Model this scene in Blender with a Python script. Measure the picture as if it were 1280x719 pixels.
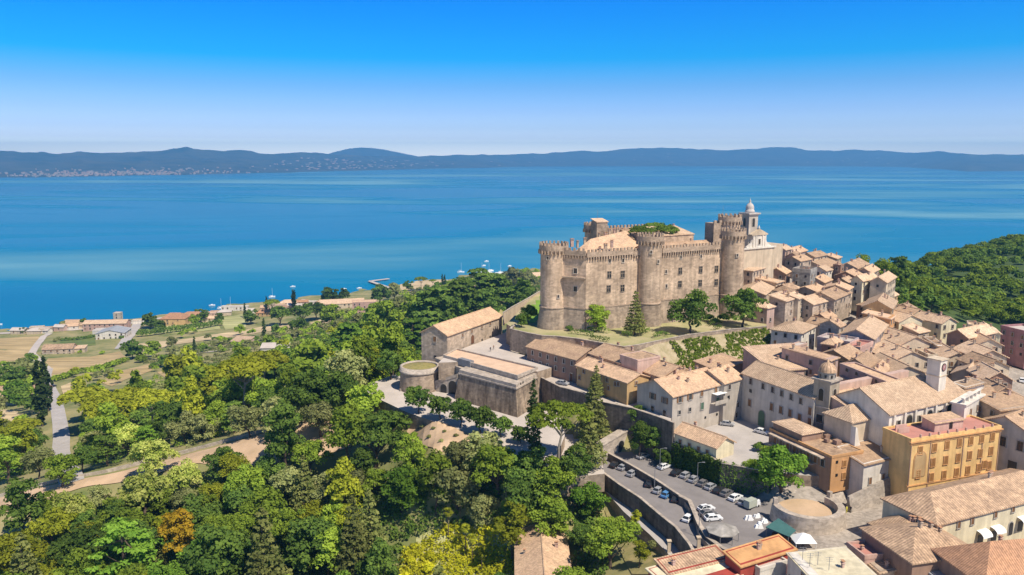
import bpy, bmesh, math, random
import numpy as np
from mathutils import Vector, Matrix
random.seed(7); rng = np.random.default_rng(7)
S = bpy.context.scene
for o in list(bpy.data.objects): bpy.data.objects.remove(o)
R = math.radians
# ------------------------------------------------------------------ camera
FPX = 985.0; PITCH = 9.37; CH = 60.0                 # focal length in px of the 1280 px photo, tilt, height
cam = bpy.data.cameras.new('camera'); camo = bpy.data.objects.new('camera', cam); S.collection.objects.link(camo)
cam.sensor_width = 36.0; cam.lens = FPX/1280*36.0
camo.location = (0, 0, CH); camo.rotation_euler = (R(90-PITCH), 0, 0)
cam.clip_start = 1.0; cam.clip_end = 120000.0
S.camera = camo
# ------------------------------------------------------------------ light
SUN_AZ, SUN_EL = -47.0, 55.0                          # degrees from +X towards -Y, above the horizon
w = bpy.data.worlds.new('World'); S.world = w; w.use_nodes = True
nt = w.node_tree; nt.nodes.clear()
sky = nt.nodes.new('ShaderNodeTexSky'); sky.sky_type = 'NISHITA'; sky.sun_disc = False
sky.sun_elevation = R(SUN_EL); sky.sun_rotation = R(90-SUN_AZ)
sky.altitude = 300; sky.air_density = 1.0; sky.dust_density = 0.6; sky.ozone_density = 4.0
hsv = nt.nodes.new('ShaderNodeHueSaturation'); hsv.inputs['Saturation'].default_value = 1.2
tc = nt.nodes.new('ShaderNodeTexCoord'); sx = nt.nodes.new('ShaderNodeSeparateXYZ')
cr = nt.nodes.new('ShaderNodeValToRGB'); mul = nt.nodes.new('ShaderNodeMix'); mul.data_type = 'RGBA'; mul.blend_type = 'MULTIPLY'; mul.inputs[0].default_value = 1
nt.links.new(tc.outputs['Generated'], sx.inputs[0]); nt.links.new(sx.outputs['Z'], cr.inputs[0])
E = cr.color_ramp.elements
E[0].position = 0.0; E[0].color = (4.6, 4.2, 4.4, 1); E[1].position = 0.45; E[1].color = (0.34, 0.45, 0.60, 1)
for p, c in [(0.016, (3.0, 2.9, 3.3)), (0.024, (1.8, 1.75, 2.3)), (0.036, (1.2, 1.25, 1.75)), (0.056, (.86, .98, 1.48)), (0.085, (.48, .80, 1.25)), (0.118, (.02, .76, 1.25)), (0.18, (.0, .66, 1.36)), (0.30, (.08, .60, 1.0))]:
    e = E.new(p); e.color = (*c, 1)
bg = nt.nodes.new('ShaderNodeBackground'); bg.inputs[1].default_value = 0.11
wo = nt.nodes.new('ShaderNodeOutputWorld')
nt.links.new(sky.outputs[0], hsv.inputs['Color']); nt.links.new(hsv.outputs[0], mul.inputs[6]); nt.links.new(cr.outputs[0], mul.inputs[7])
nt.links.new(mul.outputs[2], bg.inputs[0]); nt.links.new(bg.outputs[0], wo.inputs[0])
sl = bpy.data.lights.new('sun', 'SUN'); sl.energy = 4.9; sl.angle = R(0.5); sl.color = (1.0, 0.91, 0.77)
so = bpy.data.objects.new('sun', sl); S.collection.objects.link(so)
sd = Vector((math.cos(R(SUN_EL))*math.cos(R(SUN_AZ)), math.cos(R(SUN_EL))*math.sin(R(SUN_AZ)), math.sin(R(SUN_EL))))
so.rotation_euler = sd.to_track_quat('Z', 'Y').to_euler(); so.location = (100, -100, 300)
S.view_settings.view_transform = 'Standard'; S.view_settings.look = 'None'; S.view_settings.gamma = 1
S.view_settings.use_curve_mapping = False; S.view_settings.exposure = 0.32
S.cycles.max_bounces = 5; S.cycles.diffuse_bounces = 3; S.cycles.volume_bounces = 0
S.cycles.transparent_max_bounces = 8
# ------------------------------------------------------------------ helpers
CP, SP = math.cos(R(PITCH)), math.sin(R(PITCH))
def ray(px, py):
    u = (px-640)/FPX; v = (359.5-py)/FPX
    return u, CP+v*SP, -SP+v*CP
def W(px, py, z):                                     # the point seen at a pixel of the photo at height z
    a, b, c = ray(px, py); t = (z-CH)/c
    return Vector((a*t, b*t, z))
def WY(px, py, Y):                                    # the same at distance Y
    a, b, c = ray(px, py); t = Y/b
    return Vector((a*t, Y, CH+c*t))
def proj(p):
    x, y, z = p[0], p[1], p[2]-CH
    d = y*CP - z*SP; v = y*SP + z*CP
    return 640+FPX*x/d, 359.5-FPX*v/d
COL = S.collection
REG = []                                              # things waiting for their final label
def reg(o, base, cat, group=None, uniq=False):
    o['label'] = base; o['category'] = cat
    if group: o['group'] = group
    REG.append([o, base, uniq])
    return o
def thing(name, label, cat, loc=(0, 0, 0), rz=0, group=None, uniq=False):
    o = bpy.data.objects.new(name, None); COL.objects.link(o)
    o.empty_display_size = 0.5
    o.location = loc; o.rotation_euler = (0, 0, rz)
    return reg(o, label, cat, group, uniq)
class MB:
    def __init__(s): s.v = []; s.f = []; s.m = []
    def quad(s, *p, m=0):
        n = len(s.v); s.v += [tuple(q) for q in p]; s.f.append(tuple(range(n, n+len(p)))); s.m.append(m)
    face = quad
    def hexa(s, b, t, m=0):                           # prism between two loops of equal length
        n = len(s.v); k = len(b); s.v += [tuple(q) for q in b]+[tuple(q) for q in t]
        s.f.append(tuple(range(n+k-1, n-1, -1))); s.f.append(tuple(range(n+k, n+2*k)))
        for i in range(k):
            j = (i+1) % k; s.f.append((n+i, n+j, n+k+j, n+k+i))
        s.m += [m]*(k+2)
    def box(s, c, size, rz=0, m=0):
        x, y, z = size[0]/2, size[1]/2, size[2]/2; ca, sa = math.cos(rz), math.sin(rz)
        def q(a, b, d): return (c[0]+a*ca-b*sa, c[1]+a*sa+b*ca, c[2]+d)
        s.hexa([q(-x, -y, -z), q(x, -y, -z), q(x, y, -z), q(-x, y, -z)], [q(-x, -y, z), q(x, -y, z), q(x, y, z), q(-x, y, z)], m)
    def prism(s, pts, z0, z1, m=0):
        a = sum(pts[i][0]*pts[(i+1) % len(pts)][1]-pts[(i+1) % len(pts)][0]*pts[i][1] for i in range(len(pts)))
        if a < 0: pts = list(pts)[::-1]
        s.hexa([(p[0], p[1], z0) for p in pts], [(p[0], p[1], z1) for p in pts], m)
    def lathe(s, c, prof, n=32, a0=0, a1=2*math.pi, m=0, caps=True):
        full = abs(a1-a0-2*math.pi) < 1e-6; k = n if full else n+1; b = len(s.v)
        for r, z in prof:
            for i in range(k):
                a = a0+(a1-a0)*i/n; s.v.append((c[0]+r*math.cos(a), c[1]+r*math.sin(a), z))
        for j in range(len(prof)-1):
            for i in range(n):
                i2 = (i+1) % k; s.f.append((b+j*k+i, b+j*k+i2, b+(j+1)*k+i2, b+(j+1)*k+i)); s.m.append(m)
        if full and caps:
            s.f.append(tuple(b+(len(prof)-1)*k+i for i in range(k))); s.m.append(m)
            s.f.append(tuple(b+i for i in range(k))[::-1]); s.m.append(m)
    def tube(s, p0, p1, r0, r1=None, n=7, m=0):
        r1 = r0 if r1 is None else r1; p0 = Vector(p0); p1 = Vector(p1); d = (p1-p0).normalized()
        u = d.cross(Vector((0, 0, 1)) if abs(d.z) < .9 else Vector((1, 0, 0))).normalized(); v = d.cross(u)
        L = [[p+(u*math.cos(2*math.pi*i/n)+v*math.sin(2*math.pi*i/n))*r for i in range(n)] for p, r in ((p0, r0), (p1, r1))]
        s.hexa(L[0], L[1], m)
    def build(s, name, mats, parent=None, loc=None, smooth=False):
        me = bpy.data.meshes.new(name); off = Vector(parent.location) if parent and parent.parent is None else Vector((0, 0, 0))
        if parent and parent.parent: off = Vector(parent.parent.location)+Vector(parent.location)
        if loc is not None: off = off+Vector(loc)
        me.from_pydata([(a-off.x, b-off.y, c-off.z) for a, b, c in s.v], [], s.f)
        for mt in (mats if isinstance(mats, (list, tuple)) else [mats]): me.materials.append(mt)
        me.polygons.foreach_set('material_index', s.m)
        if smooth: me.polygons.foreach_set('use_smooth', [True]*len(me.polygons))
        me.update()
        o = bpy.data.objects.new(name, me); COL.objects.link(o)
        if parent: o.parent = parent
        if loc is not None: o.location = loc
        return o
def structure(o, kind='structure'): o['kind'] = kind; return o
def inst(name, mesh, parent, loc, rz=0, sc=None):     # an object sharing a mesh, as a part
    o = bpy.data.objects.new(name, mesh); COL.objects.link(o); o.parent = parent
    o.location = loc; o.rotation_euler = (0, 0, rz)
    if sc: o.scale = sc
    return o
def copy_thing(o, loc, rz, sc=1.0):
    def cp(a, par):
        c = a.copy(); COL.objects.link(c)
        if par: c.parent = par
        if a.name not in CH_OF: CH_OF[a.name] = list(a.children)
        for ch in CH_OF[a.name]: cp(ch, c)
        return c
    c = cp(o, None); c.location = loc; c.rotation_euler = (0, 0, rz)
    c.scale = (sc, sc, sc) if not isinstance(sc, (tuple, list)) else sc
    return c
CH_OF = {}
# ------------------------------------------------------------------ materials
def mat(name, col, rough=0.85, var=0.25, scale=0.6, col2=None, rnd=0.0, bump=0.0, spec=0.3, tile=None, streak=0.0, detail=5, metal=0.0, stone=None, ribs=0.0, rows=0.0):
    m = bpy.data.materials.new(name); m.use_nodes = True; n = m.node_tree.nodes; l = m.node_tree.links
    b = n['Principled BSDF']; b.inputs['Roughness'].default_value = rough; b.inputs['Specular IOR Level'].default_value = spec; b.inputs['Metallic'].default_value = metal
    t = n.new('ShaderNodeTexCoord'); co = t.outputs['Object']
    c2 = col2 or tuple(c*(1-var) for c in col)
    ns = n.new('ShaderNodeTexNoise'); ns.inputs['Scale'].default_value = scale; ns.inputs['Detail'].default_value = detail; ns.inputs['Roughness'].default_value = .65
    l.new(co, ns.inputs['Vector'])
    mr = n.new('ShaderNodeMapRange'); mr.inputs[1].default_value = .36; mr.inputs[2].default_value = .64; l.new(ns.outputs['Fac'], mr.inputs[0])
    mx = n.new('ShaderNodeMix'); mx.data_type = 'RGBA'; mx.inputs[6].default_value = (*col, 1); mx.inputs[7].default_value = (*c2, 1)
    l.new(mr.outputs[0], mx.inputs[0]); out = mx.outputs[2]
    def mulv(out, fac):
        q = n.new('ShaderNodeMix'); q.data_type = 'RGBA'; q.blend_type = 'MULTIPLY'; q.inputs[0].default_value = 1
        l.new(out, q.inputs[6]); l.new(fac, q.inputs[7]); return q.outputs[2]
    if tile:                                          # small cells of slightly different colour: tiles, stones
        vo = n.new('ShaderNodeTexVoronoi'); vo.inputs['Scale'].default_value = tile; l.new(co, vo.inputs['Vector'])
        sp = n.new('ShaderNodeSeparateColor'); l.new(vo.outputs['Color'], sp.inputs[0])
        r2 = n.new('ShaderNodeMapRange'); r2.inputs[3].default_value = .78; r2.inputs[4].default_value = 1.16; l.new(sp.outputs[0], r2.inputs[0]); out = mulv(out, r2.outputs[0])
    if stone:
        mp = n.new('ShaderNodeMapping'); mp.inputs['Scale'].default_value = (stone, stone, stone*1.6); l.new(co, mp.inputs[0])
        vo = n.new('ShaderNodeTexVoronoi'); vo.inputs['Scale'].default_value = 1; l.new(mp.outputs[0], vo.inputs['Vector'])
        sp = n.new('ShaderNodeSeparateColor'); l.new(vo.outputs['Color'], sp.inputs[0])
        r2 = n.new('ShaderNodeMapRange'); r2.inputs[3].default_value = .78; r2.inputs[4].default_value = 1.15; l.new(sp.outputs[0], r2.inputs[0]); out = mulv(out, r2.outputs[0])
    if streak:                                        # rain streaks running down a wall
        mp = n.new('ShaderNodeMapping'); mp.inputs['Scale'].default_value = (.9, .9, .07); l.new(co, mp.inputs[0])
        n3 = n.new('ShaderNodeTexNoise'); n3.inputs['Scale'].default_value = 1; n3.inputs['Detail'].default_value = 4; l.new(mp.outputs[0], n3.inputs['Vector'])
        r3 = n.new('ShaderNodeMapRange'); r3.inputs[1].default_value = .4; r3.inputs[2].default_value = .65; r3.inputs[3].default_value = 1; r3.inputs[4].default_value = 1-streak
        l.new(n3.outputs['Fac'], r3.inputs[0]); out = mulv(out, r3.outputs[0])
    if rows:                                          # mown or ploughed rows
        mp = n.new('ShaderNodeMapping'); mp.inputs['Rotation'].default_value = (0, 0, .35); mp.inputs['Scale'].default_value = (.012, rows, 1); l.new(co, mp.inputs[0])
        n6 = n.new('ShaderNodeTexNoise'); n6.inputs['Scale'].default_value = 1; n6.inputs['Detail'].default_value = 3; l.new(mp.outputs[0], n6.inputs['Vector'])
        r6 = n.new('ShaderNodeMapRange'); r6.inputs[1].default_value = .35; r6.inputs[2].default_value = .65; r6.inputs[3].default_value = .72; r6.inputs[4].default_value = 1.15; l.new(n6.outputs['Fac'], r6.inputs[0]); out = mulv(out, r6.outputs[0])
    if ribs:                                          # rows of curved tiles running down the slope
        ge = n.new('ShaderNodeNewGeometry'); cr_ = n.new('ShaderNodeVectorMath'); cr_.operation = 'CROSS_PRODUCT'; cr_.inputs[1].default_value = (0, 0, 1); l.new(ge.outputs['True Normal'], cr_.inputs[0])
        nm = n.new('ShaderNodeVectorMath'); nm.operation = 'NORMALIZE'; l.new(cr_.outputs[0], nm.inputs[0]); dt_ = n.new('ShaderNodeVectorMath'); dt_.operation = 'DOT_PRODUCT'; l.new(nm.outputs[0], dt_.inputs[0]); l.new(ge.outputs['Position'], dt_.inputs[1])
        ma = n.new('ShaderNodeMath'); ma.operation = 'MULTIPLY'; ma.inputs[1].default_value = 2*math.pi/ribs; l.new(dt_.outputs['Value'], ma.inputs[0]); si = n.new('ShaderNodeMath'); si.operation = 'SINE'; l.new(ma.outputs[0], si.inputs[0])
        r5 = n.new('ShaderNodeMapRange'); r5.inputs[1].default_value = -1; r5.inputs[2].default_value = .3; r5.inputs[3].default_value = .66; r5.inputs[4].default_value = 1.06; l.new(si.outputs[0], r5.inputs[0]); out = mulv(out, r5.outputs[0])
    if rnd:
        oi = n.new('ShaderNodeObjectInfo'); r4 = n.new('ShaderNodeMapRange'); r4.inputs[3].default_value = 1-rnd; r4.inputs[4].default_value = 1+rnd
        l.new(oi.outputs['Random'], r4.inputs[0]); out = mulv(out, r4.outputs[0])
    l.new(out, b.inputs['Base Color'])
    if bump:
        bp = n.new('ShaderNodeBump'); bp.inputs['Strength'].default_value = bump; bp.inputs['Distance'].default_value = .3
        l.new(ns.outputs['Fac'], bp.inputs['Height']); l.new(bp.outputs[0], b.inputs['Normal'])
    return m
M = {}
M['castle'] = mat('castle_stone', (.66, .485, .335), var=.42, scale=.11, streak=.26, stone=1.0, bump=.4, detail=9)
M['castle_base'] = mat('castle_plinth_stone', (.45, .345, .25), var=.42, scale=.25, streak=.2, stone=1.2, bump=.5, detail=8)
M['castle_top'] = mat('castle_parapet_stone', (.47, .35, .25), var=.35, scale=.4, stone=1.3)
M['roof'] = mat('clay_tile_roof', (.60, .405, .25), col2=(.47, .31, .20), scale=.35, tile=2.4, rnd=.24, ribs=.46, rough=.9)
M['roof_red'] = mat('red_clay_tile_roof', (.50, .27, .15), col2=(.40, .22, .13), scale=.35, tile=2.4, rnd=.1, ribs=.46, rough=.9)
M['roof_brown'] = mat('weathered_tile_roof', (.52, .35, .22), col2=(.30, .20, .13), scale=.5, tile=2.4, rnd=.22, ribs=.62, rough=.9)
M['roof_pale'] = mat('pale_tile_roof', (.67, .48, .32), col2=(.55, .38, .25), scale=.3, tile=2.4, rnd=.22, ribs=.62, rough=.9)
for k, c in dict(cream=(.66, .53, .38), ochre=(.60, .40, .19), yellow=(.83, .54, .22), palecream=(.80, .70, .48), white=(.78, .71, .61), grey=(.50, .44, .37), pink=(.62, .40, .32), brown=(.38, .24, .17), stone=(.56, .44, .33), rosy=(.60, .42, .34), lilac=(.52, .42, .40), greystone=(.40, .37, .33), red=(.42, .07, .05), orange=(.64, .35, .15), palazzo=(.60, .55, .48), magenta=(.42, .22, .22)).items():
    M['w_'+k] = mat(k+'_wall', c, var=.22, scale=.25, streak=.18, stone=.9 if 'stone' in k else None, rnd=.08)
M['bastion'] = mat('stained_bastion_stone', (.40, .31, .22), col2=(.20, .15, .11), scale=.22, streak=.5, stone=1.1, bump=.5, detail=8)
M['bastion_l'] = mat('bastion_trim_stone', (.50, .42, .34), var=.25, scale=.5, stone=1.2)
M['shade_dark_stone'] = mat('shade_darkened_basalt_wall', (.20, .165, .135), var=.4, scale=.4, streak=.4, stone=1.2, detail=8)  # dark basalt, with the shade on these walls also put into its colour
M['terrace'] = mat('tan_roof_paving', (.72, .50, .34), var=.2, scale=.3)
M['concrete'] = mat('pale_paving', (.55, .48, .42), var=.18, scale=.12)
M['asphalt'] = mat('worn_asphalt', (.26, .235, .225), var=.2, scale=.2)
M['asphalt_l'] = mat('light_asphalt', (.46, .42, .39), var=.15, scale=.2)
M['cobble'] = mat('grey_stone_paving', (.40, .345, .29), var=.25, scale=.3, stone=1.5)
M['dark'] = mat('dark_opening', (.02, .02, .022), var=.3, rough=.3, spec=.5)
M['glass'] = mat('window_glass', (.03, .035, .04), var=.3, rough=.12, spec=.6)
M['frame'] = mat('stone_window_surround', (.62, .54, .44), var=.15)
M['frame_d'] = mat('dark_stone_window_cross', (.30, .24, .18), var=.2)
M['frame_g'] = mat('grey_window_surround', (.40, .36, .31), var=.15)
M['shut_brown'] = mat('brown_shutter', (.25, .13, .06), var=.2)
M['shut_ochre'] = mat('ochre_brown_shutter', (.33, .16, .05), var=.2)
M['shut_green'] = mat('green_shutter', (.10, .17, .11), var=.2)
M['wood'] = mat('old_wood', (.18, .08, .04), var=.3)
M['dirt'] = mat('tan_dirt', (.60, .42, .27), col2=(.44, .31, .19), scale=.12, detail=8)
M['hay'] = mat('mown_dry_field', (.52, .38, .19), col2=(.40, .29, .13), scale=.03, detail=8, rows=.22)
M['hay_pale'] = mat('pale_dry_field', (.62, .47, .28), col2=(.52, .40, .22), scale=.04, detail=8, rows=.22)
M['field_g'] = mat('green_field', (.10, .16, .04), col2=(.16, .19, .05), scale=.05, detail=6, rows=.22)
M['field_yg'] = mat('yellow_green_field', (.46, .44, .20), col2=(.36, .36, .14), scale=.05, rows=.22)
M['lawn'] = mat('green_lawn', (.22, .36, .04), col2=(.16, .28, .03), scale=.2)
M['garden'] = mat('dry_garden_ground', (.46, .38, .22), col2=(.26, .27, .10), scale=.09, detail=7)
M['car_white'] = mat('white_car_paint', (.80, .80, .79), var=.03, rough=.25, spec=.5)
M['car_silver'] = mat('silver_car_paint', (.42, .42, .43), var=.03, rough=.3, spec=.5, metal=.2)
M['car_grey'] = mat('grey_car_paint', (.17, .16, .16), var=.05, rough=.3, spec=.5)
M['car_black'] = mat('black_car_paint', (.025, .023, .025), var=.05, rough=.25, spec=.5)
M['car_blue'] = mat('blue_car_paint', (.10, .26, .50), var=.05, rough=.3, spec=.5)
M['car_red'] = mat('dark_red_car_paint', (.16, .03, .03), var=.05, rough=.3, spec=.5)
M['tyre'] = mat('rubber_tyre', (.02, .02, .02), rough=.9)
M['lamp'] = mat('lamp_lens', (.7, .7, .65), rough=.2)
M['teal'] = mat('teal_awning_cloth', (.06, .16, .15), var=.2)
M['metal'] = mat('grey_metal', (.25, .25, .26), rough=.5)
M['whitep'] = mat('white_paint', (.85, .85, .83), var=.05)
M['bark'] = mat('tree_bark', (.13, .09, .065), var=.4, scale=2)
M['bark_pale'] = mat('pale_tree_bark', (.33, .28, .22), var=.3, scale=2)
M['terracotta'] = mat('terracotta_paving', (.52, .24, .19), var=.15, scale=.5)
M['lead'] = mat('grey_dome_cladding', (.55, .50, .46), var=.25, scale=.8)
M['slate'] = mat('grey_metal_sheet_roof', (.34, .35, .37), var=.15, scale=.5)
M['skin'] = mat('skin', (.5, .3, .2)); M['cloth_d'] = mat('dark_clothes', (.03, .03, .04)); M['cloth_y'] = mat('yellow_clothes', (.75, .70, .10)); M['hair'] = mat('dark_hair', (.03, .02, .015))
def leafmat(name, c1, c2, trans=.38):
    m = bpy.data.materials.new(name); m.use_nodes = True; n = m.node_tree.nodes; l = m.node_tree.links; n.clear()
    at = n.new('ShaderNodeAttribute'); at.attribute_name = 'tint'; oi = n.new('ShaderNodeObjectInfo')
    mx = n.new('ShaderNodeMix'); mx.data_type = 'RGBA'; mx.inputs[6].default_value = (*c1, 1); mx.inputs[7].default_value = (*c2, 1); l.new(at.outputs['Fac'], mx.inputs[0])
    r = n.new('ShaderNodeMapRange'); r.inputs[3].default_value = .62; r.inputs[4].default_value = 1.38; l.new(oi.outputs['Random'], r.inputs[0])
    q = n.new('ShaderNodeMix'); q.data_type = 'RGBA'; q.blend_type = 'MULTIPLY'; q.inputs[0].default_value = 1; l.new(mx.outputs[2], q.inputs[6]); l.new(r.outputs[0], q.inputs[7])
    d = n.new('ShaderNodeBsdfDiffuse'); t = n.new('ShaderNodeBsdfTranslucent'); s = n.new('ShaderNodeMixShader'); s.inputs[0].default_value = trans
    o = n.new('ShaderNodeOutputMaterial'); l.new(q.outputs[2], d.inputs[0]); l.new(q.outputs[2], t.inputs[0]); l.new(d.outputs[0], s.inputs[1]); l.new(t.outputs[0], s.inputs[2]); l.new(s.outputs[0], o.inputs[0])
    return m
LEAF = dict(dark=((.08, .145, .03), (.20, .29, .05)), mid=((.16, .245, .03), (.35, .45, .055)), bright=((.11, .22, .028), (.25, .40, .05)),
            yellow=((.24, .28, .022), (.47, .49, .05)), blossom=((.28, .38, .05), (.70, .70, .20)), olive=((.22, .25, .085), (.40, .41, .16)),
            fir=((.13, .16, .045), (.29, .30, .09)), cypress=((.04, .065, .025), (.08, .12, .03)), ochre=((.38, .27, .02), (.62, .40, .04)), pine=((.13, .20, .025), (.30, .38, .045)), meadow=((.40, .42, .02), (.64, .60, .04)))
for k, (a, b) in LEAF.items(): M['leaf_'+k] = leafmat(k+'_leaves', a, b)
# ------------------------------------------------------------------ terrain
LAKE = -116.0
CPX = [  # px, py, z : ground heights read off the photograph
 (-60,440,-104),(0,422,-115),(80,415,-114.6),(160,408,-114.6),(230,400,-114.6),(300,392,-114.6),(380,379,-114.6),(440,374,-114.6),(480,368,-114.6),(520,360,-114.6),(560,357,-114.6),(610,348,-114.6),(660,343,-114.6),(700,340,-114.6),
 (-60,470,-98),(20,450,-106),(60,470,-98),(110,450,-107),(160,440,-109),(220,430,-110),(300,420,-110),(380,405,-110),(450,390,-109),(520,378,-107),(600,362,-107),(660,352,-108),
 (75,500,-89),(75,555,-78),(0,520,-84),(150,480,-92),(220,465,-92),(300,445,-90),(0,600,-66),(150,560,-68),(60,580,-70),(250,530,-64),(330,510,-60),(300,480,-74),(400,470,-66),(430,500,-48),(400,430,-84),(470,420,-74),(480,460,-50),(520,400,-66),(560,385,-60),(620,372,-52),(500,500,-30),
 (0,630,-50),(100,606,-46),(240,576,-39),(330,560,-34),(420,540,-29),(530,535,-18.8),(560,545,-19),(590,556,-19),(540,565,-20.5),(640,590,-22),(690,620,-26),
 (0,700,-54),(120,700,-52),(250,700,-48),(400,700,-45),(520,700,-44),(600,700,-42),(700,690,-37),(120,640,-50),(260,620,-44),(400,600,-37),(500,600,-34),(600,600,-28),(680,640,-32),(760,640,-31),(800,690,-31),(740,600,-28),
 (0,900,-50),(300,900,-46),(640,900,-42),(900,900,-30),(1200,900,-26),(1400,760,-24),(900,719,-25),
 (470,480,-19),(560,520,-18.5),(650,545,-18.5),(720,560,-21.5),(780,580,-22.5),(960,650,-22.5),(1000,690,-23),(1060,650,-22.5),(1130,630,-20.5),(1230,640,-23),(1300,680,-23),(1280,590,-18),
 (560,445,-8),(620,425,-7.5),(640,402,-12),(700,450,-8),(760,480,-11),(830,520,-13),(920,540,-14.5),(990,570,-15),(1020,560,-15),(1100,560,-15),
 (700,395,0),(800,395,0),(900,390,0),(960,400,-1),(960,430,-5),(900,450,-8),(820,450,-7.5),(1000,470,-11),
 (1040,440,-9),(1120,470,-11),(1180,500,-14),(1260,540,-17),(1110,420,-8),(1180,450,-11),(1240,460,-14),(1290,480,-16),(1290,440,-17),
 (1000,400,-4),(1060,390,-5),(1120,385,-8),(960,360,3),(1000,350,5),(1060,350,1),(1110,365,-4),(980,330,10),(1030,325,7),(1080,335,1),
 (1180,400,-16),(1240,405,-24),(1290,412,-26),(1170,375,-26),(1240,375,-26),(1290,370,-25),(1140,360,-20),(1200,345,-20),(1280,335,-16),(1110,342,-18),(1150,334,-26),(1200,325,-26),(1240,314,-22),(1280,306,-19),(1340,298,-16),(1420,300,-10),(1420,400,-25)]
pts = []
for px, py, z in CPX:
    p = W(px, py, z); pts.append((p.x, p.y, z))
pts += [(x, y, -120) for x, y in ((450, 1000), (250, 900), (700, 1150), (60, 1500), (150, 1150), (-700, 1100), (-300, 1250), (-900, 850), (1200, 1500), (0, 1700), (500, 1800), (-400, 2000), (-1200, 1500))]
pts += [(-40, 420, -75), (30, 430, -60), (100, 450, -30), (160, 470, -20), (10, 340, -16), (60, 360, -4), (150, 560, -60), (60, 600, -88), (300, 760, -70), (0, 60, -46), (-120, 60, -52), (120, 60, -30), (250, 60, -30), (700, 300, -40), (700, 700, 0), (600, 60, -60), (-600, 100, -90), (-600, 500, -105), (-300, 60, -60), (1200, 900, -40), (1200, 200, -60), (0, -60, -46)]
pts += [(x, y, -122) for x, y in ((-3000, 4000), (3000, 4000), (-3000, 1500), (3000, 2500))]
PT = np.array(pts, float)
PXY = PT[:, :2]
D = np.sqrt(((PXY[:, None]-PXY[None])**2).sum(-1)+9.0)
A = np.block([[-D+np.eye(len(PT))*1.5, np.ones((len(PT), 1))], [np.ones((1, len(PT))), np.zeros((1, 1))]])
SOL = np.linalg.solve(A, np.append(PT[:, 2], 0))
def rbf(x, y):
    x = np.asarray(x, float); y = np.asarray(y, float); out = np.full(x.shape, SOL[-1])
    for (px, py), c in zip(PXY, SOL[:-1]): out -= c*np.sqrt((x-px)**2+(y-py)**2+9.0)
    return out
def vnoise(x, y, s, seed=0):                          # cheap value noise
    x = np.asarray(x)/s; y = np.asarray(y)/s; xi = np.floor(x).astype(int); yi = np.floor(y).astype(int); fx = x-xi; fy = y-yi
    fx = fx*fx*(3-2*fx); fy = fy*fy*(3-2*fy)
    def h(a, b): return ((np.sin(a*127.1+b*311.7+seed*74.7)*43758.5453) % 1.0)
    return (h(xi, yi)*(1-fx)+h(xi+1, yi)*fx)*(1-fy)+(h(xi, yi+1)*(1-fx)+h(xi+1, yi+1)*fx)*fy-.5
def poly_px(pp, z): return [(W(a, b, z).x, W(a, b, z).y) for a, b in pp]
# flat places: (name, z, polygon in photo px or world)
GARDEN = poly_px([(633,405),(640,409),(646,413),(658,417),(677,420.5),(697,421.5),(720,424),(740,427.5),(780,434.5),(798,432),(820,427.5),(860,419),(910,413),(958,408.5),(958,400)], 0)+[(120, 296), (128, 330), (100, 400), (40, 400), (12, 350), (9, 338)]
PIAZZA = poly_px([(548,452),(559,441.5),(629,415.5),(634,413),(637,424),(646,436),(662,444),(690,450),(690,458),(672,463),(600,450)], -7)
USTREET = poly_px([(655,462),(676,471.5),(700,483.5),(729,491),(749,501.5),(790,510),(830,523.5),(838,529),(841,515),(830,490),(890,470),(760,452),(700,450)], -10.5)
YARD = poly_px([(842,556),(840,530),(925,505),(965,525),(1045,552),(1060,565),(1040,596),(1000,594),(962,590),(930,584),(903,579),(868,561)], -16.0)
PARK = poly_px([(757,566),(768,562),(800,566),(842,560),(880,582),(935,612),(960,625),(985,650),(1010,690),(1010,740),(940,735),(893,690),(874,668),(866,640),(850,621),(820,601)], -22)
LANE = poly_px([(752,577),(757,566),(820,601),(850,621),(866,640),(874,668),(893,690),(915,720),(885,720),(872,700),(860,680),(838,655),(800,622),(756,592)], -23.4)
PATH = poly_px([(748,604),(757,600),(792,630),(835,663),(858,688),(868,720),(848,720),(835,692),(812,668),(780,640)], -27)
PLAZA = poly_px([(455,490),(462,480),(490,469),(545,462),(620,472),(700,505),(706,545),(690,585),(640,568),(600,548),(560,533),(510,516)], -18)
PLAZA2 = poly_px([(680,520),(757,566),(752,577),(756,592),(690,600),(650,575)], -21.2)
EAST = poly_px([(985,650),(975,632),(1000,640),(1050,640),(1062,612),(1100,600),(1134,612),(1150,625),(1170,655),(1140,700),(1060,730),(1010,720),(1010,690)], -21.8)
CIRC = [(W(1010, 628, -18).x + 6.8*math.cos(a), W(1010, 628, -18).y + 6.8*math.sin(a)) for a in np.linspace(0, 2*math.pi, 25)[:-1]]
FLATS = [('plaza', -18.0, PLAZA), ('garden', 0.0, GARDEN), ('piazza', -7.4, PIAZZA), ('upper_street', -10.5, USTREET), ('yard', -16.0, YARD), ('lane', -23.4, LANE), ('path', -27.0, PATH), ('low_plaza', -21.2, PLAZA2), ('east', -21.8, EAST), ('car_park', -22.0, PARK), ('circular_terrace', -20.2, CIRC)]
def inside(poly, x, y):
    x = np.asarray(x); y = np.asarray(y); c = np.zeros(x.shape, bool); n = len(poly)
    for i in range(n):
        x1, y1 = poly[i]; x2, y2 = poly[(i+1) % n]
        if y1 == y2: continue
        c ^= ((y1 > y) != (y2 > y)) & (x < (x2-x1)*(y-y1)/(y2-y1)+x1)
    return c
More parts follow.
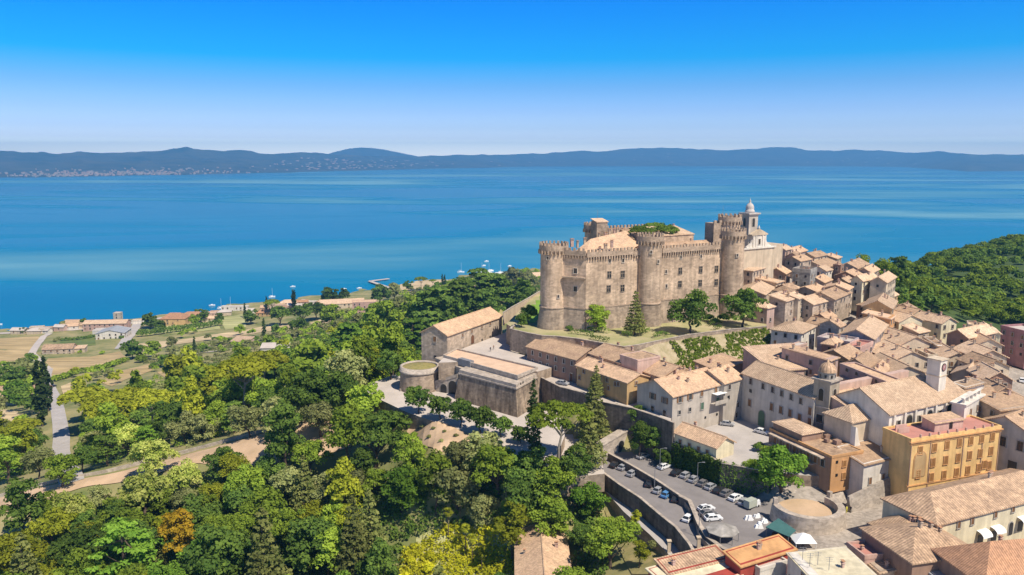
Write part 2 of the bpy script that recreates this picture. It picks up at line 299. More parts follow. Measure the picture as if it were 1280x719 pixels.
def edged(poly, x, y):
    d = np.full(np.asarray(x).shape, 1e9); n = len(poly)
    for i in range(n):
        x1, y1 = poly[i]; x2, y2 = poly[(i+1) % n]; dx, dy = x2-x1, y2-y1; L = dx*dx+dy*dy+1e-9
        t = np.clip(((x-x1)*dx+(y-y1)*dy)/L, 0, 1); d = np.minimum(d, np.hypot(x-x1-t*dx, y-y1-t*dy))
    return d
gx = np.unique(np.concatenate([[-3000,-2500,-1800,-1400], np.arange(-1100, -140, 14), np.arange(-140, 200, 2.0), np.arange(200, 900, 10), [1000,1200,1500,2000,3000]]))
gy = np.unique(np.concatenate([[-200,-100,-40,0,30], np.arange(50, 110, 8), np.arange(110, 430, 2.0), np.arange(430, 1500, 9), [1600,1800,2100,2600]]))
GX, GY = np.meshgrid(gx, gy)
H = rbf(GX, GY) + vnoise(GX, GY, 23, 1)*1.6 + vnoise(GX, GY, 7, 2)*.5
HS = H.copy()                                         # the height of what one stands on
for nm, z, P in FLATS:
    i = inside(P, GX, GY); e = edged(P, GX, GY)
    H[i] = np.where(e[i] > 2.3, z-.15, np.minimum(H[i], z-.15)); HS[i] = z
def hgt(x, y, g=None):
    g = HS if g is None else g
    x = np.asarray(x, float); y = np.asarray(y, float)
    i = np.clip(np.searchsorted(gx, x)-1, 0, len(gx)-2); j = np.clip(np.searchsorted(gy, y)-1, 0, len(gy)-2)
    u = (x-gx[i])/(gx[i+1]-gx[i]); v = (y-gy[j])/(gy[j+1]-gy[j])
    return (g[j, i]*(1-u)+g[j, i+1]*u)*(1-v)+(g[j+1, i]*(1-u)+g[j+1, i+1]*u)*v
YY = np.concatenate([np.arange(90, 450, .5), np.arange(450, 2500, 2.5)])
def T(px, py, up=0.0, slope=0.0):                     # first ground seen at a pixel (raised by up + slope*distance)
    a, b, c = ray(px, py); x = a/b*YY; z = CH+c/b*YY
    h = hgt(x, YY)+up+slope*YY; k = np.nonzero(z <= h)[0]
    i = k[0] if len(k) else len(YY)-1
    return Vector((x[i], YY[i], float(hgt(x[i], YY[i]))))
nx, ny = len(gx), len(gy)
me = bpy.data.meshes.new('terrain')
idx = np.arange(nx*ny).reshape(ny, nx)
q = np.stack([idx[:-1, :-1], idx[:-1, 1:], idx[1:, 1:], idx[1:, :-1]], -1).reshape(-1, 4)
me.from_pydata(np.stack([GX, GY, H], -1).reshape(-1, 3).tolist(), [], q.tolist())
me.polygons.foreach_set('use_smooth', [True]*len(me.polygons))
def ground_mat():
    m = mat('hillside_ground', (.36, .30, .14), col2=(.13, .16, .045), scale=.045, detail=9, rough=.95, bump=.3)
    return m
me.materials.append(ground_mat()); me.materials.append(M['cobble']); me.materials.append(M['dirt']); me.materials.append(mat('wooded_hill_ground', (.07, .11, .025), col2=(.05, .08, .02), scale=.08, detail=8))
ctr = np.stack([GX[:-1, :-1]+GX[1:, 1:], GY[:-1, :-1]+GY[1:, 1:]], -1).reshape(-1, 2)/2
TOWNP = [(60, 130), (50, 205), (70, 250), (92, 290), (96, 400), (165, 392), (185, 330), (190, 290), (205, 230), (230, 90), (90, 90)]
mi = np.zeros(len(ctr), int); mi[inside(TOWNP, ctr[:, 0], ctr[:, 1])] = 1
HG = [(T0[0], T0[1]) for T0 in ((150, 300), (230, 250), (900, 200), (900, 1200), (130, 900), (110, 420), (170, 400), (190, 330))]
mi[inside(HG, ctr[:, 0], ctr[:, 1]) & (mi == 0)] = 3
me.polygons.foreach_set('material_index', mi.tolist()); me.update()
tero = bpy.data.objects.new('terrain', me); COL.objects.link(tero); structure(tero)
# sheets draped on the ground
def drape(name, poly, off, m, step=None, world=False, kind='structure'):
    P = poly if world else [(T(a, b).x, T(a, b).y) for a, b in poly]
    bm = bmesh.new(); f = bm.faces.new([bm.verts.new((x, y, 0)) for x, y in P])
    x0, x1 = min(p[0] for p in P), max(p[0] for p in P); y0, y1 = min(p[1] for p in P), max(p[1] for p in P)
    for g, a, b, ax in ((gx, x0, x1, 0), (gy, y0, y1, 1)):
        for t in g[(g > a) & (g < b)]:
            co = (t, 0, 0) if ax == 0 else (0, t, 0); no = (1, 0, 0) if ax == 0 else (0, 1, 0)
            bmesh.ops.bisect_plane(bm, geom=bm.verts[:]+bm.edges[:]+bm.faces[:], plane_co=co, plane_no=no)
    bmesh.ops.triangulate(bm, faces=bm.faces[:])
    vs = bm.verts[:]; z = hgt([v.co.x for v in vs], [v.co.y for v in vs], H)+off
    for v, zz in zip(vs, z): v.co.z = zz
    bmesh.ops.recalc_face_normals(bm, faces=bm.faces[:])
    if sum(f.normal.z for f in bm.faces) < 0: bmesh.ops.reverse_faces(bm, faces=bm.faces[:])
    me = bpy.data.meshes.new(name); bm.to_mesh(me); bm.free(); me.materials.append(m)
    o = bpy.data.objects.new(name, me); COL.objects.link(o); structure(o, kind); return o
def ribbon(pts, w):                                   # world polyline -> polygon
    L, Rr = [], []
    for i, p in enumerate(pts):
        a = Vector(pts[max(i-1, 0)][:2]); b = Vector(pts[min(i+1, len(pts)-1)][:2]); d = (b-a).normalized(); n = Vector((-d.y, d.x))
        ww = w[i] if isinstance(w, (list, tuple)) else w
        L.append((p[0]+n.x*ww/2, p[1]+n.y*ww/2)); Rr.append((p[0]-n.x*ww/2, p[1]-n.y*ww/2))
    return L+Rr[::-1]
SOLID = {'garden': M['garden'], 'piazza': M['concrete'], 'upper_street': M['concrete'], 'yard': M['asphalt_l'], 'lane': M['asphalt'], 'path': M['asphalt_l'], 'plaza': M['concrete'], 'low_plaza': M['concrete'], 'east': M['cobble'], 'car_park': M['asphalt'], 'circular_terrace': M['dirt']}
NAMES = {'garden': 'garden_ground', 'piazza': 'square_paving', 'upper_street': 'street_paving', 'yard': 'yard_paving', 'lane': 'lane_road', 'path': 'footpath', 'plaza': 'plaza_paving', 'low_plaza': 'lower_plaza_paving', 'east': 'street_road', 'car_park': 'car_park_road', 'circular_terrace': 'terrace_ground'}
DEP = {'garden': 9, 'piazza': 6, 'plaza': 5, 'low_plaza': 5, 'path': 5, 'east': 3, 'upper_street': 12.5, 'yard': 7, 'car_park': 3.2, 'lane': 5, 'circular_terrace': 3.5}
for nm, z, P in FLATS:
    mb = MB(); mb.prism(P, z-DEP.get(nm, 1.5), z)
    o = mb.build(NAMES[nm], [SOLID[nm], M['castle_base']]); structure(o)
    for p in o.data.polygons:
        if abs(p.normal.z) < .5: p.material_index = 1
# lake
wm = bpy.data.materials.new('lake_water'); wm.use_nodes = True; n = wm.node_tree.nodes; l = wm.node_tree.links; b = n['Principled BSDF']
b.inputs['Roughness'].default_value = .22; b.inputs['Specular IOR Level'].default_value = .07; b.inputs['IOR'].default_value = 1.33
tcn = n.new('ShaderNodeTexCoord'); mp = n.new('ShaderNodeMapping'); mp.inputs['Scale'].default_value = (.00045, .0011, 1); l.new(tcn.outputs['Object'], mp.inputs[0])
ns = n.new('ShaderNodeTexNoise'); ns.inputs['Scale'].default_value = 1; ns.inputs['Detail'].default_value = 5; ns.inputs['Distortion'].default_value = .6; l.new(mp.outputs[0], ns.inputs['Vector'])
cr2 = n.new('ShaderNodeValToRGB'); l.new(ns.outputs['Fac'], cr2.inputs[0]); e = cr2.color_ramp.elements
e[0].position = .36; e[0].color = (0, .122, .245, 1); e[1].position = .66; e[1].color = (.15, .34, .42, 1); e2 = e.new(.50); e2.color = (0, .168, .295, 1)
l.new(cr2.outputs[0], b.inputs['Base Color'])
mr = n.new('ShaderNodeMapRange'); mr.inputs[1].default_value = .45; mr.inputs[2].default_value = .65; mr.inputs[3].default_value = .18; mr.inputs[4].default_value = .5; l.new(ns.outputs['Fac'], mr.inputs[0]); l.new(mr.outputs[0], b.inputs['Roughness'])
n2 = n.new('ShaderNodeTexNoise'); n2.inputs['Scale'].default_value = .12; n2.inputs['Detail'].default_value = 3; l.new(tcn.outputs['Object'], n2.inputs['Vector'])
bp = n.new('ShaderNodeBump'); bp.inputs['Strength'].default_value = .5; bp.inputs['Distance'].default_value = .6; l.new(n2.outputs['Fac'], bp.inputs['Height']); l.new(bp.outputs[0], b.inputs['Normal'])
mb = MB(); mb.quad((-16900, -190, LAKE), (16900, -190, LAKE), (16900, 18100, LAKE), (-16900, 18100, LAKE)); structure(mb.build('lake_water', wm))
# hills across the lake
prof = [(-400,180,224),(0,185.5,222),(30,189,222),(70,190,221.5),(100,189,221),(130,191.5,220.5),(165,190,219.5),(200,187.5,219),(218,185,219),(235,183.5,218.5),(255,187,218),(280,188,217.5),(300,187,217),(325,191,216.5),(360,190,216),(380,189,215),(420,192,214),(450,193.5,213.5),(500,195,212),(540,194,211),(600,193.5,210),(650,191,208.5),(700,190,208),(730,188.5,208),(760,188,208),(790,185,208),(825,182.5,208),(850,184,208),(900,187,208),(950,185.5,208),(985,184,208),(1010,187,208),(1060,187,208),(1110,187,208.5),(1130,189,209),(1180,190,212),(1210,192,214.5),(1280,193,214),(1700,192,214)]
PA = np.array(prof, float)
def hills(name, back, dz, seed, m):
    mb = MB(); cols = np.arange(-250, 1531, 4.0); rows = 16; V = []
    for c in cols:
        yt = np.interp(c, PA[:, 0], PA[:, 1]); ys = np.interp(c, PA[:, 0], PA[:, 2])
        p0 = W(c, ys, LAKE); d0 = p0.y+back; D1 = d0+3200; top = WY(c, yt-dz, D1).z
        top += (float(vnoise(c, 0, 26, seed))*.16+float(vnoise(c, 0, 9, seed+3))*.12-.06)*abs(top-LAKE)*(.6)
        for r in range(rows):
            t = r/(rows-1); Y = d0+(D1-d0)*t; x = ray(c, 197)[0]/ray(c, 197)[1]*Y
            f = t**1.15; rough = float(vnoise(x, Y, 700, seed+1))*110+float(vnoise(x, Y, 260, seed+2))*60
            V.append((x, Y, LAKE-1.5*(r == 0)+(top-LAKE)*f*(1 if r == rows-1 else .9)+rough*math.sin(math.pi*min(t, .97))*(.3+.7*t)))
    F = [(i*rows+r, (i+1)*rows+r, (i+1)*rows+r+1, i*rows+r+1) for i in range(len(cols)-1) for r in range(rows-1)]
    mb.v = V; mb.f = F; mb.m = [0]*len(F); o = mb.build(name, m, smooth=True); return structure(o)
hm = mat('far_hill_ground', (.010, .034, .04), col2=(.085, .085, .07), scale=.003, detail=10)
FH = hills('far_hills', 0, 0, 3, hm)
mb.v = []; mb.f = []
rows = []
for px_, py_ in ((395,196),(415,191),(435,186),(450,184.5),(465,185),(480,187),(500,191),(525,196)):
    a = WY(px_, py_, 17800); rows.append((a, (a.x, 17500, LAKE), (a.x, 18100, LAKE)))
for i in range(len(rows)-1):
    mb.quad(rows[i][1], rows[i+1][1], rows[i+1][0], rows[i][0]); mb.quad(rows[i][0], rows[i+1][0], rows[i+1][2], rows[i][2])
structure(mb.build('far_mountain', hm, smooth=True))
# the town on the far shore: far too many houses to count
mb = MB()
for i in range(620):
    px = random.choice([random.gauss(95, 45), random.gauss(190, 30), random.uniform(0, 300), random.gauss(420, 60), random.uniform(600, 1150)])
    ys = float(np.interp(px, PA[:, 0], PA[:, 2])); t = abs(random.gauss(0, .12)); t = min(t, .8)
    if px > 330: t = random.uniform(.1, .75)
    if px > 560 and random.random() < .6: continue
    p0 = W(px, ys, LAKE); Y = p0.y+40+t*2900; x = ray(px, 197)[0]/ray(px, 197)[1]*Y
    top = WY(px, float(np.interp(px, PA[:, 0], PA[:, 1])), p0.y+3200).z
    tt = (Y-p0.y)/3200; z = LAKE+(top-LAKE)*tt**1.15*.95 + 10
    s = random.uniform(8, 22)*(1 if px < 330 else 2.2); mb.box((x, Y, z-4), (s*1.3, s*.7, 12), random.uniform(0, 3), m=random.choice([0, 0, 1]))
structure(mb.build('far_shore_town', [M['w_rosy'], M['w_grey']]), 'stuff')
# ------------------------------------------------------------------ building kit
WM = {}
def win_mesh(kind, w_, h_):                           # one window; origin on the wall, -Y is outwards
    key = (kind, round(w_, 1), round(h_, 1))
    if key in WM: return WM[key]
    mb = MB(); x, z = w_/2, h_/2; f = .14
    mats = [M['glass'], M['frame'], M['frame_g'], M['shut_brown'], M['shut_ochre'], M['shut_green'], M['wood'], M['dark'], M['w_orange'], M['frame_d']]
    fm = 1 if kind in ('stone', 'cream', 'shut_w') else 9 if kind == 'cross' else 8 if kind == 'ochre' else 2
    if kind == 'blank': fm = 2
    mb.box((0, -.03, 0), (w_, .06, h_), m=7 if kind in ('hole', 'cross') else 0)
    if kind != 'hole':
        for sx in (-1, 1): mb.box((sx*(x+f/2), -.09, 0), (f, .18, h_+2*f), m=fm)
        mb.box((0, -.09, z+f/2), (w_, .18, f), m=fm); mb.box((0, -.12, -z-f/2), (w_+.5, .26, f), m=fm)
    if kind == 'cross':
        mb.box((0, -.08, h_*.12), (w_, .1, .16), m=9); mb.box((0, -.085, 0), (.16, .1, h_), m=9)
    elif kind in ('brown', 'ochre', 'green', 'shut_w'):
        k = {'brown': 3, 'ochre': 4, 'green': 5, 'shut_w': 3}[kind]
        for sx in (-1, 1):
            mb.box((sx*w_*.25, -.09, 0), (w_*.48, .07, h_*.97), m=k)
            for i in range(4): mb.box((sx*w_*.25, -.135, (-.36+.24*i)*h_), (w_*.36, .02, h_*.16), m=k)
    elif kind == 'open':                              # shutters folded back on the wall
        for sx in (-1, 1): mb.box((sx*(x+f+w_*.24), -.07, 0), (w_*.46, .06, h_), m=3)
        mb.box((0, -.07, 0), (.06, .04, h_), m=2)
    elif kind in ('stone', 'cream', 'plain'):
        mb.box((0, -.07, 0), (.07, .04, h_), m=6); mb.box((0, -.07, h_*.15), (w_, .04, .06), m=6)
    elif kind == 'door': mb.box((0, -.08, 0), (w_*.9, .08, h_), m=6)
    me = bpy.data.meshes.new('window'); me.from_pydata(mb.v, [], mb.f)
    for m in mats: me.materials.append(m)
    me.polygons.foreach_set('material_index', mb.m); me.update(); WM[key] = me; return me
def arch_mb(w_, h_, d=.08, m=0, n=8):                 # arched opening, origin at the middle of its foot
    mb = MB(); r = w_/2; pts = [(-r, 0), (r, 0)]+[(r*math.cos(a), h_-r+r*math.sin(a)) for a in np.linspace(0, math.pi, n)]
    mb.hexa([(x, 0, z) for x, z in pts], [(x, -d, z) for x, z in pts], m); return mb
AM = {}
def arch_part(name, parent, p, rz, w_, h_, kind='dark'):
    key = (round(w_, 1), round(h_, 1), kind)
    if key not in AM:
        a = arch_mb(w_+.5, h_+.25, .10, 0); b = arch_mb(w_, h_, .16, 1); n = len(a.v)
        a.v += b.v; a.f += [tuple(n+i for i in f) for f in b.f]; a.m += b.m
        me = bpy.data.meshes.new(name); me.from_pydata(a.v, [], a.f); me.materials.append(M['frame_g'] if kind != 'ochre' else M['w_orange']); me.materials.append({'dark': M['dark'], 'wood': M['wood'], 'green': M['shut_green'], 'ochre': M['w_ochre'], 'glass': M['glass']}[kind])
        me.polygons.foreach_set('material_index', a.m); AM[key] = me
    L = parent.location
    return inst(name, AM[key], parent, (p[0]-L.x, p[1]-L.y, p[2]-L.z), rz)
def on_plane(px, py, P, u):                           # the point of a vertical wall seen at a pixel
    a, b, c = ray(px, py); nx_, ny_ = -u[1], u[0]
    t = (P[0]*nx_+P[1]*ny_)/(a*nx_+b*ny_)
    return Vector((a*t, b*t, CH+c*t))
def windows_px(parent, P, u, lst, w_, h_, kind, name='window'):
    rz = math.atan2(u[1], u[0])
    for px, py in lst:
        q = on_plane(px, py, P, u); q = Vector(q)+Vector((u[1], -u[0], 0))*.02
        inst(name, win_mesh(kind, w_, h_), parent, Vector(q)-parent.location, rz)
CHM = {}
def chimney_mesh(k):
    if k in CHM: return CHM[k]
    mb = MB(); a, b, h = [(.6, .4, 1.0), (.45, .45, .8), (.75, .45, 1.2)][k % 3]
    mb.box((0, 0, h/2-.6), (a, b, h+.8)); mb.box((0, 0, h-.13), (a+.25, b+.25, .14), m=0)
    for sx in (-1, 1): mb.box((sx*(a/2-.1), 0, h+.1), (.12, b*.8, .28))
    mb.box((0, 0, h+.3), (a+.2, b+.2, .1), m=1)
    me = bpy.data.meshes.new('chimney'); me.from_pydata(mb.v, [], mb.f); me.materials.append(M['w_stone'] if k % 2 else M['w_rosy']); me.materials.append(M['roof_red'])
    me.polygons.foreach_set('material_index', mb.m); CHM[k] = me; return me
class Frame:
    """local frame of a building: s runs along the front from A to B, t runs away from the viewer"""
    def __init__(f, A, B):
        f.A = Vector((A[0], A[1])); d = Vector((B[0]-A[0], B[1]-A[1])); f.L = d.length; f.u = d/f.L; f.n = Vector((-f.u.y, f.u.x)); f.rz = math.atan2(f.u.y, f.u.x)
    def p(f, s, t, z): q = f.A+f.u*s+f.n*t; return (q.x, q.y, z)
def roof_mesh(mb, F, s0, s1, t0, t1, z, kind, rise, ov=.5, th=.28, m=0):
    s0 -= ov; s1 += ov; t0 -= ov; t1 += ov; w2 = (t1-t0)/2; L2 = (s1-s0)/2; zb = z-ov*.35
    P = lambda s, t, zz: F.p(s, t, zz)
    if kind == 'g':
        tm = (t0+t1)/2; fs = [[P(s0, t0, zb), P(s1, t0, zb), P(s1, tm, z+rise), P(s0, tm, z+rise)], [P(s0, tm, z+rise), P(s1, tm, z+rise), P(s1, t1, zb), P(s0, t1, zb)]]
    elif kind == 'p':
        sm = (s0+s1)/2; fs = [[P(s0, t0, zb), P(sm, t0, z+rise), P(sm, t1, z+rise), P(s0, t1, zb)], [P(sm, t0, z+rise), P(s1, t0, zb), P(s1, t1, zb), P(sm, t1, z+rise)]]
    elif kind == 's': fs = [[P(s0, t0, zb), P(s1, t0, zb), P(s1, t1, z+rise), P(s0, t1, z+rise)]]
    elif kind == 'r': fs = [[P(s0, t0, z+rise), P(s1, t0, zb), P(s1, t1, zb), P(s0, t1, z+rise)]]
    elif kind == 'h':
        if L2 >= w2:
            tm = (t0+t1)/2; a, b = s0+w2*.9, s1-w2*.9; a, b = min(a, (s0+s1)/2-.05), max(b, (s0+s1)/2+.05)
            R0, R1 = P(a, tm, z+rise), P(b, tm, z+rise)
            fs = [[P(s0, t0, zb), P(s1, t0, zb), R1, R0], [P(s1, t0, zb), P(s1, t1, zb), R1], [P(s1, t1, zb), P(s0, t1, zb), R0, R1], [P(s0, t1, zb), P(s0, t0, zb), R0]]
        else:
            sm = (s0+s1)/2; a, b = t0+L2*.9, t1-L2*.9
            R0, R1 = P(sm, a, z+rise), P(sm, b, z+rise)
            fs = [[P(s0, t0, zb), P(s1, t0, zb), R0], [P(s1, t0, zb), P(s1, t1, zb), R1, R0], [P(s1, t1, zb), P(s0, t1, zb), R1], [P(s0, t1, zb), P(s0, t0, zb), R0, R1]]
    for f in fs: mb.hexa([(x, y, zz-th) for x, y, zz in f], f, m)
    # ridge tiles
    if kind in ('g', 'p'):
        a, b = (fs[0][3], fs[0][2]) if kind == 'g' else (fs[0][1], fs[0][2])
        mb.tube(a, b, .2, n=5, m=m)
def roof_z(kind, s, t, L, D, z, rise):
    if kind == 'g': return z+rise*(1-abs(t-D/2)/(D/2))
    if kind == 'p': return z+rise*(1-abs(s-L/2)/(L/2))
    if kind == 's': return z+rise*t/D
    if kind == 'r': return z+rise*(1-s/L)
    if kind == 'h': return z+rise*min(1, min(s, L-s, t, D-t)/(min(L, D)/2))
    return z
FOOT = []
def bld(name, label, cat, A, B, ze, depth, zb, roof='g', rise=2.2, wall='cream', rmat='roof', wins='auto', chim=1, group=None, uniq=False, world=False, kinds=('plain', 'brown', 'hole'), storey=3.1, ww=1.0, wh=1.5, sp=3.2, ov=.5, walls2=None, door=True, par=.8, parent=None):
    """A, B: eave corners of the front in photo px (ze = height there) or world; depth away from the viewer"""
    Aw, Bw = (A, B) if world else (W(*A, ze), W(*B, ze))
    F = Frame(Aw, Bw); L, Dp = F.L, depth
    if isinstance(depth, (tuple, list)):              # a corner in px
        q = W(depth[0], depth[1], ze); v = Vector((q.x-Aw[0], q.y-Aw[1])); Dp = max(3.0, v.dot(F.n))
    c = F.p(L/2, Dp/2, zb); FOOT.append((c[0], c[1], math.hypot(L, Dp)/2, F, L, Dp))
    th = thing(name, label, cat, c, 0, group, uniq) if parent is None else parent
    mb = MB(); b = [F.p(0, 0, zb), F.p(L, 0, zb), F.p(L, Dp, zb), F.p(0, Dp, zb)]; t = [(x, y, ze) for x, y, _ in b]
    mb.hexa(b, t)
    if roof in 'gps' or roof == 'r':                  # gable triangles
        if roof == 'g':
            for s in (0, L): mb.hexa([F.p(s-.001, 0, ze), F.p(s-.001, Dp, ze), F.p(s-.001, Dp/2, ze+rise)], [F.p(s+(.15 if s == 0 else -.15), 0, ze), F.p(s+(.15 if s == 0 else -.15), Dp, ze), F.p(s+(.15 if s == 0 else -.15), Dp/2, ze+rise)])
        elif roof == 'p':
            for q, e in ((0, .15), (Dp, -.15)): mb.hexa([F.p(0, q-.001, ze), F.p(L, q-.001, ze), F.p(L/2, q-.001, ze+rise)], [F.p(0, q+e, ze), F.p(L, q+e, ze), F.p(L/2, q+e, ze+rise)])
        elif roof == 's':
            for s, e in ((0, .15), (L, -.15)): mb.hexa([F.p(s, 0, ze), F.p(s, Dp, ze), F.p(s, Dp, ze+rise)], [F.p(s+e, 0, ze), F.p(s+e, Dp, ze), F.p(s+e, Dp, ze+rise)])
            mb.hexa([F.p(0, Dp-.15, ze), F.p(L, Dp-.15, ze), F.p(L, Dp, ze), F.p(0, Dp, ze)], [F.p(0, Dp-.15, ze+rise), F.p(L, Dp-.15, ze+rise), F.p(L, Dp, ze+rise), F.p(0, Dp, ze+rise)])
        else: mb.hexa([F.p(0, 0, ze), F.p(.15, 0, ze), F.p(.15, Dp, ze), F.p(0, Dp, ze)], [F.p(0, 0, ze+rise), F.p(.15, 0, ze+rise), F.p(.15, Dp, ze+rise), F.p(0, Dp, ze+rise)])
    wm_ = [M['w_'+wall] if 'w_'+wall in M else M[wall]]
    mb.build('wall', wm_, th)
    r = MB()
    if roof in ('g', 'p', 's', 'h', 'r'):
        roof_mesh(r, F, 0, L, 0, Dp, ze, roof, rise, ov)
    else:
        r.prism([F.p(.35, .35, 0)[:2], F.p(L-.35, .35, 0)[:2], F.p(L-.35, Dp-.35, 0)[:2], F.p(.35, Dp-.35, 0)[:2]], ze+.003, ze+.12)
    ro = r.build('roof', M[rmat], th)
    if roof == 'f' and par:
        pm = MB()
        for (a0, a1, b0, b1) in ((-.12, L+.12, -.12, .3), (-.12, L+.12, Dp-.3, Dp+.12), (-.12, .3, .3, Dp-.3), (L-.3, L+.12, .3, Dp-.3)):
            pm.prism([F.p(a0, b0, 0)[:2], F.p(a1, b0, 0)[:2], F.p(a1, b1, 0)[:2], F.p(a0, b1, 0)[:2]], ze-.25, ze+par)
        pm.build('parapet', wm_, th)
    rr = random.Random(hash((round(Aw[0]), round(Aw[1]))) & 0xffff)
    for i in range(chim):
        s, t_ = L*rr.uniform(.15, .85), Dp*rr.uniform(.2, .8); zz = roof_z(roof, s, t_, L, Dp, ze, rise)
        p = F.p(s, t_, zz); o = bpy.data.objects.new('chimney', chimney_mesh(rr.randrange(6))); COL.objects.link(o); o.parent = ro
        o.location = (p[0]-c[0], p[1]-c[1], p[2]-c[2]); o.rotation_euler = (0, 0, F.rz)
    sides = [(F.A, F.u, L), (F.A+F.u*L, F.n, Dp), (F.A+F.u*L+F.n*Dp, -F.u, L), (F.A+F.n*Dp, -F.n, Dp)]
    if wins == 'auto': wins = [0, 1, 2, 3]
    for w_i in (wins or []):
        if isinstance(w_i, int):
            P, u, ln = sides[w_i]; nrm = Vector((u.y, -u.x)); mid = P+u*ln/2
            if nrm.dot(-mid) < -abs(mid.length)*.15: continue          # turned away from everything one could see
            H_ = ze-zb; ns_ = max(1, int((H_-1.0)/storey)); nc = int((ln-1.2)/sp)
            if ln < 3: continue
            nc = max(nc, 1)
            for k in range(ns_):
                if k >= 4: break
                for j in range(nc):
                    if rr.random() < .22: continue
                    s = ln*(j+.5)/nc+rr.uniform(-.3, .3); z = ze-1.7-k*storey+rr.uniform(-.15, .15)
                    q = P+u*s+nrm*.02; kd = kinds[rr.randrange(len(kinds))] if rr.random() < .6 else kinds[0]
                    inst('window', win_mesh(kd, ww, wh*(1 if kd != 'hole' else .75)), th, (q.x-c[0], q.y-c[1], z-c[2]), math.atan2(u.y, u.x))
    th['_f'] = 1; del th['_f']
    return th, F, Dp
def grid_windows(th, P, u, ln, rows, n, w_, h_, kind, skip=(), margin=None):
    nrm = Vector((u.y, -u.x)); rz = math.atan2(u.y, u.x); mg = margin if margin is not None else ln/n/2
    for z in rows:
        for j in range(n):
            if (j, rows.index(z)) in skip: continue
            s = mg+(ln-2*mg)*(j/(n-1) if n > 1 else .5); q = P+u*s+nrm*.02
            inst('window', win_mesh(kind, w_, h_), th, (q.x-th.location.x, q.y-th.location.y, z-th.location.z), rz)
# ------------------------------------------------------------------ the castle
cas = thing('castle', 'great stone castle with round crenellated towers above the lake', 'castle', (45, 285, 0), uniq=True)
def px_r(px, Y): a, b, c = ray(px, 350); return a/b*Y
def zY(py, Y): a, b, c = ray(640, py); return CH+c/b*Y
def ring_top(mb, c, r, zt, n_mer, m=1, a_off=0.):
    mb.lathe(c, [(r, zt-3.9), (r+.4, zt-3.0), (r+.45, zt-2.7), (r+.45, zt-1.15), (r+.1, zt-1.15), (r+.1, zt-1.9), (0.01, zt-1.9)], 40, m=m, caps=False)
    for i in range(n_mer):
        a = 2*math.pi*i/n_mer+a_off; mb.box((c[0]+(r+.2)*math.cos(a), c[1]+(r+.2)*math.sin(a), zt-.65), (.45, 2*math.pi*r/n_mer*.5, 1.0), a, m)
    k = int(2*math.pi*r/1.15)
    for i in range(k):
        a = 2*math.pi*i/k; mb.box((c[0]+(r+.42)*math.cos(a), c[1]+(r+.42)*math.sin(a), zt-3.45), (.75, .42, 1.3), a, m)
def tower(cx, cy, r, rb, zband, zt, z0=-3, nm=21):
    mb = MB(); c = (cx, cy)
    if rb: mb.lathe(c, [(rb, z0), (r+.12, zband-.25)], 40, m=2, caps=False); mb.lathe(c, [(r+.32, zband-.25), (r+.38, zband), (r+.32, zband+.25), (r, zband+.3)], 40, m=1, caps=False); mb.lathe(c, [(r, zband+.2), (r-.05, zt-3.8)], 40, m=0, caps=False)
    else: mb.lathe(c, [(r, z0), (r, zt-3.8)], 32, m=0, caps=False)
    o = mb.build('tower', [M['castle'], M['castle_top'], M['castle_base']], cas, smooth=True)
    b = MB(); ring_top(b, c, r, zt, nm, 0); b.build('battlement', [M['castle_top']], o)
    return o
TL = (px_r(692, 277), 277); TM = (px_r(811.5, 281.5), 281.5); TR = (px_r(914, 297.5), 297.5)
tower(*TL, 4.75, 6.3, 7.6, zY(304, 272)); tower(*TM, 4.3, 5.0, 8.2, zY(292.5, 277)); tower(*TR, 4.3, 5.2, 8.4, zY(286, 293))
tower(px_r(740, 322), 322, 3.3, 0, 0, zY(278, 320), 10, 14); tower(px_r(909, 315), 315, 4.2, 0, 0, zY(268, 312), 10, 15)
K1 = Vector((TL[0]+3.2, 273.6)); K2 = Vector((25.6, 269.8)); uB = Vector((.885, .466)); nB = Vector((-.466, .885))
B2 = K2+uB*19.5
dC = Vector((px_r(899, 295)-px_r(827, 283), 295-283)).normalized(); C1 = Vector((px_r(826, 283.5), 283.5)); C2 = Vector((px_r(902, 297), 297))
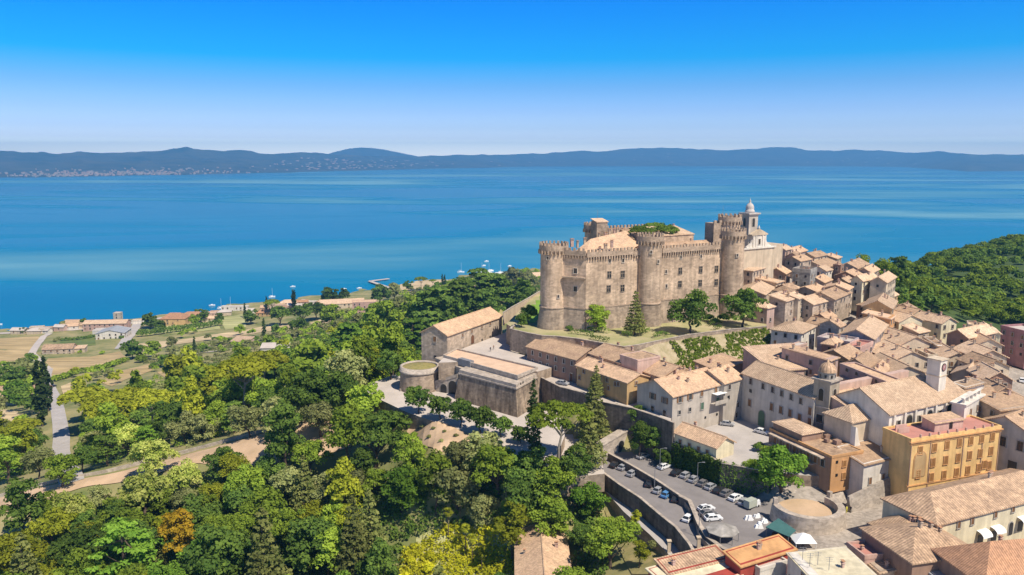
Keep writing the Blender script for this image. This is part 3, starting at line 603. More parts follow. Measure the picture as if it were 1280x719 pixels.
def curtain(P, Q, zt, zband, name='curtain_wall', thick=2.2, mer=True):
    d = (Q-P); L = d.length; u = d/L; F = Frame(P, Q); mb = MB()
    def slab(a, b, z0, z1, m, pr=0.0): mb.hexa([F.p(0, a-pr, z0), F.p(L, a-pr, z0), F.p(L, b, z0), F.p(0, b, z0)], [F.p(0, a, z1), F.p(L, a, z1), F.p(L, b, z1), F.p(0, b, z1)], m)
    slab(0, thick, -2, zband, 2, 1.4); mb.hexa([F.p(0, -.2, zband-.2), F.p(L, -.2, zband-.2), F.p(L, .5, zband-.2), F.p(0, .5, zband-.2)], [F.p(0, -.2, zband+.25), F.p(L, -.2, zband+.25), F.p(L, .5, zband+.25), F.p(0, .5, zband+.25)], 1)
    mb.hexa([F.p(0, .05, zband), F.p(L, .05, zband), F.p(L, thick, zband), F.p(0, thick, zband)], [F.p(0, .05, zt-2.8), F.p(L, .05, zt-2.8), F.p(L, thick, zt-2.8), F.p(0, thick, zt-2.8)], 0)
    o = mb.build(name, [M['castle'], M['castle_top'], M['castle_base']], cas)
    b = MB()
    b.hexa([F.p(0, -.6, zt-2.8), F.p(L, -.6, zt-2.8), F.p(L, thick, zt-2.8), F.p(0, thick, zt-2.8)], [F.p(0, -.6, zt-2.1), F.p(L, -.6, zt-2.1), F.p(L, thick, zt-2.1), F.p(0, thick, zt-2.1)])
    b.hexa([F.p(0, -.6, zt-2.1), F.p(L, -.6, zt-2.1), F.p(L, -.1, zt-2.1), F.p(0, -.1, zt-2.1)], [F.p(0, -.6, zt-1.1), F.p(L, -.6, zt-1.1), F.p(L, -.1, zt-1.1), F.p(0, -.1, zt-1.1)])
    for i in range(int(L/1.5)):
        p = F.p((i+.5)*L/int(L/1.5), -.36, zt-.65); b.box(p, (.8, .45, .95), F.rz)
    for i in range(int(L/1.05)):
        p = F.p((i+.5)*L/int(L/1.05), -.3, zt-3.35); b.box(p, (.42, .6, 1.1), F.rz)
    b.build('battlement', [M['castle_top']], o); return F
ZB = 25.6
FA = curtain(K1, K2, zY(309.5, 271), 7.8); FB = curtain(K2, B2+uB*.3, zY(310, 274), 7.9); FC = curtain(C1, C2, zY(304.5, 289), 8.4)
curtain(B2+uB*.3, Vector((TM[0]-1, TM[1]+1)), zY(309, 281), 7.9, thick=1.5)
mb = MB(); q0 = on_plane(704, 345, K1, FA.u); q1 = on_plane(731, 344, K1, FA.u)
mb.hexa([FA.p(.3, -1.6, q0.z-.4), FA.p(FA.L-.1, -1.6, q0.z-.4), FA.p(FA.L-.1, .3, q0.z-.4), FA.p(.3, .3, q0.z-.4)], [FA.p(.3, -1.6, q0.z+.1), FA.p(FA.L-.1, -1.6, q0.z+.1), FA.p(FA.L-.1, .3, q0.z+.1), FA.p(.3, .3, q0.z+.1)])
mb.build('ledge', M['castle_top'], cas)
fp = lambda F: F.A+F.n*.05
cx = lambda l: [(660+x/3.993, 240+y/3.993) for x, y in l]
windows_px(cas, fp(FB), FB.u, cx([(405,413),(472,410),(402,483),(471,480)]), 1.5, 2.3, 'cross')
windows_px(cas, fp(FB), FB.u, cx([(407,344),(474,342)]), .9, 1.4, 'stone')
windows_px(cas, fp(FC), FC.u, cx([(759,394),(861,387),(940,384),(757,460),(858,455),(938,451)]), 1.5, 2.3, 'cross')
windows_px(cas, fp(FC), FC.u, cx([(762,325),(863,321),(690,470),(688,398)]), .8, 1.3, 'stone')
windows_px(cas, fp(FA), FA.u, cx([(237,394),(237,484)]), 1.3, 1.8, 'stone')
for T_, lst in ((TR, [(1042, 316)]), (TM, [(652, 348), (612, 300)]), (TL, [(100, 330), (150, 520)])):
    for (xx, yy) in cx(lst):
        d = Vector((-T_[0], -T_[1])).normalized(); off = (xx-proj((T_[0], T_[1], 20))[0])/FPX*T_[1]; a = math.atan2(d.y, d.x)+off/4.4
        r = 4.42 if T_ is not TL else 4.8; z = zY(yy, T_[1]-4)
        inst('window', win_mesh('stone', .7, 1.1), cas, (T_[0]+r*math.cos(a)-45, T_[1]+r*math.sin(a)-285, z), a+math.pi/2)
# bodies and roofs behind the battlements
def body(F, s0, s1, t0, t1, z, kind, rise, rm='roof', nm='roof', wallz=6):
    mb = MB(); mb.prism([F.p(s0, t0, 0)[:2], F.p(s1, t0, 0)[:2], F.p(s1, t1, 0)[:2], F.p(s0, t1, 0)[:2]], wallz, z)
    if kind in 'gp':
        if kind == 'g':
            for s in (s0, s1): mb.hexa([F.p(s, t0, z), F.p(s, t1, z), F.p(s, (t0+t1)/2, z+rise)], [F.p(s+(.2 if s == s0 else -.2), t0, z), F.p(s+(.2 if s == s0 else -.2), t1, z), F.p(s+(.2 if s == s0 else -.2), (t0+t1)/2, z+rise)])
    mb.build('palace_wall', M['castle'], cas)
    if kind in 'gphs':
        r = MB(); roof_mesh(r, F, s0, s1, t0, t1, z, kind, rise, .3); o = r.build('roof', M[rm], cas)
        for i in range(5):
            s, t = random.uniform(s0+2, s1-2), random.uniform(t0+1.5, t1-1.5); p = F.p(s, t, roof_z(kind, s-s0, t-t0, s1-s0, t1-t0, z, rise))
            c = bpy.data.objects.new('chimney', chimney_mesh(i)); COL.objects.link(c); c.parent = o; c.location = (p[0]-45, p[1]-285, p[2]); c.rotation_euler = (0, 0, F.rz)
F0 = Frame(K2, B2)
def left_roof():
    P = [(19.6, 276.6), (25.4, 272.6), (43.5, 281.6), (60, 318), (30, 320)]; z = 25.0
    mb = MB(); mb.prism(P, 4, z-.1); mb.build('palace_wall', M['castle'], cas)
    P = [(x+(x-36)*.02, y+(y-298)*.02, z) for x, y in P]; a, b = (29.0, 291, 30.2), (44.5, 309, 31.6); r = MB()
    for f in ([P[0], P[1], a], [P[1], P[2], b, a], [P[2], P[3], b], [P[3], P[4], a, b], [P[4], P[0], a]):
        r.hexa([(x, y, zz-.3) for x, y, zz in f], f)
    o = r.build('roof', M['roof'], cas)
    for i, (px_, py_) in enumerate(((706, 303), (722, 300), (715, 299), (731, 297), (750, 307), (757, 305), (765, 300), (749, 290), (757, 291), (762, 286), (768, 285), (772, 285))):
        q = WY(px_, py_, 283 if py_ > 298 else 300 if py_ > 291 else 310); c = bpy.data.objects.new('chimney', chimney_mesh(i)); COL.objects.link(c); c.parent = o
        c.location = (q.x-45, q.y-285, q.z-1.6); c.rotation_euler = (0, 0, .4); c.scale = (1.5, 1.5, 1.2)
left_roof()
body(Frame(C1, C2), -2.5, 28, 2.2, 15, 25.8, 'g', 2.6)
body(Frame(C1, C2), 5, 27.5, 15, 27, 30.5, 's', 2.4, 'roof_pale')
body(Frame(C1, C2), 6, 14, 27, 40, 29, 'g', 2.4, 'roof_brown')
mb = MB(); pb = WY(891, 275, 313); zq = zY(279, 313); mb.prism([(pb.x, 311), (pb.x+6, 313.3), (pb.x+4, 319), (pb.x-2, 317)], 8, zq)
for i_ in range(3): mb.box((pb.x+.6+i_*2.3, 311.6+i_*.88, zq+.5), (1.1, .7, 1.3), .36)
mb.build('square_tower', M['castle_top'], cas)
# small lookout hut on the left roof
h0 = WY(746, 285, 312); mb = MB(); F = Frame((h0.x, 312), (h0.x+4.6, 313.7)); mb.prism([F.p(0, 0, 0)[:2], F.p(4.8, 0, 0)[:2], F.p(4.8, 5, 0)[:2], F.p(0, 5, 0)[:2]], 24, zY(277, 312)); mb.build('lookout', M['castle_base'], cas)
r = MB(); roof_mesh(r, F, 0, 4.8, 0, 5, zY(277, 312), 's', .9, .3); r.build('roof', M['roof_pale'], cas)
# crenellated rear wall seen on the right wing
F = Frame(C1, C2); mb = MB()
mb.prism([F.p(2, 41, 0)[:2], F.p(27, 41, 0)[:2], F.p(27, 42, 0)[:2], F.p(2, 42, 0)[:2]], 10, 31.4)
for i in range(14): p = F.p(3+i*1.75, 41.5, 31.9); mb.box(p, (.9, .6, 1.1), F.rz)
mb.build('rear_wall', M['castle_top'], cas)
mb = MB(); mb.prism([F.p(4, 15.3, 0)[:2], F.p(27, 15.3, 0)[:2], F.p(27, 15.7, 0)[:2], F.p(4, 15.7, 0)[:2]], 24, 30.4); mb.build('attic_wall', M['w_cream'], cas)
for px_, py_, Y_ in ((747, 262, 320), (904, 257, 314)):
    b_ = WY(px_, py_, Y_); mb = MB(); mb.tube((b_.x, b_.y, b_.z-9), b_, .09, .05); mb.build('flagpole', M['metal'], cas)
# ------------------------------------------------------------------ church behind the castle with its bell tower
ch = thing('church', 'pale baroque church front with small pediment behind the castle', 'church', (px_r(947, 330), 330, 8), uniq=True)
F = Frame((px_r(928, 324), 324), (px_r(966, 334), 334)); L = F.L
mb = MB(); zc = zY(311, 327); mb.prism([F.p(0, 0, 0)[:2], F.p(L, 0, 0)[:2], F.p(L, 22, 0)[:2], F.p(0, 22, 0)[:2]], 4, zc)
mb.build('wall', M['w_cream'], ch)
mb = MB(); a, b = L*.27, L*.70; zp = zY(294.5, 327); mb.prism([F.p(a, 0, 0)[:2], F.p(b, 0, 0)[:2], F.p(b, 1.5, 0)[:2], F.p(a, 1.5, 0)[:2]], zc, zp)
for s, e in ((a, -1), (b, 1)):                        # side scrolls
    pts = [(s, zc), (s, zp-1.6), (s+e*.8, zp-3.2), (s+e*1.9, zc+1.6), (s+e*3.4, zc+.9), (s+e*3.4, zc)]
    q = [F.p(x, .1, z) for x, z in pts]; q2 = [F.p(x, .9, z) for x, z in pts]; mb.hexa(q, q2)
mb.build('upper_front', M['w_white'], ch)
mb = MB(); k = [(a-.8, zp), (b+.8, zp), (b+.8, zp+.4), ((a+b)/2, zp+2.5), (a-.8, zp+.4)]; mb.hexa([F.p(x, -.35, z) for x, z in k], [F.p(x, 1.5, z) for x, z in k]); mb.build('pediment', M['w_cream'], ch)
mb = MB(); mb.hexa([F.p(-.5, -.5, zc-.1), F.p(L+.5, -.5, zc-.1), F.p(L+.5, .5, zc-.1), F.p(-.5, .5, zc-.1)], [F.p(-.5, -.5, zc+.55), F.p(L+.5, -.5, zc+.55), F.p(L+.5, .5, zc+.55), F.p(-.5, .5, zc+.55)])
for s in (a+.4, a+2.0, b-2.0, b-.4): mb.hexa([F.p(s-.3, -.22, zc+.6), F.p(s+.3, -.22, zc+.6), F.p(s+.3, .1, zc+.6), F.p(s-.3, .1, zc+.6)], [F.p(s-.3, -.22, zp), F.p(s+.3, -.22, zp), F.p(s+.3, .1, zp), F.p(s-.3, .1, zp)])
mb.build('cornice', M['w_white'], ch)
p = F.p((a+b)/2, 0, (zc+zp)/2); inst('window', win_mesh('stone', 1.1, 2.2), ch, Vector(p)-ch.location, F.rz)
p = F.p((a+b)/2, .5, zp+2.4); mb = MB(); mb.lathe(p[:2], [(.35, p[2]), (.5, p[2]+.5), (.3, p[2]+.9), (.05, p[2]+1.6)], 10); mb.build('finial', M['w_white'], ch, smooth=True)
mb = MB(); mb.prism([F.p(L+.1, 3, 0)[:2], F.p(L+9, 3, 0)[:2], F.p(L+9, 20, 0)[:2], F.p(L+.1, 20, 0)[:2]], 2, zc+.5); mb.build('side_chapel', M['w_cream'], ch)
bt = thing('bell_tower', 'grey square bell tower with onion dome behind the castle', 'bell tower', (px_r(933, 330), 330, 20), uniq=True)
z1 = zY(267.5, 329); rz = R(27); c0 = (px_r(933, 331), 331)
mb = MB(); mb.box((c0[0], c0[1], (6+z1)/2), (4.9, 4.9, z1-6), rz); mb.build('shaft', M['w_grey'], bt)
mb = MB(); mb.box((c0[0], c0[1], z1+.15), (6.4, 6.4, .5), rz); mb.box((c0[0], c0[1], z1-.35), (5.6, 5.6, .5), rz); mb.build('cornice', M['lead'], bt)
mb = MB(); mb.lathe(c0, [(2.0, z1+.3), (1.9, z1+1.5), (1.6, z1+1.6), (1.75, z1+2.2), (1.6, z1+3.2), (1.0, z1+4.1), (.4, z1+4.5), (.32, z1+5.2), (.4, z1+5.4), (.12, z1+5.9), (.03, z1+6.6)], 20); mb.build('dome', M['lead'], bt, smooth=True)
for k in range(4):
    a_ = rz+k*math.pi/2-math.pi/2; q = (c0[0]+2.47*math.cos(a_), c0[1]+2.47*math.sin(a_), z1-5.2); arch_part('belfry_opening', bt, q, a_+math.pi/2, 1.2, 3.4)
# ------------------------------------------------------------------ gate bastion, round bulwark and ramp
bs = thing('gate_bastion', 'long sloping stone bastion with tan roof terrace and arched gate', 'bastion', (-10, 246, -20), uniq=True)
ZT = -9.0
b0, b1, b2_, b3 = W(574, 465.6, ZT), W(645, 484.5, ZT), W(677, 467, ZT), W(612, 446, ZT)
out = [Vector((p.x, p.y)) for p in (b0, b1, b2_, b3)]; cen = sum(out, Vector((0, 0)))/4
def grow(pts, d): return [p+(p-cen).normalized()*d for p in pts]
mb = MB(); mb.hexa([(p.x, p.y, -23) for p in grow(out, 2.6)], [(p.x, p.y, ZT-.6) for p in out]); mb.build('rampart', M['bastion'], bs)
mb = MB(); mb.hexa([(p.x, p.y, ZT-.6) for p in grow(out, .45)], [(p.x, p.y, ZT-.15) for p in grow(out, .45)])
mb.build('string_course', M['bastion_l'], bs)
mb = MB(); mb.hexa([(p.x, p.y, ZT-.15) for p in out], [(p.x, p.y, ZT+.9) for p in out]); mb.build('ledge', M['bastion_l'], bs)
ZR = -7.0
r4 = [W(555, 445.5, ZR), W(571, 437.5, ZR), W(671, 461, ZR), W(647, 471, ZR)]; r4 = [Vector((p.x, p.y)) for p in r4]
mb = MB(); mb.hexa([(p.x, p.y, -13) for p in r4[::-1]], [(p.x, p.y, ZR-.2) for p in r4[::-1]]); mb.build('gatehouse_wall', M['bastion_l'], bs)
c4 = sum(r4, Vector((0, 0)))/4
mb = MB(); mb.hexa([(p.x, p.y, ZR-.2) for p in r4[::-1]], [(p.x, p.y, ZR) for p in r4[::-1]]); mb.build('roof_terrace', M['terrace'], bs)
mb = MB()
for i in range(4):
    p, q = r4[i], r4[(i+1) % 4]; d = (q-p).normalized(); n_ = Vector((-d.y, d.x)); n_ = n_ if n_.dot(c4-(p+q)/2) > 0 else -n_
    mb.hexa([(*(p-n_*.3-d*.3), ZR-.5), (*(q-n_*.3+d*.3), ZR-.5), (*(q+n_*.15+d*.3), ZR-.5), (*(p+n_*.15-d*.3), ZR-.5)], [(*(p-n_*.3-d*.3), ZR+.55-.004*i), (*(q-n_*.3+d*.3), ZR+.55-.004*i), (*(q+n_*.15+d*.3), ZR+.55-.004*i), (*(p+n_*.15-d*.3), ZR+.55-.004*i)])
mb.build('parapet', M['bastion_l'], bs)
mb = MB(); F = Frame(r4[0], r4[3]); mb.prism([F.p(8, -.6, 0)[:2], F.p(14, -.6, 0)[:2], F.p(14, 1.2, 0)[:2], F.p(8, 1.2, 0)[:2]], ZR-1.2, ZR+.9); mb.build('skylight', M['metal'], bs)
# gate block at the left end
g = [W(549, 449.5, -9.3), W(582, 463, -9.3)]; F = Frame(g[0], g[1]); L = F.L
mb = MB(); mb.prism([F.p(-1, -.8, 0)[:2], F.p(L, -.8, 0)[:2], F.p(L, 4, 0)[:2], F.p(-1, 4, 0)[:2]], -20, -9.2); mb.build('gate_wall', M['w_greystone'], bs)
mb = MB(); mb.prism([F.p(-1.3, -1.1, 0)[:2], F.p(L+.3, -1.1, 0)[:2], F.p(L+.3, 4.3, 0)[:2], F.p(-1.3, 4.3, 0)[:2]], -9.2, -8.7); mb.build('gate_cap', M['bastion_l'], bs)
q = F.p(L*.64, -.82, -14.6); arch_part('gate_arch', bs, q, F.rz, 3.0, 4.6)
# openings in the ledge on the right side
Fr = Frame(out[1], out[2])
for s in (3.0, 4.6): q = Fr.p(s, -.02, ZT-.05); inst('window', win_mesh('hole', .5, .6), bs, Vector((q[0], q[1], ZT+.45))-bs.location, Fr.rz)
rb = thing('round_bulwark', 'low round stone bulwark topped with dry grass beside the ramp', 'bulwark', (px_r(522, 258), 258, -20), uniq=True)
cb = (px_r(522.5, 261), 261)
mb = MB(); mb.lathe(cb, [(7.3, -24), (6.6, -11.6)], 40, caps=False); mb.lathe(cb, [(6.95, -11.6), (7.05, -11.3), (6.95, -11.0), (6.7, -10.9), (6.7, -9.9), (5.9, -9.9), (5.9, -10.4)], 40, m=1, caps=False)
mb.build('drum', [M['castle_base'], M['bastion_l']], rb, smooth=True)
mb = MB(); mb.lathe(cb, [(6.0, -10.5), (4, -10.1), (2, -9.8), (.05, -9.7)], 24, caps=False); mb.build('grass_top', mat('dry_grass', (.34, .27, .10), col2=(.20, .19, .06), scale=.8), rb, smooth=True)
rp = thing('arched_ramp', 'stone ramp on two arches climbing from the plaza to the gate', 'ramp', (W(545, 485, -18)), uniq=True)
A0, A1 = W(529, 483.5, -17), W(572, 471, -11.8); F = Frame(A0, A1); L = F.L
mb = MB(); b_ = [F.p(0, 0, -23), F.p(L, 0, -23), F.p(L, 3.4, -23), F.p(0, 3.4, -23)]; t_ = [F.p(0, 0, -17.2), F.p(L, 0, -11.8), F.p(L, 3.4, -11.8), F.p(0, 3.4, -17.2)]; mb.hexa(b_, t_); mb.build('ramp_wall', M['bastion_l'], rp)
for t0 in (-.15, 3.05):
    mb = MB(); mb.hexa([F.p(0, t0, -17.2), F.p(L, t0, -11.8), F.p(L, t0+.45, -11.8), F.p(0, t0+.45, -17.2)], [F.p(0, t0, -16.2), F.p(L, t0, -10.8), F.p(L, t0+.45, -10.8), F.p(0, t0+.45, -16.2)]); mb.build('parapet', M['bastion_l'], rp)
for s, z, ww_, hh in ((L*.60, -18, 2.4, 3.0), (L*.86, -18, 3.0, 4.6)): arch_part('arch', rp, F.p(s, -.02, z), F.rz, ww_, hh)
# ------------------------------------------------------------------ buildings, each read off the photograph: eave corners, height, depth
def Z(p, Dd): return WY(p[0], p[1], Dd).z
th, F, Dp = bld('stone_barn', 'long stone barn with single tiled roof beside the castle square', 'barn', (559, 419), (627.5, 395), -1, (529, 414), -15, 'g', 3.0, 'stone', 'roof', wins=None, chim=0, uniq=True)
windows_px(th, F.A, F.u, [(578,419),(589.5,414),(602,408.5),(612.5,404.5)], .9, 1.4, 'brown'); windows_px(th, F.A, F.u, [(579,436),(602.5,425),(612.5,421)], .8, .8, 'hole')
q = on_plane(590.5, 440, F.A, F.u); arch_part('door', th, (q.x, q.y, -7.4), F.rz, 2.0, 3.2, 'wood')
windows_px(th, F.A+F.n*Dp, -F.n, [(543.5, 424)], 1.3, 1.9, 'brown'); windows_px(th, F.A+F.n*Dp, -F.n, [(544, 446)], 1, 1, 'hole')
th, F, Dp = bld('palazzo', 'brown two storey palazzo with pale window surrounds facing the bastion', 'palazzo', (659, 432.6), (720, 449), -2.6, 12.5, -11, 'g', 2.6, 'brown', 'roof', wins=None, chim=1, uniq=True)
windows_px(th, F.A, F.u, [(666,441),(675.5,443.5),(684.8,446.5),(695,449),(705,451.5),(715.3,454)], .9, 1.4, 'cream'); windows_px(th, F.A, F.u, [(666,452),(675.5,454.5),(684.8,457.3),(695,460),(705,462.5)], .9, 1.4, 'cream')
windows_px(th, F.A, F.u, [(714.5, 472)], 1.3, 2.6, 'door', 'door')
th, F, Dp = bld('house', 'ochre two storey house with brown shutters beside the brown palazzo', 'house', (721, 455.8), (784, 477.5), -3.6, 9.5, -12, 'g', 1.8, 'ochre', 'roof', wins=None, chim=3, uniq=True)
windows_px(th, F.A, F.u, [(730,464),(750.5,472),(759,475),(773,480)], .9, 1.2, 'brown'); windows_px(th, F.A, F.u, [(724.5,472),(751.5,482),(761,485),(769.5,480)], .9, 1.2, 'brown'); windows_px(th, F.A+F.u*F.L, F.n, [(795, 479)], .8, 1.2, 'brown')
bld('house', 'long tiled house behind the ochre house under the garden wall', 'house', (737, 441), (775, 453), -1.2, 13, -10, 'g', 2.2, 'cream', 'roof', wins=[0], chim=2)
bld('house', 'flat roofed pale box house among the tiled roofs under the garden', 'house', (775, 444), (797, 451), 1.0, 9, -10, 'f', 1, 'rosy', 'roof_brown', wins=None, chim=0, par=.25, uniq=True)
bld('house', 'tiled house with tall arched opening below the ivy bank', 'house', (793, 459.5), (827, 471), -2.4, 12.5, -12, 'g', 2.4, 'cream', 'roof', wins=[0, 1], chim=2)
bld('house', 'low cream terrace house between the ochre house and the grey palazzo', 'house', (786, 480), (806, 487), -6.5, 8, -12, 'f', 1, 'ochre', 'roof_brown', wins=[0], chim=1)
bld('house', 'small cream house with jumbled tiled roofs behind the grey palazzo', 'house', (826, 470), (850, 477), -3.2, 10, -12, 'g', 2, 'cream', 'roof', wins=[0], chim=3)
bld('house', 'long pinkish low house with tiled roof above the car street', 'house', (895, 462), (930, 452), -4.5, 8, -12, 's', 1.2, 'rosy', 'roof', wins=[0], chim=2)
th, F, Dp = bld('palazzo', 'grey three storey palazzo with weathered walls above the car park', 'palazzo', (841, 494.7), (905, 478.6), -4, (807, 478), -23, 'g', 3.0, 'grey', 'roof', wins=None, chim=4, uniq=True)
windows_px(th, F.A, F.u, [(849.8,499.3),(862.5,496)], 1.1, 1.7, 'open'); windows_px(th, F.A, F.u, [(877,491.5),(894.5,487)], 1.0, 1.6, 'brown'); windows_px(th, F.A, F.u, [(877.3,507.5),(896.5,501)], 1.2, 2.0, 'green'); windows_px(th, F.A, F.u, [(849,515.5),(862,512)], .9, 1.1, 'blank'); windows_px(th, F.A, F.u, [(881.5,522),(896,518)], .7, .7, 'hole')
windows_px(th, F.A+F.n*Dp, -F.n, [(816,495),(831,500.5)], 1.1, 1.7, 'open'); windows_px(th, F.A+F.n*Dp, -F.n, [(816,511),(831,516.5)], 1.1, 1.7, 'plain')
mb = MB(); q = F.p(F.L*.86, -.1, -8.6); mb.box((q[0]+F.u.y*.9, q[1]-F.u.x*.9, -9.2), (5.6, 2.0, .25), F.rz); mb.box((q[0]+F.u.y*1.85, q[1]-F.u.x*1.85, -8.6), (5.6, .1, 1.0), F.rz); mb.build('balcony', M['w_grey'], th)
mb = MB(); q = F.p(F.L*.86, -1.0, -6.3); mb.box(q, (4.4, 1.9, .12), F.rz); mb.build('canopy', M['whitep'], th)
cc = th
th, F, Dp = bld('house', 'grey wing with tiled roof adjoining the grey palazzo on the right', 'house', (905.3, 478.4), (929, 471.5), -3.4, 11, -19, 'g', 2.6, 'grey', 'roof', wins=[0, 1], chim=3, uniq=True)
th, F, Dp = bld('yard_house', 'low blue grey shed house with orange tiled roof above the car park', 'shed house', (843.4, 540), (895.5, 559), -12.4, 7.0, -18, 'g', 2.0, 'palecream', 'roof', wins=None, chim=1, uniq=True, walls2=None)
windows_px(th, F.A, F.u, [(850.5,553.5),(862,558),(873.5,562.5),(884.5,566.5)], .9, 1.7, 'brown')
# white palazzo with a court
th, F, Dp = bld('palazzo', 'large white palazzo with long front in the shade beside the domed tower', 'palazzo', (928.5, 466), (1018, 497), -2, 10.5, -17, 'g', 3.0, 'palazzo', 'roof_pale', wins=None, chim=1, uniq=True)
cxy = lambda l: [(900+x/4.49, 400+y/4.49) for x, y in l]
windows_px(th, F.A, F.u, cxy([(174,345),(243,372),(297,392),(348,412),(401,432),(455,455)]), 1.0, 1.6, 'plain')
windows_px(th, F.A, F.u, cxy([(168,465),(291,488),(343,505),(395,523),(448,548),(507,512),(505,572)]), 1.1, 2.0, 'brown'); windows_px(th, F.A, F.u, cxy([(172,398)]), 1.0, 1.0, 'hole')
q = on_plane(952.5, 516, F.A, F.u); arch_part('door', th, (q.x, q.y, -15.6), F.rz, 2.4, 4.6, 'green')
th2, F2, D2 = bld('palazzo_wing', 'broad tiled wing behind the white palazzo court', 'palazzo wing', (968, 463), (1031, 458), -1.8, 17, -14, 's', 3.2, 'rosy', 'roof_pale', wins=[0], chim=2, uniq=True)
bld('palazzo_wing', 'long flat topped pink wing with half moon openings by the domed tower', 'palazzo wing', (1050, 456), (1113, 481), 1.0, 5, -14, 'f', 1, 'rosy', 'roof', wins=None, chim=0, par=.5, uniq=True)
bld('palazzo_wing', 'low pink court wing with square windows beside the domed tower', 'palazzo wing', (1050, 470), (1100, 488), -1.8, 5, -14, 's', .6, 'pink', 'roof', wins=None, chim=0, uniq=True)
th_ = REG[-1][0]; P_, u_ = W(1050, 470, -1.8), (W(1100, 488, -1.8)-W(1050, 470, -1.8)).normalized()
windows_px(th_, Vector((P_.x, P_.y)), Vector((u_.x, u_.y)), [(1058, 479.5), (1070, 484), (1082, 486)], 1.0, 1.6, 'brown')
th_ = REG[-2][0]; P_, u_ = W(1050, 456, 1), (W(1113, 481, 1)-W(1050, 456, 1)).normalized()
for px_, py_ in ((1059, 462), (1071, 466.5), (1083, 471), (1095.5, 476)):
    q = on_plane(px_, py_, Vector((P_.x, P_.y)), Vector((u_.x, u_.y))); arch_part('lunette', th_, q-Vector((0, 0, .6)), math.atan2(u_.y, u_.x), 1.0, 1.0)
# domed bell tower
dt = thing('domed_bell_tower', 'square brown bell tower with round tiled dome beside the white palazzo', 'bell tower', (W(1037, 545, -14).x, 198, -14), uniq=True)
q = WY(1036.5, 476, 197); F = Frame((q.x, 196.2), (q.x+3.6, 199.0)); L = 4.6; zt = zY(476, 197)
mb = MB(); mb.prism([F.p(0, 0, 0)[:2], F.p(L, 0, 0)[:2], F.p(L, L, 0)[:2], F.p(0, L, 0)[:2]], -18, zt-.3); mb.build('shaft', mat('tower_render', (.42, .36, .28), var=.25, scale=.3, streak=.25), dt)
mb = MB(); e = .45
for z0_, e in ((zt-.3, .55), (zt-7.6, .2)): mb.prism([F.p(-e, -e, 0)[:2], F.p(L+e, -e, 0)[:2], F.p(L+e, L+e, 0)[:2], F.p(-e, L+e, 0)[:2]], z0_, z0_+.4)
mb.build('cornice', M['bastion_l'], dt)
for z_, w_, h_, k_ in ((zt-5.6, 1.3, 3.2, 'dark'),):
    arch_part('belfry_opening', dt, F.p(L/2, -.02, z_), F.rz, w_, h_, k_); arch_part('belfry_opening', dt, F.p(-.02, L/2, z_), F.rz-math.pi/2, w_, h_, k_)
inst('panel', win_mesh('blank', 1.8, 2.2), dt, Vector(F.p(L/2, -.01, zt-10.5))-dt.location, F.rz); inst('panel', win_mesh('blank', 1.8, 2.2), dt, Vector(F.p(-.01, L/2, zt-10.5))-dt.location, F.rz-math.pi/2)
c = F.p(L/2, L/2, 0)[:2]; mb = MB(); mb.lathe(c, [(2.15, zt+.1), (2.15, zt+1.6), (2.35, zt+1.65), (2.35, zt+1.85)], 8, caps=False, a0=.6, a1=.6+2*math.pi); mb.build('drum', M['w_greystone'], dt)
mb = MB(); mb.lathe(c, [(2.3, zt+1.85), (2.15, zt+2.7), (1.7, zt+3.5), (1.0, zt+4.05), (.3, zt+4.3), (.25, zt+4.9), (.02, zt+5.1)], 20, caps=False); mb.build('dome', M['roof_brown'], dt, smooth=True)
for k in range(8):
    a = .6+math.pi/8+k*math.pi/4; inst('drum_window', win_mesh('hole', .5, .8), dt, Vector((c[0]+2.03*math.cos(a), c[1]+2.03*math.sin(a), zt+.85))-dt.location, a+math.pi/2)
# church nave
nv = thing('church', 'big white church with long tiled roof behind the yellow palazzo', 'church', (105, 195, -14), uniq=True)
th, F, Dp = bld('x', '', '', (1112, 517.5), (1210, 494), -1.5, 17, -18, 'g', 4.4, 'white', 'roof_pale', wins=None, chim=0, parent=nv)
NF, NL = F, F.L
mb = MB()
for i in range(8):
    s = NL*(.05+.9*i/7); mb.hexa([F.p(s-.35, -.5, -14), F.p(s+.35, -.5, -14), F.p(s+.35, .1, -14), F.p(s-.35, .1, -14)], [F.p(s-.35, -.5, -1.9), F.p(s+.35, -.5, -1.9), F.p(s+.35, .1, -1.9), F.p(s-.35, .1, -1.9)])
mb.build('pilasters', M['w_white'], nv)
for i in range(7):
    s = NL*(.05+.9*(i+.5)/7)
    if i % 2: arch_part('arched_window', nv, F.p(s, -.03, -6.0), F.rz, 2.2, 3.0, 'glass')
    else: inst('niche', win_mesh('blank', 1.2, 2.4), nv, Vector(F.p(s, -.03, -5))-nv.location, F.rz)
mb = MB(); mb.prism([F.p(0, 17.1, 0)[:2], F.p(NL, 17.1, 0)[:2], F.p(NL, 19, 0)[:2], F.p(0, 19, 0)[:2]], -16, 1.0); mb.build('rear_wall', M['w_rosy'], nv)
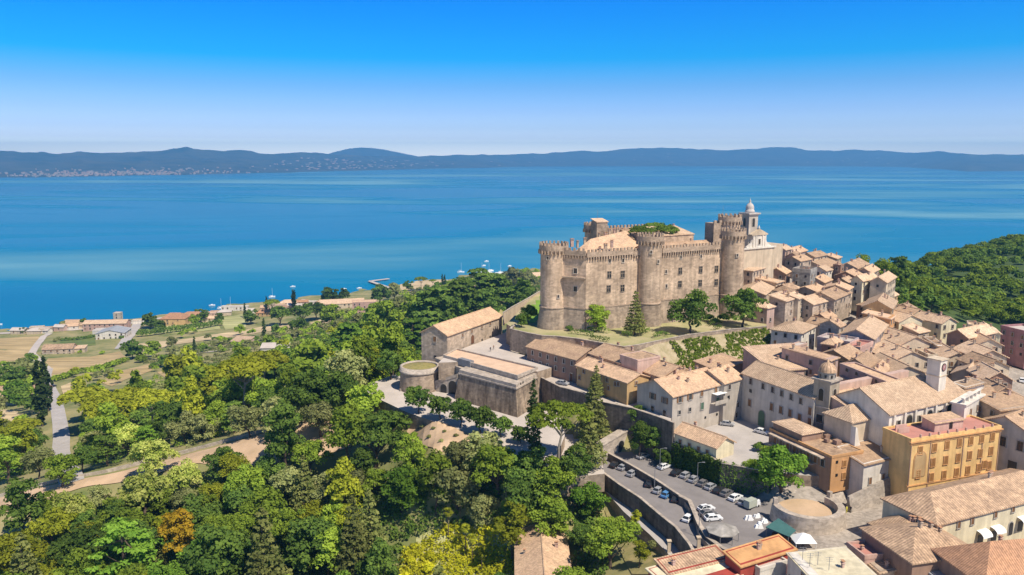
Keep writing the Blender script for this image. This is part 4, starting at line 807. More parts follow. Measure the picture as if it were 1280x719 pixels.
# long roof strip on the left of the nave
bld('chapel', 'narrow low chapel with tiled strip roof left of the church nave', 'chapel', (1056, 505), (1088, 497.5), -2.0, 7, -16, 's', 2.0, 'rosy', 'roof_pale', wins=None, chim=0, uniq=True)
bld('apse', 'apse with fanned hipped roof beside the domed bell tower', 'apse', (1065, 527), (1099, 519.5), -4, (1032, 514.7), -20, 'h', 2.6, 'cream', 'roof_pale', wins=None, chim=0, uniq=True)
th_ = REG[-1][0]; P_, u_ = W(1065, 527, -4), (W(1099, 519.5, -4)-W(1065, 527, -4)).normalized(); u2 = Vector((u_.x, u_.y))
windows_px(th_, Vector((P_.x, P_.y)), u2, [(1089, 534)], 1.1, 2.0, 'brown')
q = on_plane(1074, 560, Vector((P_.x, P_.y)), u2); Fq = Frame(Vector((P_.x, P_.y)), Vector((P_.x, P_.y))+u2*8)
mb = MB(); pts = [(-.2, -20), (6.8, -20), (6.4, -16.5), (4.6, -14.0), (2.6, -11.5), (1.2, -8.5), (.4, -5.4), (-.2, -5)]
mb.hexa([Fq.p(s, -1.4, z) for s, z in pts], [Fq.p(s, -.02, z) for s, z in pts]); mb.build('scroll_buttress', M['w_white'], th_)
# clock turret
ct = thing('clock_turret', 'white clock turret standing on the ridge of the big church', 'clock turret', (WY(1176, 474, 198).x, 199, 1), uniq=True)
q = WY(1176, 452, 197.5); F = Frame((q.x, 197.5), (q.x+2.7, 199.3)); L = 3.4; zt = zY(451.5, 197.5)
mb = MB(); mb.prism([F.p(0, 0, 0)[:2], F.p(L, 0, 0)[:2], F.p(L, L, 0)[:2], F.p(0, L, 0)[:2]], -1, zt); mb.build('shaft', M['w_white'], ct)
mb = MB()
for z_, e in ((zt, .3), (zt-4.3, .15)): mb.prism([F.p(-e, -e, 0)[:2], F.p(L+e, -e, 0)[:2], F.p(L+e, L+e, 0)[:2], F.p(-e, L+e, 0)[:2]], z_, z_+.25)
mb.build('cornice', M['w_cream'], ct)
q = F.p(L/2, -.05, zt-1.9); mb = MB(); N = 20; d3 = Vector((F.u.y, -F.u.x))
ring = lambda r, o: [(q[0]+F.u.x*r*math.cos(a)+d3.x*o, q[1]+F.u.y*r*math.cos(a)+d3.y*o, q[2]+r*math.sin(a)) for a in np.linspace(0, 2*math.pi, N+1)[:-1]]
mb.hexa(ring(1.05, 0), ring(1.05, .1), 0); mb.hexa(ring(.82, .1), ring(.82, .13), 1)
for a, l_ in ((1.2, .6), (2.6, .45)): mb.hexa([(q[0]+d3.x*o+F.u.x*x, q[1]+d3.y*o+F.u.y*x, q[2]+z) for o, x, z in ((.14, -.06, 0), (.14, .06, 0), (.14, l_*math.cos(a), l_*math.sin(a)))], [(q[0]+d3.x*o+F.u.x*x, q[1]+d3.y*o+F.u.y*x, q[2]+z) for o, x, z in ((.16, -.06, 0), (.16, .06, 0), (.16, l_*math.cos(a), l_*math.sin(a)))], 2)
mb.build('clock_face', [M['dark'], M['w_magenta'], M['whitep']], ct)
# white front of the church
fr = thing('balustraded_wing', 'white balustraded wing with cornice right of the nave roof', 'wing', (W(1220, 520, -8).x, 196, -10), uniq=True)
A_, B_ = WY(1206, 508, 190), WY(1229, 492, 199); F = Frame((A_.x, A_.y), (B_.x, B_.y)); L = F.L; zt = zY(500, 195)
mb = MB(); mb.prism([F.p(0, 0, 0)[:2], F.p(L, 0, 0)[:2], F.p(L, 3, 0)[:2], F.p(0, 3, 0)[:2]], -18, zt); mb.build('wall', M['w_white'], fr)
mb = MB(); mb.hexa([F.p(-.4, -.5, zt), F.p(L+.4, -.5, zt), F.p(L+.4, 3.4, zt), F.p(-.4, 3.4, zt)], [F.p(-.4, -.5, zt+.4), F.p(L+.4, -.5, zt+.4), F.p(L+.4, 3.4, zt+.4), F.p(-.4, 3.4, zt+.4)])
for i in range(5): p = F.p(1+i*(L-2)/4, .6, zt+1.0); mb.box(p, (.5, .5, 1.3), F.rz)
mb.hexa([F.p(-.2, .3, zt+1.6), F.p(L+.2, .3, zt+1.6), F.p(L+.2, .9, zt+1.6), F.p(-.2, .9, zt+1.6)], [F.p(-.2, .3, zt+1.9), F.p(L+.2, .3, zt+1.9), F.p(L+.2, .9, zt+1.9), F.p(-.2, .9, zt+1.9)]); mb.build('balustrade', M['w_white'], fr)
for s in (L*.35, L*.72): inst('window', win_mesh('brown', .9, 1.6), fr, Vector(F.p(s, -.02, zt-2.6))-fr.location, F.rz)
# yellow palazzo with the red terrace
th, F, Dp = bld('palazzo', 'tall yellow ochre palazzo with shuttered windows under a red roof terrace', 'palazzo', (1139, 551.5), (1251, 534.5), -5, 8.5, -20, 'f', 1, 'yellow', 'terracotta', wins=None, chim=0, par=.55, uniq=True)
YF, YL = F, F.L
c3 = lambda l: [(1000+x/3.993, 480+y/3.993) for x, y in l]
windows_px(th, F.A, F.u, c3([(599,332),(670,318),(733,305),(795,293),(852,283),(906,273),(959,263)]), 1.15, 1.9, 'ochre')
windows_px(th, F.A, F.u, c3([(662,392),(726,380),(788,368),(845,356),(898,346),(952,334)]), 1.15, 2.0, 'ochre')
windows_px(th, F.A, F.u, c3([(588,450),(654,465),(717,453),(780,440),(836,430),(890,418),(943,405),(918,402)]), 1.15, 1.9, 'ochre')
windows_px(th, F.A, F.u, c3([(583,542),(654,520),(717,513),(778,500),(836,490),(888,478),(943,466)]), .9, .9, 'hole')
mb = MB()
for z_, e in ((-5.5, .45), (-6.0, .2), (-16.3, .2)): mb.hexa([F.p(-e, -e, z_), F.p(YL+e, -e, z_), F.p(YL+e, .3, z_), F.p(-e, .3, z_)], [F.p(-e, -e, z_+.3), F.p(YL+e, -e, z_+.3), F.p(YL+e, .3, z_+.3), F.p(-e, .3, z_+.3)])
mb.build('cornice', M['w_orange'], th)
mb = MB()
for s in (0.15, YL*.215, YL*.58, YL*.80, YL-.15): mb = MB(); mb.hexa([F.p(s-.12, -.12, -19), F.p(s+.12, -.12, -19), F.p(s+.12, .1, -19), F.p(s-.12, .1, -19)], [F.p(s-.12, -.12, -6), F.p(s+.12, -.12, -6), F.p(s+.12, .1, -6), F.p(s-.12, .1, -6)]); mb.build('drainpipe', M['w_brown'], th)
q = on_plane(1148, 596, F.A, F.u); arch_part('arched_recess', th, (q.x, q.y, q.z), F.rz, 3.4, 6.2, 'ochre')
mb = MB(); a = F.p(YL*.33, 2.6, 0); 
mb.prism([F.p(YL*.34, 2.4, 0)[:2], F.p(YL*.66, 2.4, 0)[:2], F.p(YL*.66, 6.2, 0)[:2], F.p(YL*.34, 6.2, 0)[:2]], -4.9, -2.4); mb.build('roof_hut', M['w_pink'], th)
r = MB(); roof_mesh(r, F, YL*.34, YL*.66, 2.4, 6.2, -2.4, 's', .5, .4, .15); r.build('hut_roof', M['roof'], th)
inst('hut_door', win_mesh('hole', 1.0, 1.6), th, Vector(F.p(YL*.52, 2.38, -3.7))-th.location, F.rz)
mb = MB()
for i in range(9): p = F.p(YL*(.1+.1*i), .05, -4.2); mb = MB(); mb.box((p[0], p[1], -4.1), (.35, .4, .7), F.rz); mb.build('terrace_pier', M['w_pink'], th)
for s, t in ((2.2, 4.5), (3.6, 6.6)): p = F.p(s, t, -4.2); mb = MB(); mb.box(p, (3.4, .3, 1.3), F.rz); mb.build('terrace_screen', M['w_pink'], th)
# orange fronted long block
th, F, Dp = bld('long_block', 'long flat block with orange end wall and brown side above the round terrace', 'apartment block', (1040, 571.8), (1079, 564.5), -10, (954, 537.5), -19, 'f', 1, 'orange', 'roof_brown', wins=None, chim=2, par=.3, uniq=True)
windows_px(th, F.A, F.u, c3([(184,390),(182,455)]), .7, .7, 'hole'); windows_px(th, F.A, F.u, c3([(220,397),(264,387),(217,458),(259,449)]), 1.0, 1.5, 'ochre')
P2 = F.A+F.n*Dp; mb = MB(); mb.hexa([F.p(-.12, .3, -19), F.p(-.02, .3, -19), F.p(-.02, Dp+.1, -19), F.p(-.12, Dp+.1, -19)], [F.p(-.12, .3, -10.3), F.p(-.02, .3, -10.3), F.p(-.02, Dp+.1, -10.3), F.p(-.12, Dp+.1, -10.3)]); mb.build('side_wall', M['w_brown'], th)
for i in range(8): q = F.p(-.14, Dp*(.12+.11*i), -12.3); inst('window', win_mesh('brown' if i % 3 else 'plain', 1.1, 1.7), th, Vector(q)-th.location, F.rz-math.pi/2)
mb = MB()
for z_ in (-13.6,): mb.hexa([F.p(-1.5, 5, z_), F.p(-.12, 5, z_), F.p(-.12, Dp-1, z_), F.p(-1.5, Dp-1, z_)], [F.p(-1.5, 5, z_+.25), F.p(-.12, 5, z_+.25), F.p(-.12, Dp-1, z_+.25), F.p(-1.5, Dp-1, z_+.25)])
mb.hexa([F.p(-1.5, 2, -10.9), F.p(-.12, 2, -10.9), F.p(-.12, Dp-1, -10.9), F.p(-1.5, Dp-1, -10.9)], [F.p(-1.5, 2, -10.6), F.p(-.12, 2, -10.6), F.p(-.12, Dp-1, -10.6), F.p(-1.5, Dp-1, -10.6)]); mb.build('balcony', M['w_stone'], th)
mb = MB(); mb.prism([F.p(.5, Dp-11, 0)[:2], F.p(7, Dp-11, 0)[:2], F.p(7, Dp-.6, 0)[:2], F.p(.5, Dp-.6, 0)[:2]], -9.9, -7.8); mb.build('attic', M['w_brown'], th)
r = MB(); roof_mesh(r, F, .5, 7, Dp-11, Dp-.6, -7.8, 'h', .8, .4, .15); r.build('attic_roof', M['roof_pale'], th)
mb = MB()
for k_ in range(9): p = F.p(random.uniform(5, 8.5), 6+k_*1.9, -9.3); mb = MB(); mb.box(p, (random.uniform(.6, 2), random.uniform(.5, 1.6), random.uniform(.6, 1.4)), F.rz); mb.build('roof_box', M['w_brown'], th)
th, F, Dp = bld('house', 'small white house with lean-to tiled roof left of the yellow palazzo', 'house', (1080, 580), (1128, 568), -11.2, 8, -22, 's', 1.6, 'white', 'roof', wins=None, chim=1, uniq=True)
windows_px(th, F.A, F.u, c3([(348,484),(413,466),(480,446)]), .9, 1.7, 'brown')
mb = MB(); mb.hexa([F.p(-5, -1.6, -23), F.p(F.L, -1.6, -23), F.p(F.L, -.1, -23), F.p(-5, -.1, -23)], [F.p(-5, -.6, -18.2), F.p(F.L, -.6, -15.2), F.p(F.L, -.1, -15.2), F.p(-5, -.1, -18.2)]); mb.build('battered_footing', M['cobble'], th)
# foreground roofs
th, F, Dp = bld('terrace_row', 'long pale yellow building with hipped roof and white awnings bottom right', 'building', (1171.5, 654), (1335, 612), -12, 13, -24, 'h', 3.0, 'palecream', 'roof_brown', wins=None, chim=2, uniq=True)
windows_px(th, F.A, F.u, [(1198,656),(1215,651.5),(1244,643),(1266,636)], .8, 1.4, 'brown')
for px_, py_ in ((1226, 668), (1243, 663), (1276, 651)):
    q = on_plane(px_, py_, F.A, F.u); mb = MB(); pr = [(0, 0), (-1.6, -1.1), (-1.6, -1.5), (0, -.1)]; d = Vector((F.u.y, -F.u.x))
    prof_ = [(1.7*math.sin(a), 1.1*(math.cos(a))) for a in np.linspace(0, math.pi/2, 6)]
    for j in range(5):
        (d0, h0), (d1, h1) = prof_[j], prof_[j+1]
        mb.hexa([(q.x+F.u.x*s+d.x*dd_, q.y+F.u.y*s+d.y*dd_, q.z+hh) for s, dd_, hh in ((-1.4, d0, h0), (1.4, d0, h0), (1.4, d1, h1), (-1.4, d1, h1))], [(q.x+F.u.x*s+d.x*dd_, q.y+F.u.y*s+d.y*dd_, q.z+hh-.06) for s, dd_, hh in ((-1.4, d0, h0), (1.4, d0, h0), (1.4, d1, h1), (-1.4, d1, h1))])
    mb.build('awning', M['whitep'], th); inst('shop_opening', win_mesh('hole', 1.6, 2.2), th, Vector((q.x+d.x*.02, q.y+d.y*.02, q.z-1.2))-th.location, F.rz)
q = on_plane(1263, 660, F.A, F.u); arch_part('door', th, (q.x, q.y, q.z-1.5), F.rz, 1.2, 2.8, 'dark')
bld('house', 'brown walled house with mottled tiled roof and chimneys at the bottom', 'house', (1078, 659), (1141, 702), -14, 15, -25, 'h', 2.6, 'brown', 'roof_brown', wins=None, chim=4, uniq=True)
bld('house', 'tiled house with hipped roof behind the mottled tiled roof', 'house', (1136, 676), (1170, 665), -15.2, 9, -25, 'h', 2.0, 'cream', 'roof', wins=None, chim=3, uniq=True)
bld('house', 'big house with striped red tiled hipped roof at the bottom right corner', 'house', (1168, 686), (1232, 732), -13, 24, -25, 'h', 4.4, 'brown', 'roof_red', wins=None, chim=1, uniq=True)
bld('house', 'low flat building with blue grey sheet roof at the bottom', 'house', (1148, 703), (1200, 740), -16.5, 9, -25, 's', .5, 'palazzo', 'slate', wins=None, chim=2, uniq=True)
bld('house', 'small building with pink roof terrace at the bottom', 'house', (1059, 681), (1081, 698), -17, 6.5, -25, 'f', 1, 'pink', 'terracotta', wins=None, chim=1, par=.6, uniq=True)
bld('house', 'small low house with tan lean-to roof below the pink terrace', 'house', (1087, 703), (1100, 714), -18, 5, -25, 's', .5, 'stone', 'roof_pale', wins=None, chim=1, uniq=True)
bld('house', 'cream house with wide flat cream roof and aerials at the bottom', 'house', (985, 691), (1040, 750), -15, (1044, 675.6), -26, 's', .5, 'white', 'w_palecream', wins=[0], chim=1, uniq=True, ov=.3)
bld('house', 'low white walled roof yard left of the cream roofed house', 'house', (950, 713), (984, 703), -18.5, 4, -26, 'f', 1, 'white', 'concrete', wins=None, chim=1, par=.5, uniq=True)
th, F, Dp = bld('house', 'long orange roofed building with red walls at the lower car park', 'building', (926, 706), (993, 685), -17, 4.2, -26, 's', .8, 'red', 'w_orange', wins=None, chim=2, uniq=True)
th, F, Dp = bld('house', 'low brown roofed building with red wall at the bottom', 'building', (836, 716), (910, 697.5), -18.5, 4.0, -28, 's', .8, 'red', 'roof_brown', wins=None, chim=1, uniq=True)
bld('house', 'cream flat roofed building in front of the red wall', 'building', (845, 740), (925, 716), -19.0, 8.5, -28, 's', .4, 'red', 'w_palecream', wins=None, chim=0, uniq=True)
bld('park_house', 'lone gabled house with tan tiled roof among the trees at the bottom', 'house', (646, 737), (716, 737), -33.5, 27, -46, 'p', 2.6, 'cream', 'roof', wins=None, chim=2, uniq=True)
# ------------------------------------------------------------------ the old village, house by house
WL = ['cream', 'cream', 'stone', 'rosy', 'white', 'ochre', 'palecream', 'orange', 'stone']
def vh(C, Rr, L, Dd, kind='g', rise=2.2, wall=None, h=11, rm=None, desc=None, chim=2, nm='house', **kw):
    """C nearest corner, R right corner, L left corner of the eaves in photo px, D distance of C"""
    ze = Z(C, Dd); i = len(REG); wall = wall or WL[i*7 % len(WL)]; rm = rm or ['roof', 'roof_pale', 'roof_brown', 'roof'][i*5 % 4]
    t, F, Dp = bld(nm, desc, 'house', C, Rr, ze, L, ze-h, kind, rise, wall, rm, chim=chim, group='houses of the old village', uniq=True, wins=[0, 3, 1], sp=2.9, ww=.85, wh=1.35, **kw)
    return t
def vf(A, B, Dd, depth, kind='p', rise=2.0, wall=None, h=10, rm=None, desc=None, chim=2, **kw):
    ze = Z(A, Dd); Bq = (B[0], B[1]); i = len(REG); wall = wall or WL[i*7 % len(WL)]; rm = rm or ['roof_pale', 'roof', 'roof_pale', 'roof_brown'][i*5 % 4]
    t, F, Dp = bld('house', desc, 'house', A, Bq, ze, depth, ze-h, kind, rise, wall, rm, chim=chim, group='houses of the old village', uniq=True, wins=[0, 3, 1], sp=2.9, ww=.85, wh=1.35, **kw)
    return t
vh((961,328), (967,323), (926,323.5), 335, 'g', 2.4, 'ochre', desc='house with broad ochre gable just right of the castle tower')
vh((941,338), (960,333), (926,331), 322, 'h', 1.4, 'stone', desc='low house with flat hipped roof under the ochre gable')
vh((956,368), (970,357.5), (931,357), 300, 'g', 2, 'stone', 13, 'roof_pale', desc='tall stone house with pale roof beside the garden tree')
vh((982,342), (988,338.5), (961,339), 336, 'g', 2.2, 'brown', desc='brown gabled house next to the ochre gable')
vh((970,353), (979.5,350.5), (960,345), 318, 's', 1, 'cream', desc='small house with single sloping roof above the stone house')
vh((1013,341), (1021,338), (984,341.5), 331, 'f', 1, 'greystone', 15, 'terrace', desc='tall dark walled house topped by an orange terrace', par=1.4)
vh((998.5,321.7), (1004,319.5), (980.5,321), 360, 'g', 2.0, 'rosy', desc='small gabled house right of the church wall')
vh((1000,326), (1014,323.5), (994,322), 352, 'g', 1.6, 'stone', desc='long low roofed house behind the orange terrace')
vh((997.6,315.5), (1009,312.5), (986,312), 385, 'g', 2, 'lilac', desc='lilac walled house on the skyline right of the church')
vh((993,317), (1000,314.5), (982,314), 374, 'g', 1.8, 'cream', desc='cream house just below the lilac skyline house')
vh((1018,321), (1034,318), (1008,318), 380, 'g', 1.6, 'cream', desc='skyline house with chimneys at the village top')
vh((1046,323), (1052,320.5), (1031,316.5), 390, 'g', 1.4, 'stone', desc='skyline house with steep dark gable wall')
vh((1032,334), (1051,329), (1014,327), 364, 'g', 2, 'cream', desc='wide roofed house in the upper village')
vh((1051,332), (1055,331), (1038,332), 352, 'f', 1, 'brown', 14, 'terrace', desc='tall dark brown blank walled house', par=.3)
vh((1072,335.5), (1086,329), (1054,330), 360, 'g', 2.2, 'cream', desc='long orange roofed house near the far village edge')
vh((1089,341), (1099,336), (1074,338), 348, 'g', 2, 'stone', desc='stone house at the far right village edge')
vh((1070,346), (1079,342.5), (1054,340), 340, 'g', 2, 'brown', desc='dark gabled house below the long orange roof')
vh((1062,354), (1070,351), (1051,349), 326, 'g', 1.8, 'ochre', desc='small ochre house in the village middle')
vh((1078,351), (1097,347), (1068,348.5), 320, 'g', 2, 'palecream', 13, 'roof_pale', desc='tall pale house with ragged grey front')
vh((1108,353), (1120,345.5), (1097,346), 316, 'g', 2, 'cream', 12, 'roof_pale', desc='pale house by the wood at the right edge')
vh((1030,353), (1040,349), (1020,346), 335, 'g', 2, 'rosy', desc='rosy house below the blank brown wall')
vh((1016,380), (1043,373.5), (1004,372), 291, 'g', 2, 'stone', 10, desc='stone row house at the left of the curved row')
vh((1043,374), (1064,365), (1030,362), 297, 'g', 2.2, 'stone', 10, desc='stone row house at the right of the curved row')
vh((1060,362), (1066,358), (1040,353), 311, 'g', 1.6, 'cream', desc='narrow house behind the curved row')
vh((1022,365), (1036,361), (1008,357), 312, 'g', 1.6, 'cream', desc='pale house above the curved row')
vh((1049,408), (1056,405), (1029,403), 262, 'g', 1.8, 'greystone', 8, 'roof_brown', desc='small grey gabled house in the village middle')
vh((1092,423.5), (1113,402), (1061,407), 254, 'g', 2.6, 'lilac', 11, 'roof_pale', desc='large house with lilac side wall and pale roof')
vh((1114.6,385.6), (1121,376), (1078,383), 285, 'g', 2.6, 'ochre', 11, 'roof_pale', desc='ochre gabled house by the dark trees')
vh((1113,398), (1119,394), (1082,392), 277, 's', 1, 'orange', 9, 'terrace', desc='house with orange terrace roof below the ochre gable')
vh((1002,416), (1020,406.5), (979,404), 262, 'h', 1.8, 'white', 11, 'roof_pale', desc='white house with pale hipped roof by the dark alley')
vh((982,376), (997,371), (973,370), 286, 's', 1.5, 'stone', 15, 'roof_pale', desc='narrow tower house above the dark alley')
vh((998,373), (1006,370), (988,364), 291, 'g', 1.2, 'cream', 14, 'roof_pale', desc='tall cream house right of the tower house')
vh((1062,430), (1073,425), (1033,419), 249, 'f', 1, 'lilac', 8, 'concrete', desc='lilac house with flat terrace roof')
vh((1045,431), (1053,426), (1030,427), 245, 'h', 1.6, 'brown', 8, 'roof', desc='small round roofed house behind the palazzo')
vh((1037.6,450), (1048,446), (1010,427.6), 223, 's', 1.2, 'rosy', 9, 'roof', desc='long rosy walled wing behind the white palazzo')
vh((1060,448.5), (1078,441), (1040,436), 232, 'g', 2, 'ochre', 8, 'roof', desc='reddish roofed house behind the half moon wing')
vh((1085,459), (1099,449), (1064,447), 227, 'g', 2, 'cream', 8, 'roof', desc='house with crossed tiled roofs behind the half moon wing')
vh((1075,437), (1091,429.5), (1064,431), 243, 'f', 1, 'pink', 8, 'terracotta', desc='pink house with small roof terrace and parasol')
vh((1103,468), (1112,458), (1088,460), 222, 'g', 1.6, 'stone', 7, 'roof', desc='small stone house at the end of the half moon wing')
th_ = vh((962,443), (1009,430), (955,441), 240, 'f', 1, 'rosy', 6, 'concrete', desc='low rosy wall house behind the white palazzo', par=.3)
vf((1124,402), (1153,400), 283, 14, 'p', 2.4, 'palecream', desc='pale gabled house first of the right hand row')
vf((1140,393), (1156,391), 296, 8, 'p', 1.8, 'cream', desc='small pale tower house behind the right hand row')
vf((1121,432), (1167,430), 258, 24, 'p', 3.0, 'cream', rm='roof_pale', chim=5, desc='wide roofed house with many chimneys in the right hand row')
vf((1115,450), (1164,449), 242, 15.5, 'p', 2.8, 'cream', rm='roof_pale', chim=4, desc='middle wide roofed house in the right hand row')
vf((1108,468), (1161,467), 226, 15.5, 'p', 2.6, 'cream', rm='roof_pale', chim=3, desc='nearest wide roofed house in the right hand row')
vf((1177,404), (1196,402), 284, 12, 'p', 2, 'palecream', rm='roof_pale', desc='ivy speckled pale house at the wood edge')
vf((1184,417), (1210,422), 264, 17, 'p', 2.2, 'brown', rm='roof_pale', desc='dark gabled house in the right village')
vf((1210,408), (1222,409), 285, 8, 'f', 1, 'stone', rm='roof_pale', desc='small flat stone house by the wood')
vf((1221,415), (1251,417), 273, 10, 'p', 2, 'palecream', desc='pale house with small square windows near the pink building')
vf((1220,430), (1253,431), 255, 11, 'p', 2.2, 'cream', desc='gabled house second from the pink building')
vf((1219,446), (1259,446), 240, 12, 'p', 2.4, 'stone', desc='wide gabled house third from the pink building')
vf((1225,459), (1262,458), 228, 10, 'p', 2.2, 'cream', desc='gabled house fourth from the pink building')
vf((1231,474), (1266,475), 215, 10, 'p', 2.4, 'brown', desc='dark fronted gabled house beside the right hand street')
vf((1242,492), (1268,492), 203, 8, 'p', 2, 'stone', desc='small house beside the right hand street')
vf((1250,512), (1300,506), 192, 12, 's', 2, 'stone', rm='roof', desc='house with broad sloping roof above the grey temple front')
vf((1190,466), (1229,472), 229, 20, 'p', 2.4, 'cream', rm='roof_pale', chim=5, desc='wide pale roofed house right of the clock turret')
vf((1180,448), (1215,449), 247, 12, 'p', 2.2, 'cream', rm='roof_pale', chim=4, desc='pale roofed house above the clock turret')
vf((1204,480), (1231,486), 214, 7, 's', 1, 'white', rm='roof', desc='white house with lean-to roof behind the church front')
vf((1190,478), (1206,484), 208, 6, 's', 1, 'white', rm='roof_pale', desc='small white house between clock turret and church front')
vf((1172,432), (1183,432), 257, 9, 's', 1, 'white', desc='narrow white house in the right hand alley')
vf((1160,446), (1172,446), 249, 8, 'f', 1, 'cream', rm='roof_pale', desc='narrow cream house beside the clock turret')
th, F, Dp = bld('temple_front', 'shaded grey gabled building like a temple front at the right edge', 'building', (1292, 545), (1312, 537), Z((1292, 545), 180), (1233, 522), -22, 'g', 3.2, 'palazzo', 'roof', wins=None, chim=2, uniq=True)
for i, s in enumerate((.2, .5, .8)): inst('window', win_mesh('plain', 1.4, 2.4), th, Vector(F.p(-.03, Dp*s, -9.0))-th.location, F.rz-math.pi/2); 
for i, s in enumerate((.3, .72)): inst('door', win_mesh('hole', 2.0, 3.4), th, Vector(F.p(-.03, Dp*s, -15))-th.location, F.rz-math.pi/2)
th = vf((1251,409), (1284,417), 286, 10, 'f', 1, 'magenta', 13, 'concrete', desc='dull pink flat roofed building at the right edge', chim=0)

# small houses packed into the gaps of the old village
gr = random.Random(11); nf = 0
QV = [(p[0], p[1]) for p in ((96, 262), (86, 300), (92, 345), (105, 372), (150, 372), (170, 345), (160, 300), (140, 262), (118, 250))]
for tr in range(900):
    if nf >= 46: break
    x, y = gr.uniform(84, 172), gr.uniform(248, 374)
    if not inside(QV, np.array([x]), np.array([y]))[0]: continue
    w_, d_ = gr.uniform(5, 8), gr.uniform(5, 8); a = R(38+gr.uniform(-12, 12)); u = Vector((math.cos(a), math.sin(a))); n_ = Vector((-u.y, u.x)); ok = True
    for dx, dy in ((0, 0), (-1, -1), (1, -1), (1, 1), (-1, 1), (0, -1), (0, 1), (1, 0), (-1, 0)):
        q = Vector((x, y))+u*(dx*w_/2)+n_*(dy*d_/2)
        for (cx0, cy0, rr0, F0_, L0, D0) in FOOT:
            if (q.x-cx0)**2+(q.y-cy0)**2 > (rr0+1)**2: continue
            v = q-F0_.A; s_, t_ = v.dot(F0_.u), v.dot(F0_.n)
            if -.5 < s_ < L0+.5 and -.5 < t_ < D0+.5: ok = False; break
        if not ok: break
    if not ok: continue
    z = float(hgt(x, y)); A_ = Vector((x, y))-u*w_/2-n_*d_/2; h = gr.uniform(6, 8.5); k = gr.choice('ggphs'); wl = gr.choice(['cream', 'stone', 'ochre', 'rosy', 'white', 'brown']); rm_ = gr.choice(['roof', 'roof_pale', 'roof_brown', 'roof_brown'])
    cw = {'cream': 'cream', 'stone': 'stone', 'ochre': 'ochre', 'rosy': 'rosy', 'white': 'white', 'brown': 'brown'}[wl]; rw = {'roof': 'tan', 'roof_pale': 'pale', 'roof_brown': 'brown'}[rm_]
    bld('house', 'small '+cw+' walled infill house with '+rw+' roof right of castle', 'house', A_, A_+u*w_, z+h, d_, z-2, k, 1.6, wl, rm_, chim=gr.choice([0, 1, 1, 2]), group='houses of the old village', world=True, wins=[0, 3], sp=2.8, ww=.8, wh=1.3); nf += 1
print('infill', nf)
# the town goes on past the right edge of the view
nf = 0
for tr in range(600):
    if nf >= 26: break
    x, y = gr.uniform(105, 215), gr.uniform(120, 285); w_, d_ = gr.uniform(9, 15), gr.uniform(8, 12); a = R(25+gr.uniform(-8, 8)); u = Vector((math.cos(a), math.sin(a))); n_ = Vector((-u.y, u.x)); ok = True; z = float(hgt(x, y))
    for dx, dy in ((-1, -1), (1, -1), (1, 1), (-1, 1), (0, 0)):
        q = Vector((x, y))+u*(dx*(w_/2+1.5))+n_*(dy*(d_/2+1.5))
        if proj((q.x, q.y, z))[0] < 1300 or proj((q.x, q.y, z+12))[0] < 1300: ok = False; break
        if any((q.x-c0)**2+(q.y-c1)**2 < (r0+.5)**2 for c0, c1, r0, _, _, _ in FOOT): ok = False; break
    if not ok: continue
    A_ = Vector((x, y))-u*w_/2-n_*d_/2
    bld('house', 'plain tiled town house past the right edge of the view', 'house', A_, A_+u*w_, z+gr.uniform(7, 11), d_, z-3, gr.choice('gghp'), 2.2, gr.choice(['cream', 'stone', 'ochre', 'rosy', 'palecream']), gr.choice(['roof', 'roof_pale', 'roof_brown']), chim=2, group='houses past the right edge', world=True, wins=[0, 1, 3]); nf += 1
# ------------------------------------------------------------------ walls and platforms' edges
def wall_line(name, label, pts, z0, z1, th=.45, m='castle_base', cat='wall', closed=False):
    """a wall along photo points at height z1"""
    P = [W(a, b, z1) if not isinstance(a, Vector) else a for a, b in pts]; P = [Vector((p.x, p.y)) for p in P]
    c = P[len(P)//2]; mb = MB(); k = 0
    for a, b in zip(P, P[1:]):
        k += 1; F = Frame(a, b); e = .004*(k % 2); mb.hexa([F.p(-.05, -th/2-e, z0), F.p(F.L+.05, -th/2-e, z0), F.p(F.L+.05, th/2+e, z0), F.p(-.05, th/2+e, z0)], [F.p(-.05, -th/2-e, z1+e), F.p(F.L+.05, -th/2-e, z1+e), F.p(F.L+.05, th/2+e, z1+e), F.p(-.05, th/2+e, z1+e)])
    t = thing(name, label, cat, (c.x, c.y, z0), uniq=True); mb.build('masonry', M[m], t)
    mb = MB()
    for a, b in zip(P, P[1:]):
        k += 1; F = Frame(a, b); e = .004*(k % 2); mb.hexa([F.p(-.1, -th/2-.1-e, z1+.006), F.p(F.L+.1, -th/2-.1-e, z1+.006), F.p(F.L+.1, th/2+.1+e, z1+.006), F.p(-.1, th/2+.1+e, z1+.006)], [F.p(-.1, -th/2-.1-e, z1+.14+e), F.p(F.L+.1, -th/2-.1-e, z1+.14+e), F.p(F.L+.1, th/2+.1+e, z1+.14+e), F.p(-.1, th/2+.1+e, z1+.14+e)])
    mb.build('coping', M['bastion_l'], t); return t
wall_line('garden_wall', 'curved stone garden wall above the castle square', [(644,405.5),(638,411),(646,413),(658.6,416),(677.5,419.5),(697,420.5),(720,423),(740,426.5),(780,433.5),(798,431)], -7, .7)
wall_line('garden_wall', 'low wall along the top of the ivy bank', [(798,431),(820,426.5),(860,418.5),(910,412),(958,408)], -2.5, .6, .4)
wall_line('garden_wall', 'white topped wall climbing along the bright lawn', [(629,391),(640,384),(660,373),(675,364)], -4, 1.0, .4, 'w_cream')
wall_line('street_wall', 'long dark retaining wall under the ochre house street', [(676,471.5),(700,483.5),(729,491),(749,501.5),(790,510),(830,523.5),(842,528.5)], -24, -9.7, .5, 'shade_dark_stone')
wall_line('yard_wall', 'dark ivy covered retaining wall along the car park', [(842,553),(868,561),(903,579),(930,584),(962,590)], -24, -15.2, .5, 'shade_dark_stone')
